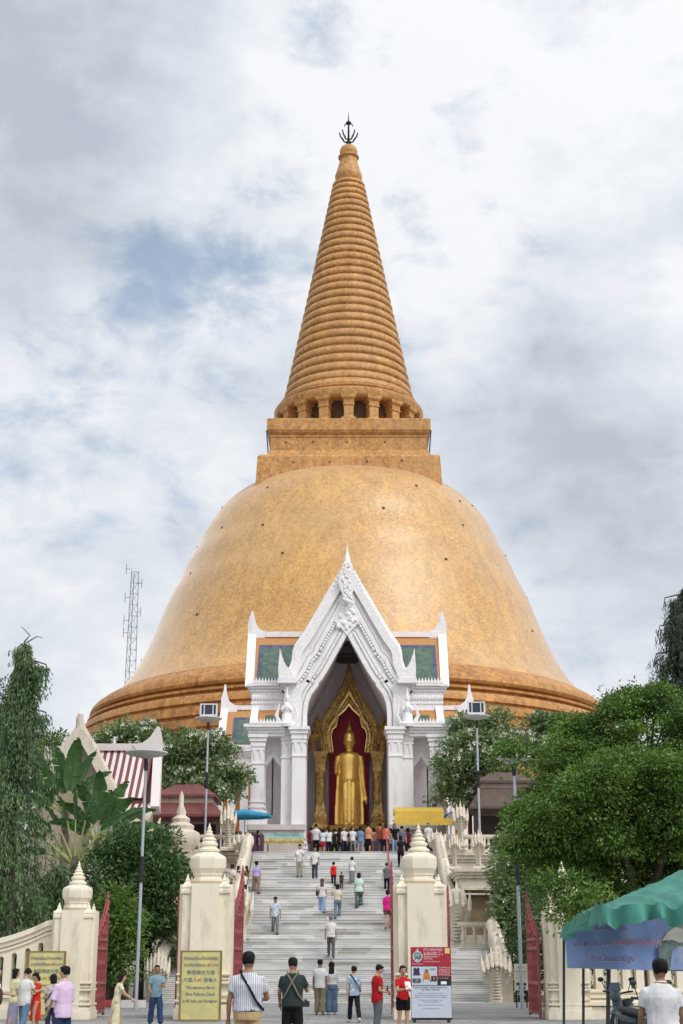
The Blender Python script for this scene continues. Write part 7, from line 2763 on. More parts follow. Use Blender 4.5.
def person(label, loc, H, heading=0, top=(200, 200, 200), topkind='plain', top2=(90, 90, 110), sleeve='short', hem=.82, bottom='trousers', bcol=(60, 60, 70), bkind='plain', b2=(200, 200, 200),
           hair='short', haircol=None, skin=0, fem=False, lean=0, legL=(0, 0), legR=(0, 0), armL=(0, 8, 10, 0), armR=(0, 8, 10, 0), head=(0, 0), shoe=None, belt=None, near=False, group=None, extras=None, fat=1.0,
           loose=0.0, collar=False, spread=0.0):
    """heading: 0 back to the street camera, 90 facing right, 180 facing the camera.
    legs: (thigh forward, knee bend) deg; arms: (forward, outward, elbow, inward) deg; head: (turn to own left, nod)"""
    s = H/1.75
    jr = random.Random(label)
    j = lambda a: a+jr.uniform(-1, 1)
    armL = (armL[0]+jr.uniform(-7, 7), armL[1]+jr.uniform(-2, 5), armL[2]+jr.uniform(-6, 16), armL[3])
    armR = (armR[0]+jr.uniform(-7, 7), armR[1]+jr.uniform(-2, 5), armR[2]+jr.uniform(-6, 16), armR[3])
    head = (head[0]+jr.uniform(-14, 14), head[1]+jr.uniform(-3, 8))
    if legL == (0, 0) and legR == (0, 0):
        a_ = jr.choice((-1, 1))*jr.uniform(4, 13)
        legL, legR = (a_, max(0, jr.uniform(2, 10))), (-a_, max(0, jr.uniform(2, 10)))
        spread = jr.uniform(0, 4)
    t = thing('person', label, 'person', loc, -R(heading), group)
    vox = .0095 if near else .017
    fr = .0100 if near else .013
    sk = SKIN[skin]
    hip_w = .085 if not fem else .09
    sh_w = (.185 if not fem else .160)*(.5+.5*fat)
    HIP = Vector((0, 0, .93))
    Lm = Matrix.Rotation(-R(lean), 3, 'X')     # lean forward = towards +Y

    def T(p):
        p = Vector(p)
        if p.z > .93:
            p = HIP+Lm @ (p-HIP)
        return p

    def legpts(side, fwd, knee):
        a, b2_ = R(fwd), R(fwd-knee)
        hip = Vector((side*hip_w, 0, .90))
        sp_ = side*(math.sin(R(spread))+.02)
        kn = hip+Vector((sp_*.42, math.sin(a)*.43, -math.cos(a)*.43))
        an = kn+Vector((sp_*.25, math.sin(b2_)*.40, -math.cos(b2_)*.40))
        return hip, kn, an, b2_
    legs = {-1: legpts(-1, *legL), 1: legpts(1, *legR)}
    low = min(l[2].z for l in legs.values())
    dz = .075-low

    def armpts(side, fwd, out_, el, inw):
        sh = T((side*(sh_w-.012), 0, 1.385))
        a, o = R(fwd+lean*.3), R(out_)
        d = Vector((side*math.sin(o), math.sin(a)*math.cos(o), -math.cos(a)*math.cos(o)))
        e = sh+d*.285
        a2 = R(fwd+el+lean*.3)
        d2 = Vector((-side*math.sin(R(inw))+side*math.sin(o)*.5*(1-min(1, el/60)), math.sin(a2), -math.cos(a2)))
        d2.normalize()
        w_ = e+d2*.25
        return sh, e, w_, d2
    arms = {-1: armpts(-1, *armL), 1: armpts(1, *armR)}
    hc = T((0, .005, 1.525))
    Hm = Lm @ Matrix.Rotation(R(head[0]), 3, 'Z') @ Matrix.Rotation(-R(head[1]), 3, 'X')

    def HP(p):
        return hc+Hm @ (Vector(p)-Vector((0, .005, 1.525)))
    up = Vector((0, 0, dz))

    def fin(b_):
        b_.v = [tuple((Vector(p)+up)*s) for p in b_.v]
        return b_

    def torso(b_, e=0.0, z0=.86, z1=1.5, wide=1.0, flare=0.0):
        if fem:
            secs = [(.84, .155, .115), (.90, .170, .120), (.97, .160, .112), (1.06, .128, .095), (1.14, .130, .098), (1.24, .150, .118), (1.32, .155, .112), (1.375, .150, .098), (1.415, .128, .084), (1.45, .092, .070), (1.485, .058, .057)]
        else:
            secs = [(.84, .150, .115), (.90, .160, .118), (.97, .158, .116), (1.06, .150, .110), (1.14, .155, .112), (1.24, .170, .120), (1.32, .180, .120), (1.375, .174, .106), (1.415, .148, .090), (1.45, .105, .076), (1.49, .064, .062)]
        zs_ = [z0]+[a for a, _, _ in secs if z0+.02 < a < z1-.01]+[z1]
        rx = [float(np.interp(z, [a for a, _, _ in secs], [c for _, c, _ in secs])) for z in zs_]
        ry = [float(np.interp(z, [a for a, _, _ in secs], [c for _, _, c in secs])) for z in zs_]
        fb = [fat if z < 1.35 else (.5+.5*fat) for z in zs_]
        fl = [1+flare*max(0, (1.15-z))/.35 for z in zs_]
        b_.tube([T((0, -.01, z)) for z in zs_], [((r2*f2+e)*f3, (r1*f2+e)*f3) for r1, r2, f2, f3 in zip(rx, ry, fb, fl)], 16)

    # ---- body: one continuous surface
    b_ = MB()
    torso(b_)
    b_.tube([T((0, -.01, 1.44)), T((0, .0, 1.50)), HP((0, .012, 1.575))], [(.062, .066), (.054, .056), (.052, .055)], 12)
    hd = [(1.520, .032, .036, .052), (1.542, .055, .058, .040), (1.58, .071, .083, .022), (1.62, .079, .095, .012), (1.66, .082, .100, .006), (1.70, .076, .094, .0), (1.735, .054, .070, -.004), (1.75, .02, .028, -.005)]
    b_.tube([HP((0, yo, z)) for z, rx, ry, yo in hd], [(ry, rx) for z, rx, ry, yo in hd], 16)
    b_.tube([HP((0, .095, 1.665)), HP((0, .122, 1.622)), HP((0, .098, 1.612))], [.010, .017, .012], 8)
    b_.tube([HP((0, .088, 1.575)), HP((0, .098, 1.573))], [(.010, .024), (.006, .018)], 8)
    for sd_ in (-1, 1):
        b_.ball(HP((sd_*.077, .0, 1.635)), (.012, .022, .034), 8, 6)
        h, k, a, an = legs[sd_]
        b_.tube([h+Vector((0, 0, .04)), h+(k-h)*.5+Vector((0, .012, 0)), k, k+(a-k)*.35+Vector((0, -.018, 0)), a], [.088*(.6+.4*fat), .074, .052, .054, .036], 12)
        fd = Vector((sd_*.12, math.cos(an*.35), -math.sin(max(0, -an))*.9))
        fd.normalize()
        b_.tube([a+Vector((0, -.045, -.035)), a+fd*.06+Vector((0, 0, -.035)), a+fd*.17+Vector((0, 0, -.052))], [(.038, .034), (.036, .040), (.018, .042)], 10)
        sh, e, w_, d2 = arms[sd_]
        b_.tube([T((sd_*.09, 0, 1.405)), sh, sh+(e-sh)*.45, e, e+(w_-e)*.3, w_], [.055, .056, .047, .038, .038, .026], 10)
        # hand: palm, four fingers, thumb
        sx = Vector((sd_, 0, 0))
        nrm = d2.cross(sx)
        if nrm.length < .1:
            nrm = Vector((0, 1, 0))
        nrm.normalize()
        wd = nrm      # width of the palm runs front to back beside the body
        inn = -sx
        pl = w_+d2*.085
        b_.tube([w_, w_+d2*.045, pl], [(.022, .026), (.017, .038), (.014, .040)], 10)
        for i, ln in enumerate((.072, .082, .076, .058)):
            o_ = wd*(.030-.020*i)
            b_.tube([pl-d2*.02+o_, pl+d2*ln*.5+o_+inn*.006, pl+d2*ln+o_+inn*.028], [fr, fr*.95, fr*.8], 6)
        b_.tube([w_+d2*.03+wd*.03, w_+d2*.065+wd*.055+inn*.012, w_+d2*.10+wd*.058+inn*.026], [fr*1.15, fr*1.05, fr*.85], 6)
    bo = fin(b_).build('body', sk, t)
    rm = bo.modifiers.new('r', 'REMESH')
    rm.mode, rm.voxel_size = 'VOXEL', vox*s
    rm.use_smooth_shade = True
    sm = bo.modifiers.new('s', 'SMOOTH')
    sm.iterations, sm.factor = (2, .5)

    def shell(b2, name, m, v=.015 if near else .021, it=2, wr=.012 if near else .010):
        o = fin(b2).build(name, m, t)
        r_ = o.modifiers.new('r', 'REMESH')
        r_.mode, r_.voxel_size = 'VOXEL', v*s
        r_.use_smooth_shade = True
        q_ = o.modifiers.new('s', 'SMOOTH')
        q_.iterations = it
        o['_wr'] = wr
        return o
    # ---- clothes
    tm = cloth(top, topkind, top2)
    bm2 = cloth(bcol, bkind, b2)
    if bottom in ('trousers', 'shorts', 'jeans'):
        p_ = MB()
        torso(p_, .020, .84, 1.03)
        for sd_ in (-1, 1):
            h, k, a, an = legs[sd_]
            lo = 1.0
            if bottom == 'shorts':
                p_.tube([h+Vector((0, 0, .05)), h+(k-h)*.35, h+(k-h)*.62], [.11*(.6+.4*fat), .104, .100], 12)
            else:
                w_ = .012+loose
                p_.tube([h+Vector((0, 0, .05)), h+(k-h)*.5+Vector((0, .01, 0)), k, k+(a-k)*.4+Vector((0, -.014, 0)), a+(k-a)*.03], [.100*(.6+.4*fat), .080+w_, .064+w_, .060+w_*1.3, .048+w_*1.5], 12)
        shell(p_, 'shorts' if bottom == 'shorts' else 'trousers', bm2)
    if bottom in ('skirt', 'long_skirt', 'dress', 'long_dress'):
        zl = {'skirt': .50, 'long_skirt': .16, 'dress': .42, 'long_dress': .14}[bottom]
        p_ = MB()
        dy = (legs[-1][2].y+legs[1][2].y)*.5
        wl = .21 if bottom.startswith('long') else .185
        if 'dress' in bottom:
            torso(p_, .016, .88, 1.455)
        p_.tube([T((0, -.01, 1.04)), (0, -.01, .92), (0, dy*.3, .75), (0, dy*.6, .5 if zl < .5 else .6), (0, dy, zl)], [(.115, .142), (.136, .178), (.140, .186), (.145, .19), (.15, wl)], 18)
        m_ = tm if 'dress' in bottom else bm2
        if 'dress' in bottom:
            for sd_ in (-1, 1):
                sh, e, w_, d2 = arms[sd_]
                p_.tube([T((sd_*.07, 0, 1.395)), sh, sh+(e-sh)*.55], [.066, .068, .064], 10)
        shell(p_, bottom.replace('long_', ''), m_, wr=.014)
    if 'dress' not in bottom:
        p_ = MB()
        torso(p_, .020+loose*.5, hem, 1.475, flare=.06)
        fs_ = {'none': 0, 'short': .62, 'elbow': 1.0, 'long': 2.0}[sleeve]
        for sd_ in (-1, 1):
            sh, e, w_, d2 = arms[sd_]
            if fs_ and fs_ <= 1:
                p_.tube([T((sd_*.07, 0, 1.395)), sh+Vector((0, 0, .002)), sh+(e-sh)*fs_], [.062, .068, .066+loose*.4], 12)
            elif fs_:
                p_.tube([T((sd_*.07, 0, 1.395)), sh, sh+(e-sh)*.5, e, e+(w_-e)*.5, w_], [.066, .068, .060, .052, .046, .040], 12)
        so_ = shell(p_, 'shirt', tm, .013 if near else .021)
        if collar:
            c_ = MB()
            c_.tube([T((.07*math.cos(a), .005+.066*math.sin(a)-.005, 1.475+.012*math.cos(a+PI/2))) for a in [2*PI*k/14 for k in range(15)]], [(.022, .010)]*15, 6)
            fin(c_).build('collar', tm, so_)
    if belt:
        c_ = MB()
        zb_ = max(.98, hem-.005)
        c_.tube([T((.170*fat*math.cos(a), -.01+.132*fat*math.sin(a), zb_)) for a in [2*PI*k/24 for k in range(25)]], [(.018, .008)]*25, 6)
        fin(c_).build('belt', cloth(belt), t)
    for sd_ in (-1, 1):
        h, k, a, an = legs[sd_]
        c_ = MB()
        fd = Vector((sd_*.12, math.cos(an*.35), -math.sin(max(0, -an))*.9))
        fd.normalize()
        c_.tube([a+Vector((0, -.065, -.035)), a+Vector((0, -.03, -.022)), a+fd*.07+Vector((0, 0, -.03)), a+fd*.16+Vector((0, 0, -.048)), a+fd*.20+Vector((0, 0, -.055))], [(.024, .028), (.046, .040), (.042, .046), (.027, .048), (.012, .030)], 10)
        fin(c_).build('shoe', shoe or M_SHOE, t)
    # ---- hair
    hm = haircol or M_HAIR
    c_ = MB()
    c_.tube([HP((0, -.050, 1.585)), HP((0, -.036, 1.62)), HP((0, -.026, 1.66)), HP((0, -.016, 1.70)), HP((0, -.010, 1.735)), HP((0, -.008, 1.758)), HP((0, -.01, 1.768))],
            [(.054, .066), (.080, .086), (.093, .094), (.099, .095), (.087, .081), (.054, .052), (.012, .012)], 16)
    c_.tube([HP((-.05, .062, 1.722)), HP((0, .078, 1.728)), HP((.05, .062, 1.722))], [.02, .024, .02], 8)
    if hair in ('long', 'bob', 'tail', 'bun'):
        c_.tube([HP((sd_*.0, -.03, 1.60)) for sd_ in (0,)]+[HP((0, -.035, 1.56))], [(.06, .083), (.055, .078)], 12)
        for sd_ in (-1, 1):
            c_.tube([HP((sd_*.066, .02, 1.72)), HP((sd_*.082, .01, 1.66)), HP((sd_*.080, -.01, 1.58))], [.03, .026, .024], 8)
    if hair == 'long':
        c_.tube([HP((0, -.055, 1.62)), T((0, -.085, 1.50)), T((0, -.115, 1.38)), T((0, -.12, 1.26))], [(.05, .085), (.045, .098), (.04, .100), (.02, .07)], 12)
    if hair == 'bob':
        c_.tube([HP((0, -.04, 1.62)), HP((0, -.045, 1.54)), HP((0, -.05, 1.49))], [(.07, .09), (.066, .094), (.05, .085)], 12)
    if hair == 'tail':
        c_.tube([HP((0, -.09, 1.70)), HP((0, -.145, 1.68)), HP((0, -.165, 1.60)), T((0, -.15, 1.44))], [.028, .034, .034, .010], 10)
    if hair == 'bun':
        c_.ball(HP((0, -.10, 1.72)), .048)
    ho = fin(c_).build('hair', hm, t)
    r_ = ho.modifiers.new('r', 'REMESH')
    r_.mode, r_.voxel_size = 'VOXEL', .010*s
    r_.use_smooth_shade = True
    q_ = ho.modifiers.new('s', 'SMOOTH')
    q_.iterations = 1
    ho['_wr'] = .006
    # ---- face
    vis = 50 < (heading-head[0]) % 360 < 310
    if vis:
        c_ = MB()
        for sd_ in (-1, 1):
            c_.ball(HP((sd_*.032, .092, 1.652)), (.013, .008, .006), 8, 6)
            c_.tube([HP((sd_*.016, .103, 1.675)), HP((sd_*.034, .100, 1.681)), HP((sd_*.052, .086, 1.675))], .004, 5)
        c_.tube([HP((-.024, .093, 1.578)), HP((0, .101, 1.576)), HP((.024, .093, 1.578))], .0045, 5, mi=1)
        fin(c_).build('face_features', [M_FACE, M_LIP], t)
    ctx = dict(t=t, T=T, HP=HP, arms=arms, fin=fin, s=s, legs=legs)
    for ex in (extras or []):
        ex(ctx)
    return t


# ---- things people carry (worn straps are parts, bags are things of their own hung on them)
def strap(side=1, col=(20, 20, 22)):
    def f(c):
        T, fin = c['T'], c['fin']
        b_ = MB()
        pts = [T((side*.10, .06, 1.47)), T((side*.11, .0, 1.505)), T((side*.08, -.125, 1.43)), T((-side*.02, -.180, 1.28)), T((-side*.12, -.175, 1.10)), T((-side*.225, -.06, .98))]
        b_.tube(pts, [(.012, .022)]*6, 6)
        fin(b_).build('shoulder_strap', cloth(col), c['t'])
    return f


def cross_straps(col=(120, 112, 96)):
    def f(c):
        T, fin = c['T'], c['fin']
        for side in (-1, 1):
            b_ = MB()
            pts = [T((side*.10, .06, 1.47)), T((side*.10, .0, 1.505)), T((side*.07, -.13, 1.43)), T((-side*.015, -.178, 1.30)), T((-side*.12, -.175, 1.10)), T((-side*.225, -.05, .96))]
            b_.tube(pts, [(.012, .018)]*6, 6)
            fin(b_).build('camera_strap', cloth(col), c['t'])
    return f


def world_pt(c, p):
    """local unit-height point of a figure -> world"""
    t = c['t']
    M_ = Matrix.Translation(t.location) @ t.rotation_euler.to_matrix().to_4x4()
    q_ = MB()
    q_.v = [tuple(p)]
    c['fin'](q_)
    return M_ @ Vector(q_.v[0])


def carry(name, label, cat, where, shape, m):
    def f(c):
        if where in ('handL', 'handR'):
            sh, e, w_, d2 = c['arms'][-1 if where == 'handL' else 1]
            p = w_+d2*.10
        else:
            p = c['T'](where)
        wp = world_pt(c, p)
        t = thing(name, label, cat, wp, c['t'].rotation_euler.z)
        shape(t, m)
    return f


def bag_shape(w_=.28, h=.26, d=.12, strap_h=.25):
    def f(t, m):
        b_ = MB()
        pr = []
        b_.tube([(0, 0, -h-.05), (0, 0, -h*.9), (0, 0, -h*.4), (0, 0, -.02), (0, 0, 0)], [(d*.3, w_*.40), (d*.5, w_*.5), (d*.52, w_*.5), (d*.36, w_*.44), (d*.2, w_*.40)], 14)
        b_.build('pouch', m, t)
        b_ = MB()
        n = 12
        b_.tube([(w_*.34*math.cos(PI*k/n), 0, -.02+strap_h*math.sin(PI*k/n)) for k in range(n+1)], .010, 6)
        b_.build('handle', m, t)
    return f


def phone_shape(t, m):
    b_ = MB()
    b_.box((0, 0, .05), (.075, .012, .15))
    b_.build('case', m, t)
    b_ = MB()
    b_.box((0, -.008, .05), (.066, .003, .138))
    b_.build('screen', mat('phone_glass', (0.02, 0.02, 0.025), rough=.1), t)


def camera_shape(t, m):
    b_ = MB()
    b_.box((0, 0, 0), (.14, .07, .10))
    b_.box((0, 0, .06), (.05, .05, .03))
    b_.build('camera_body', m, t)
    b_ = MB()
    b_.tube([(0, .03, 0), (0, .09, 0), (0, .15, 0)], [.038, .04, .045], 14)
    b_.build('lens', m, t)


def paper_shape(t, m):
    b_ = MB()
    b_.box((0, 0, .03), (.13, .012, .20), M=Matrix.Rotation(R(35), 3, 'X'))
    b_.build('sheet', m, t, smooth=False)
    b_ = MB()
    b_.box((0, -.012, .02), (.08, .004, .05), M=Matrix.Rotation(R(35), 3, 'X'))
    b_.build('print', mat('leaflet_print', (.2, .25, .4)), t, smooth=False)


M_PAPER = mat('leaflet_paper', (0.72, 0.71, 0.69), rough=.7)
BLK = mat('black_plastic', (0.015, 0.015, 0.016), rough=.4)
BRN = mat('brown_leather', (0.20, 0.10, 0.05), rough=.6, var=.2)


def at_ground(u, Y):
    return (PX(u, 990, Y), Y, 0.0)


G1 = 'visitors by the gates'
# --- nearest figures
person('man in white shirt seen from behind, nearest figure at the right edge', at_ground(661, 16.2), 1.585, 5, (232, 230, 240), sleeve='short', hem=.80, bcol=(50, 52, 60), hair='short', skin=1, near=True, collar=True,
       legL=(4, 6), legR=(-3, 4), armL=(5, 12, 18, 5), armR=(8, 10, 30, 5), head=(12, 4), loose=.012, fat=1.06)
person('man in striped shirt and khaki trousers with a black cross strap, seen from behind', at_ground(248, 20.6), 1.70, -3, (222, 220, 234), 'stripe', (120, 128, 165), 'short', .96, 'trousers', (186, 158, 118), hair='short', skin=1, near=True,
       belt=(70, 45, 30), legL=(5, 8), legR=(-4, 6), armL=(3, 12, 12, 4), armR=(20, 14, 60, 15), head=(-4, 3), fat=1.12, loose=.016, extras=[strap(-1)])
person('man in dark green shirt with two straps crossed on his back, seen from behind', at_ground(292.5, 27.0), 1.665, 2, (44, 56, 54), 'plain', sleeve='short', hem=.88, bcol=(20, 20, 24), hair='short', skin=1, near=True,
       legL=(3, 4), legR=(-2, 4), spread=3, armL=(10, 14, 20, 5), armR=(30, 16, 95, 10), head=(-6, 12), fat=1.1, loose=.012,
       extras=[cross_straps(), carry('camera', 'black camera hanging at the hip of the man with crossed straps', 'camera', (.25, -.02, .93), camera_shape, BLK)])
person('man in white t-shirt and olive trousers beside the long haired woman at the stair foot', at_ground(320, 50.6), 1.77, 0, (235, 234, 236), hem=.84, bcol=(128, 122, 98), hair='short', skin=1, near=True, legL=(6, 8), legR=(-6, 10), shoe=mat('tan_shoe', (0.2, 0.13, .08)),
       armL=(4, 10, 14, 4), armR=(-4, 8, 14, 4), loose=.012)
person('woman with long dark hair, white top and wide blue jeans beside the man in white', at_ground(331.5, 50.9), 1.69, 0, (226, 226, 226), hem=.99, bcol=(96, 116, 142), hair='long', fem=True, skin=0, near=True, legL=(-5, 8), legR=(6, 8), loose=.03, sleeve='long', shoe=M_WSHOE)
person('man in grey blue shirt and black trousers with a dark cross strap, stepping left', at_ground(354, 43.9), 1.575, -12, (150, 164, 186), 'check', (190, 198, 210), hem=.84, bcol=(26, 27, 32), hair='short', skin=0, near=True, legL=(22, 12), legR=(-20, 14), shoe=M_WSHOE,
       armL=(-6, 10, 14, 4), armR=(8, 10, 18, 4), extras=[strap(-1, (30, 32, 40))])
person('man in red t-shirt looking down at his hands beside the girl in red', at_ground(377.5, 35.5), 1.57, 70, (168, 26, 32), hem=.80, bcol=(92, 95, 100), hair='short', skin=0, near=True, armL=(4, 8, 78, 18), armR=(2, 8, 80, 14), head=(0, 22), loose=.012,
       legL=(4, 4), legR=(-3, 4), extras=[carry('phone', 'dark phone in the hands of the man in red', 'phone', 'handL', phone_shape, BLK)])
person('girl in red top and black shorts holding a leaflet beside the red notice board', at_ground(403, 35.2), 1.54, 165, (190, 34, 36), hem=.90, bottom='shorts', bcol=(18, 18, 22), hair='tail', fem=True, skin=0, near=True, armL=(26, 6, 82, 30), armR=(22, 6, 74, 34), head=(-18, 10),
       legL=(3, 3), legR=(-2, 4), extras=[carry('leaflet', 'white leaflet held by the girl in red top', 'leaflet', 'handL', paper_shape, M_PAPER)])
person('woman in loose cream dress walking right past the left gate opening', at_ground(117, 36.5), 1.40, 82, (216, 206, 170), bottom='long_dress', hair='bob', fem=True, skin=0, near=True, lean=12, armR=(34, 14, 24, 0), armL=(24, 16, 26, 0), legL=(18, 10), legR=(-14, 8), loose=.03)
person('man in teal grey t-shirt and blue jeans standing before the left serpent figure', at_ground(156.5, 41.2), 1.565, 168, (120, 150, 160), hem=.82, bcol=(48, 68, 100), hair='short', skin=1, near=True, armL=(22, 8, 84, 34), armR=(10, 12, 38, 8), head=(20, 6), spread=3, loose=.012)
person('man in lilac shirt with rolled sleeves looking left, nearest of the left group', at_ground(64, 26.2), 1.52, -48, (214, 188, 224), sleeve='elbow', hem=.78, bcol=(40, 52, 82), hair='short', skin=0, near=True, collar=True, head=(18, 2), armL=(8, 10, 18, 4), armR=(2, 10, 12, 4), loose=.02, legL=(5, 4))
person('man in pale green shirt and blue jeans looking down, beside the woman in red dress', at_ground(25, 34.5), 1.50, 30, (220, 230, 206), hem=.80, bcol=(96, 124, 148), hair='short', skin=0, near=True, head=(-20, 28), armR=(32, 8, 62, 10), armL=(26, 8, 56, 10), loose=.018)
person('woman in bright red dress facing the man in pale green shirt', at_ground(36.5, 35.6), 1.40, 235, (196, 46, 26), bottom='dress', hair='bob', fem=True, skin=0, near=True, head=(10, 20), armL=(30, 8, 66, 14), armR=(32, 8, 60, 14))
person('woman with black bob and black strap over a pale patterned blouse, seen from behind', at_ground(53, 34.0), 1.36, -10, (196, 184, 176), 'dots', (140, 120, 118), 'short', .84, 'trousers', (38, 46, 70), hair='bob', fem=True, skin=0, near=True, extras=[strap(1)], armL=(10, 14, 40, 8))
person('woman in pale yellow green top holding a brown bag at the left edge group', at_ground(15, 36.0), 1.48, 60, (214, 222, 160), hem=.84, bottom='long_skirt', bcol=(150, 146, 170), hair='bob', fem=True, skin=0, near=True, armR=(16, 8, 50, 6), armL=(18, 8, 30, 6),
       extras=[carry('handbag', 'tan woven handbag held by the woman in yellow green top', 'handbag', 'handR', bag_shape(), BRN)])
person('person in white top cut off by the left edge, with a grey bag', at_ground(-4, 34.0), 1.50, 70, (230, 228, 224), hem=.82, bcol=(70, 74, 90), hair='bob', fem=True, skin=0, near=True, armR=(20, 10, 55, 6),
       extras=[carry('handbag', 'dark grey shoulder bag at the left edge of the view', 'handbag', (.28, .08, 1.22), bag_shape(.30, .28), cloth((70, 62, 66)))])


def on(u, vf):
    x, y_, z = on_stairs(u, vf)
    return (x, y_, z)


def hh(u, vt, vf):
    """standing height of a figure on the stairs from its photo rows"""
    x, y_, z = on_stairs(u, vf)
    return PZ(vt, y_)-z


def climber(label, u, vt, vf, **k):
    h = hh(u, vt, vf)
    hd_ = k.pop('heading', 0)
    return person(label, on(u, vf), max(.9, min(1.85, h)), hd_, **k)


UP = dict(legL=(38, 50), legR=(-4, 6))
UP2 = dict(legL=(-4, 8), legR=(36, 48))
climber('grey haired man in pale lilac shirt and grey trousers climbing the lower stairs', 331, 915, 957, top=(216, 212, 232), hem=.86, bcol=(96, 94, 92), haircol=M_GHAIR, skin=0, lean=6, belt=(60, 50, 44), **UP)
climber('man in light checked shirt and grey trousers coming down the left half of the stairs', 275, 895, 936, heading=175, top=(196, 204, 222), topkind='check', top2=(120, 130, 160), hem=.84, bcol=(120, 122, 124), head=(0, 24), legL=(18, 12), legR=(-8, 22), skin=1)
climber('woman in lilac top and brown trousers standing near the left gate leaf crest', 256, 861, 895, top=(176, 162, 214), hem=.95, bcol=(134, 112, 98), hair='tail', fem=True, loose=.02)
climber('woman with hair in a bun and pale pink shirt on the left of the stairs', 232, 864, 900, top=(222, 206, 214), hair='bun', fem=True, bcol=(170, 150, 140), heading=30)
climber('woman in long navy dress beside the pink shirted woman on the left', 238, 866, 896, top=(34, 24, 62), bottom='long_dress', hair='bob', fem=True, heading=60)
climber('woman in brown olive top behind the small child on the left', 246, 866, 893, top=(120, 104, 80), hair='long', fem=True, bcol=(80, 74, 70), heading=-60)
climber('small child in cream top beside the woman in olive top', 244.5, 873, 896, top=(226, 212, 196), hair='short', bcol=(50, 48, 52))
climber('man in white shirt and khaki trousers reading a paper while coming down', 299.5, 844, 877.5, heading=180, top=(236, 234, 232), bcol=(150, 144, 124), head=(0, 28), armL=(24, 6, 80, 24), armR=(24, 6, 80, 24), legL=(12, 10),
        extras=[carry('leaflet', 'white paper held by the man coming down the upper stairs', 'leaflet', 'handR', paper_shape, M_PAPER)])
climber('man in white t-shirt and dark grey trousers coming down near the stair top', 314.8, 847, 880, heading=185, top=(232, 228, 238), bcol=(66, 68, 76), legL=(16, 14), legR=(-4, 10), skin=1)
climber('woman in bright red shirt and black trousers climbing the upper stairs', 333.5, 862, 888, top=(206, 34, 30), hem=.82, bcol=(26, 26, 30), fem=True, hair='bun', fat=1.1, **UP)
climber('child in dark grey clothes climbing beside the woman in red shirt', 341.5, 872, 889, top=(60, 58, 60), bcol=(46, 46, 50))
climber('woman in white top and long grey skirt with hair tied up', 352, 857, 884, top=(230, 228, 226), bottom='long_skirt', bcol=(120, 120, 124), hair='bun', fem=True)
climber('woman in mint green top and patterned trousers climbing mid stairs', 359, 871, 909, top=(190, 224, 206), bcol=(66, 84, 80), bkind='dots', b2=(190, 196, 190), hair='bob', fem=True, fat=1.1, loose=.02, **UP2)
climber('woman with long brown hair and light blue jeans climbing mid stairs', 322, 878.5, 915, top=(214, 206, 200), bcol=(146, 172, 204), hair='long', haircol=mat('brown_hair', (.06, .035, .022), rough=.5), fem=True, loose=.015, **UP,
        extras=[carry('handbag', 'black shoulder bag of the woman in light blue jeans', 'handbag', (-.22, -.04, 1.16), bag_shape(.22, .22), BLK)])
climber('woman in beige top and faded jeans beside the long haired woman', 337.5, 884, 921, top=(214, 198, 176), hem=.97, bcol=(108, 126, 140), hair='bob', fem=True, armL=(40, 30, 80, 0), **UP2)
climber('man in grey shirt and black trousers holding the red handrail', 387, 863, 893, top=(104, 104, 110), bcol=(24, 24, 28), armR=(34, 12, 20, 0), **UP)
climber('woman in magenta top and olive shorts climbing beside the red handrail', 388, 890, 928, top=(208, 40, 128), sleeve='elbow', bottom='shorts', bcol=(84, 84, 68), fem=True, hair='bun', fat=1.1, armR=(30, 12, 24, 0), **UP2)
climber('person in dark clothes climbing close to the top of the right gate pillar', 401, 836, 868, top=(28, 28, 34), bcol=(24, 24, 30), hair='bob', fem=True, **UP)


def atop(label, u, vt, Y, heading=0, H=None, **k):
    """figure standing on the upper terrace"""
    z = ZT+(.3 if Y > YP-1.3 else 0)
    h = PZ(vt, Y)-z
    return person(label, (PX(u, 840, Y), Y, z), max(1.3, min(1.85, h)) if H is None else H, heading, **k)


atop('man in maroon shirt at the left jamb of the great arch', 311, 819.5, 92.5, 20, top=(104, 34, 42), bcol=(90, 84, 88))
atop('man in white shirt and black trousers at the stair top, left of the arch', 316, 822, 90.3, 10, top=(238, 238, 244), bcol=(16, 14, 16))
atop('girl in pale blue top and bright red skirt at the top of the stairs', 323, 829, 89.0, 0, top=(200, 208, 228), bottom='skirt', bcol=(176, 24, 48), hair='bob', fem=True)
atop('girl in cream shirt and black trousers beside the red skirt', 329, 829, 89.0, 0, top=(240, 232, 212), bcol=(18, 17, 20), hair='bob', fem=True)
atop('tall man in pale sky blue shirt behind the girl in cream', 328, 818.5, 92.0, 0, top=(206, 222, 230), bcol=(70, 74, 84))
atop('person in black clothes left of the offering table', 340, 824, 92.4, 15, top=(24, 26, 32), bcol=(40, 42, 48), hair='bob', fem=True)
atop('woman in pale pink top and navy trousers facing down the stairs', 344, 827, 89.0, 170, top=(232, 202, 208), bcol=(30, 34, 58), hair='long', fem=True)
atop('woman in white lilac shirt and grey trousers with a small dark bag', 353, 827, 89.1, 165, top=(226, 218, 238), bcol=(136, 130, 132), hair='bob', fem=True,
     extras=[carry('handbag', 'small dark bag at the hip of the woman in white lilac shirt', 'handbag', (-.24, .04, 1.10), bag_shape(.2, .18), cloth((70, 30, 50)))])
atop('man in navy shirt behind the two women facing down the stairs', 351.5, 818.5, 92.6, 0, top=(26, 30, 62), bcol=(30, 32, 44))
atop('person in blue denim shirt in the middle of the crowd', 360.5, 822.5, 91.6, -10, top=(112, 138, 176), bcol=(150, 150, 160), fem=True, hair='bob')
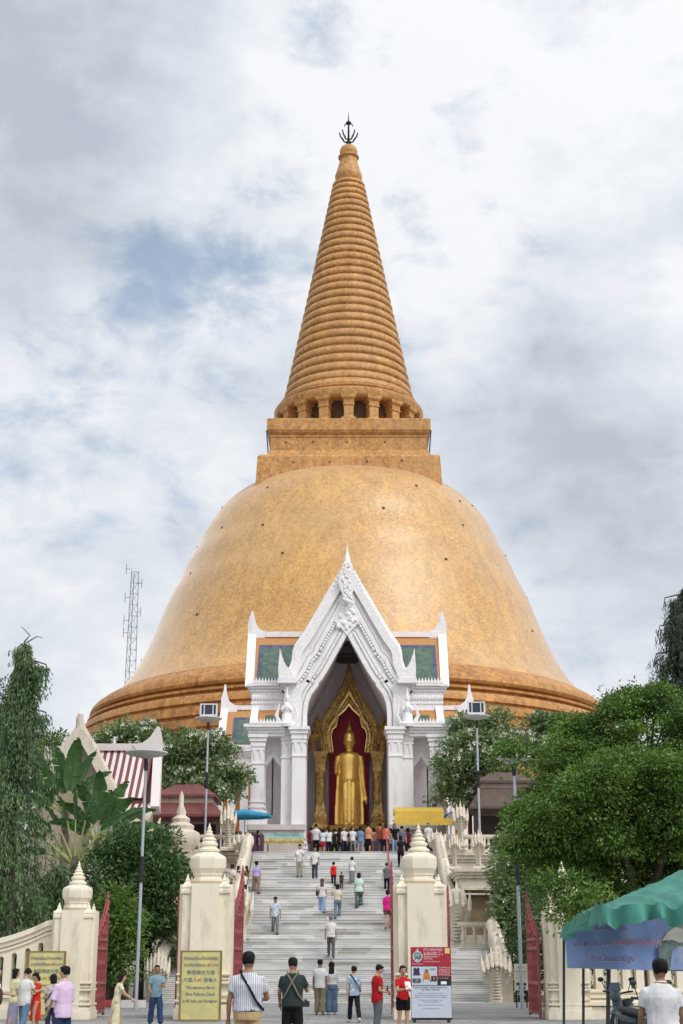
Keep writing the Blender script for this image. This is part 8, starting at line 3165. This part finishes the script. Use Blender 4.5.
atop('woman in peach orange top and long black skirt at the top of the stairs', 368.5, 823, 89.3, 30, top=(226, 150, 112), bottom='long_skirt', bcol=(16, 15, 18), hair='bun', fem=True)
atop('woman in dusty pink clothes between the peach top and the rust shirt', 374, 828, 90.0, 0, top=(196, 150, 140), bottom='long_skirt', bcol=(158, 112, 112), hair='bob', fem=True)
atop('tall man in rust brown shirt and jeans at the top of the stairs', 380, 820.5, 89.6, 0, top=(150, 70, 50), bcol=(50, 66, 100))
atop('woman in coral top and black skirt right of the rust brown shirt', 386, 824, 89.3, 20, top=(226, 118, 100), bottom='skirt', bcol=(20, 18, 20), hair='bob', fem=True)
atop('woman in black top and light jeans at the right of the crowd', 394.5, 823.5, 89.6, 170, top=(22, 22, 28), bcol=(140, 160, 186), hair='long', fem=True)
atop('person in slate grey shirt in the shade under the yellow awning', 402, 826, 91.4, 0, top=(104, 112, 130), bcol=(50, 52, 60))
atop('person in white shirt standing before the yellow awning, right of the gate pillar finial', 428.5, 819, 89.5, 180, top=(234, 232, 236), bcol=(60, 60, 70))
atop('person in dark red clothes behind the slate grey shirt', 408, 828, 92.0, 0, top=(96, 34, 40), bcol=(40, 36, 40), fem=True, hair='bob')
atop('dark haired woman sitting by the blue parasol at the left terrace edge', 258, 829, 90.5, 60, top=(50, 44, 50), bcol=(60, 56, 60), hair='bob', fem=True, H=1.5)
atop('person in pale shirt partly hidden behind the right balustrade', 446, 836, 90.5, 180, top=(214, 214, 224), bcol=(60, 60, 70), H=1.5)

# the back rows of the crowd before the arch
for (u, vt, Y, hd_, tc_, bc_, fem_, hair_, lb) in [
    (313.5, 823, 93.2, 0, (60, 56, 64), (40, 40, 46), True, 'bob', 'woman in charcoal grey behind the maroon shirt at the left jamb'),
    (320, 822.5, 93.0, -15, (96, 104, 116), (60, 60, 66), False, 'short', 'man in slate blue behind the white shirt at the stair top'),
    (334.5, 823, 93.4, 10, (34, 40, 38), (30, 32, 36), False, 'short', 'man in near black green shirt left of the person in black'),
    (345, 823.5, 93.6, 0, (58, 44, 70), (40, 38, 50), True, 'long', 'woman in dark plum top behind the pale pink top'),
    (357, 823, 93.2, 15, (150, 158, 172), (70, 72, 80), False, 'short', 'man in light grey shirt right of the navy shirt'),
    (364.5, 822, 93.5, -10, (44, 62, 52), (40, 44, 48), True, 'tail', 'woman in bottle green with a ponytail behind the denim shirt'),
    (372, 821.5, 93.0, 0, (60, 70, 110), (40, 44, 60), False, 'short', 'man in dull indigo shirt behind the peach orange top'),
    (383.5, 822.5, 93.3, 12, (36, 34, 36), (30, 30, 34), True, 'bob', 'woman in black between the rust shirt and coral top'),
    (390.5, 822, 93.1, 0, (176, 170, 160), (80, 80, 84), False, 'short', 'man in beige grey shirt behind the coral top'),
    (398, 822.5, 93.4, -8, (120, 60, 56), (44, 44, 50), True, 'long', 'woman in brick red behind the black top at the crowd edge'),
]:
    atop(lb, u, vt, Y, hd_, top=tc_, bcol=bc_, fem=fem_, hair=hair_)
# ------------------------------------------------------------------ bake the figure surfaces to plain meshes
bpy.context.view_layer.update()
dg = bpy.context.evaluated_depsgraph_get()
finish_texts(dg)
todo = [o for o in COL.objects if o.type == 'MESH' and o.modifiers]
baked = []
for o in todo:
    me = bpy.data.meshes.new_from_object(o.evaluated_get(dg), preserve_all_data_layers=False, depsgraph=dg)
    baked.append((o, me))
for o, me in baked:
    o.modifiers.clear()
    wr = o.get('_wr', 0)
    if wr:
        for v in me.vertices:
            c = v.co
            d = mnoise.noise(Vector((c.x*9+o.parent.location.x, c.y*9, c.z*5+o.parent.location.y)))*wr+mnoise.noise(Vector((c.x*22, c.y*22, c.z*14)))*wr*.4
            v.co = c+v.normal*d
        del o['_wr']
    if len(me.polygons):
        me.polygons.foreach_set('use_smooth', [True]*len(me.polygons))
    me.name = o.name
    if not me.materials:
        me.materials.append(o.data.materials[0])
    o.data = me
bpy.context.view_layer.update()
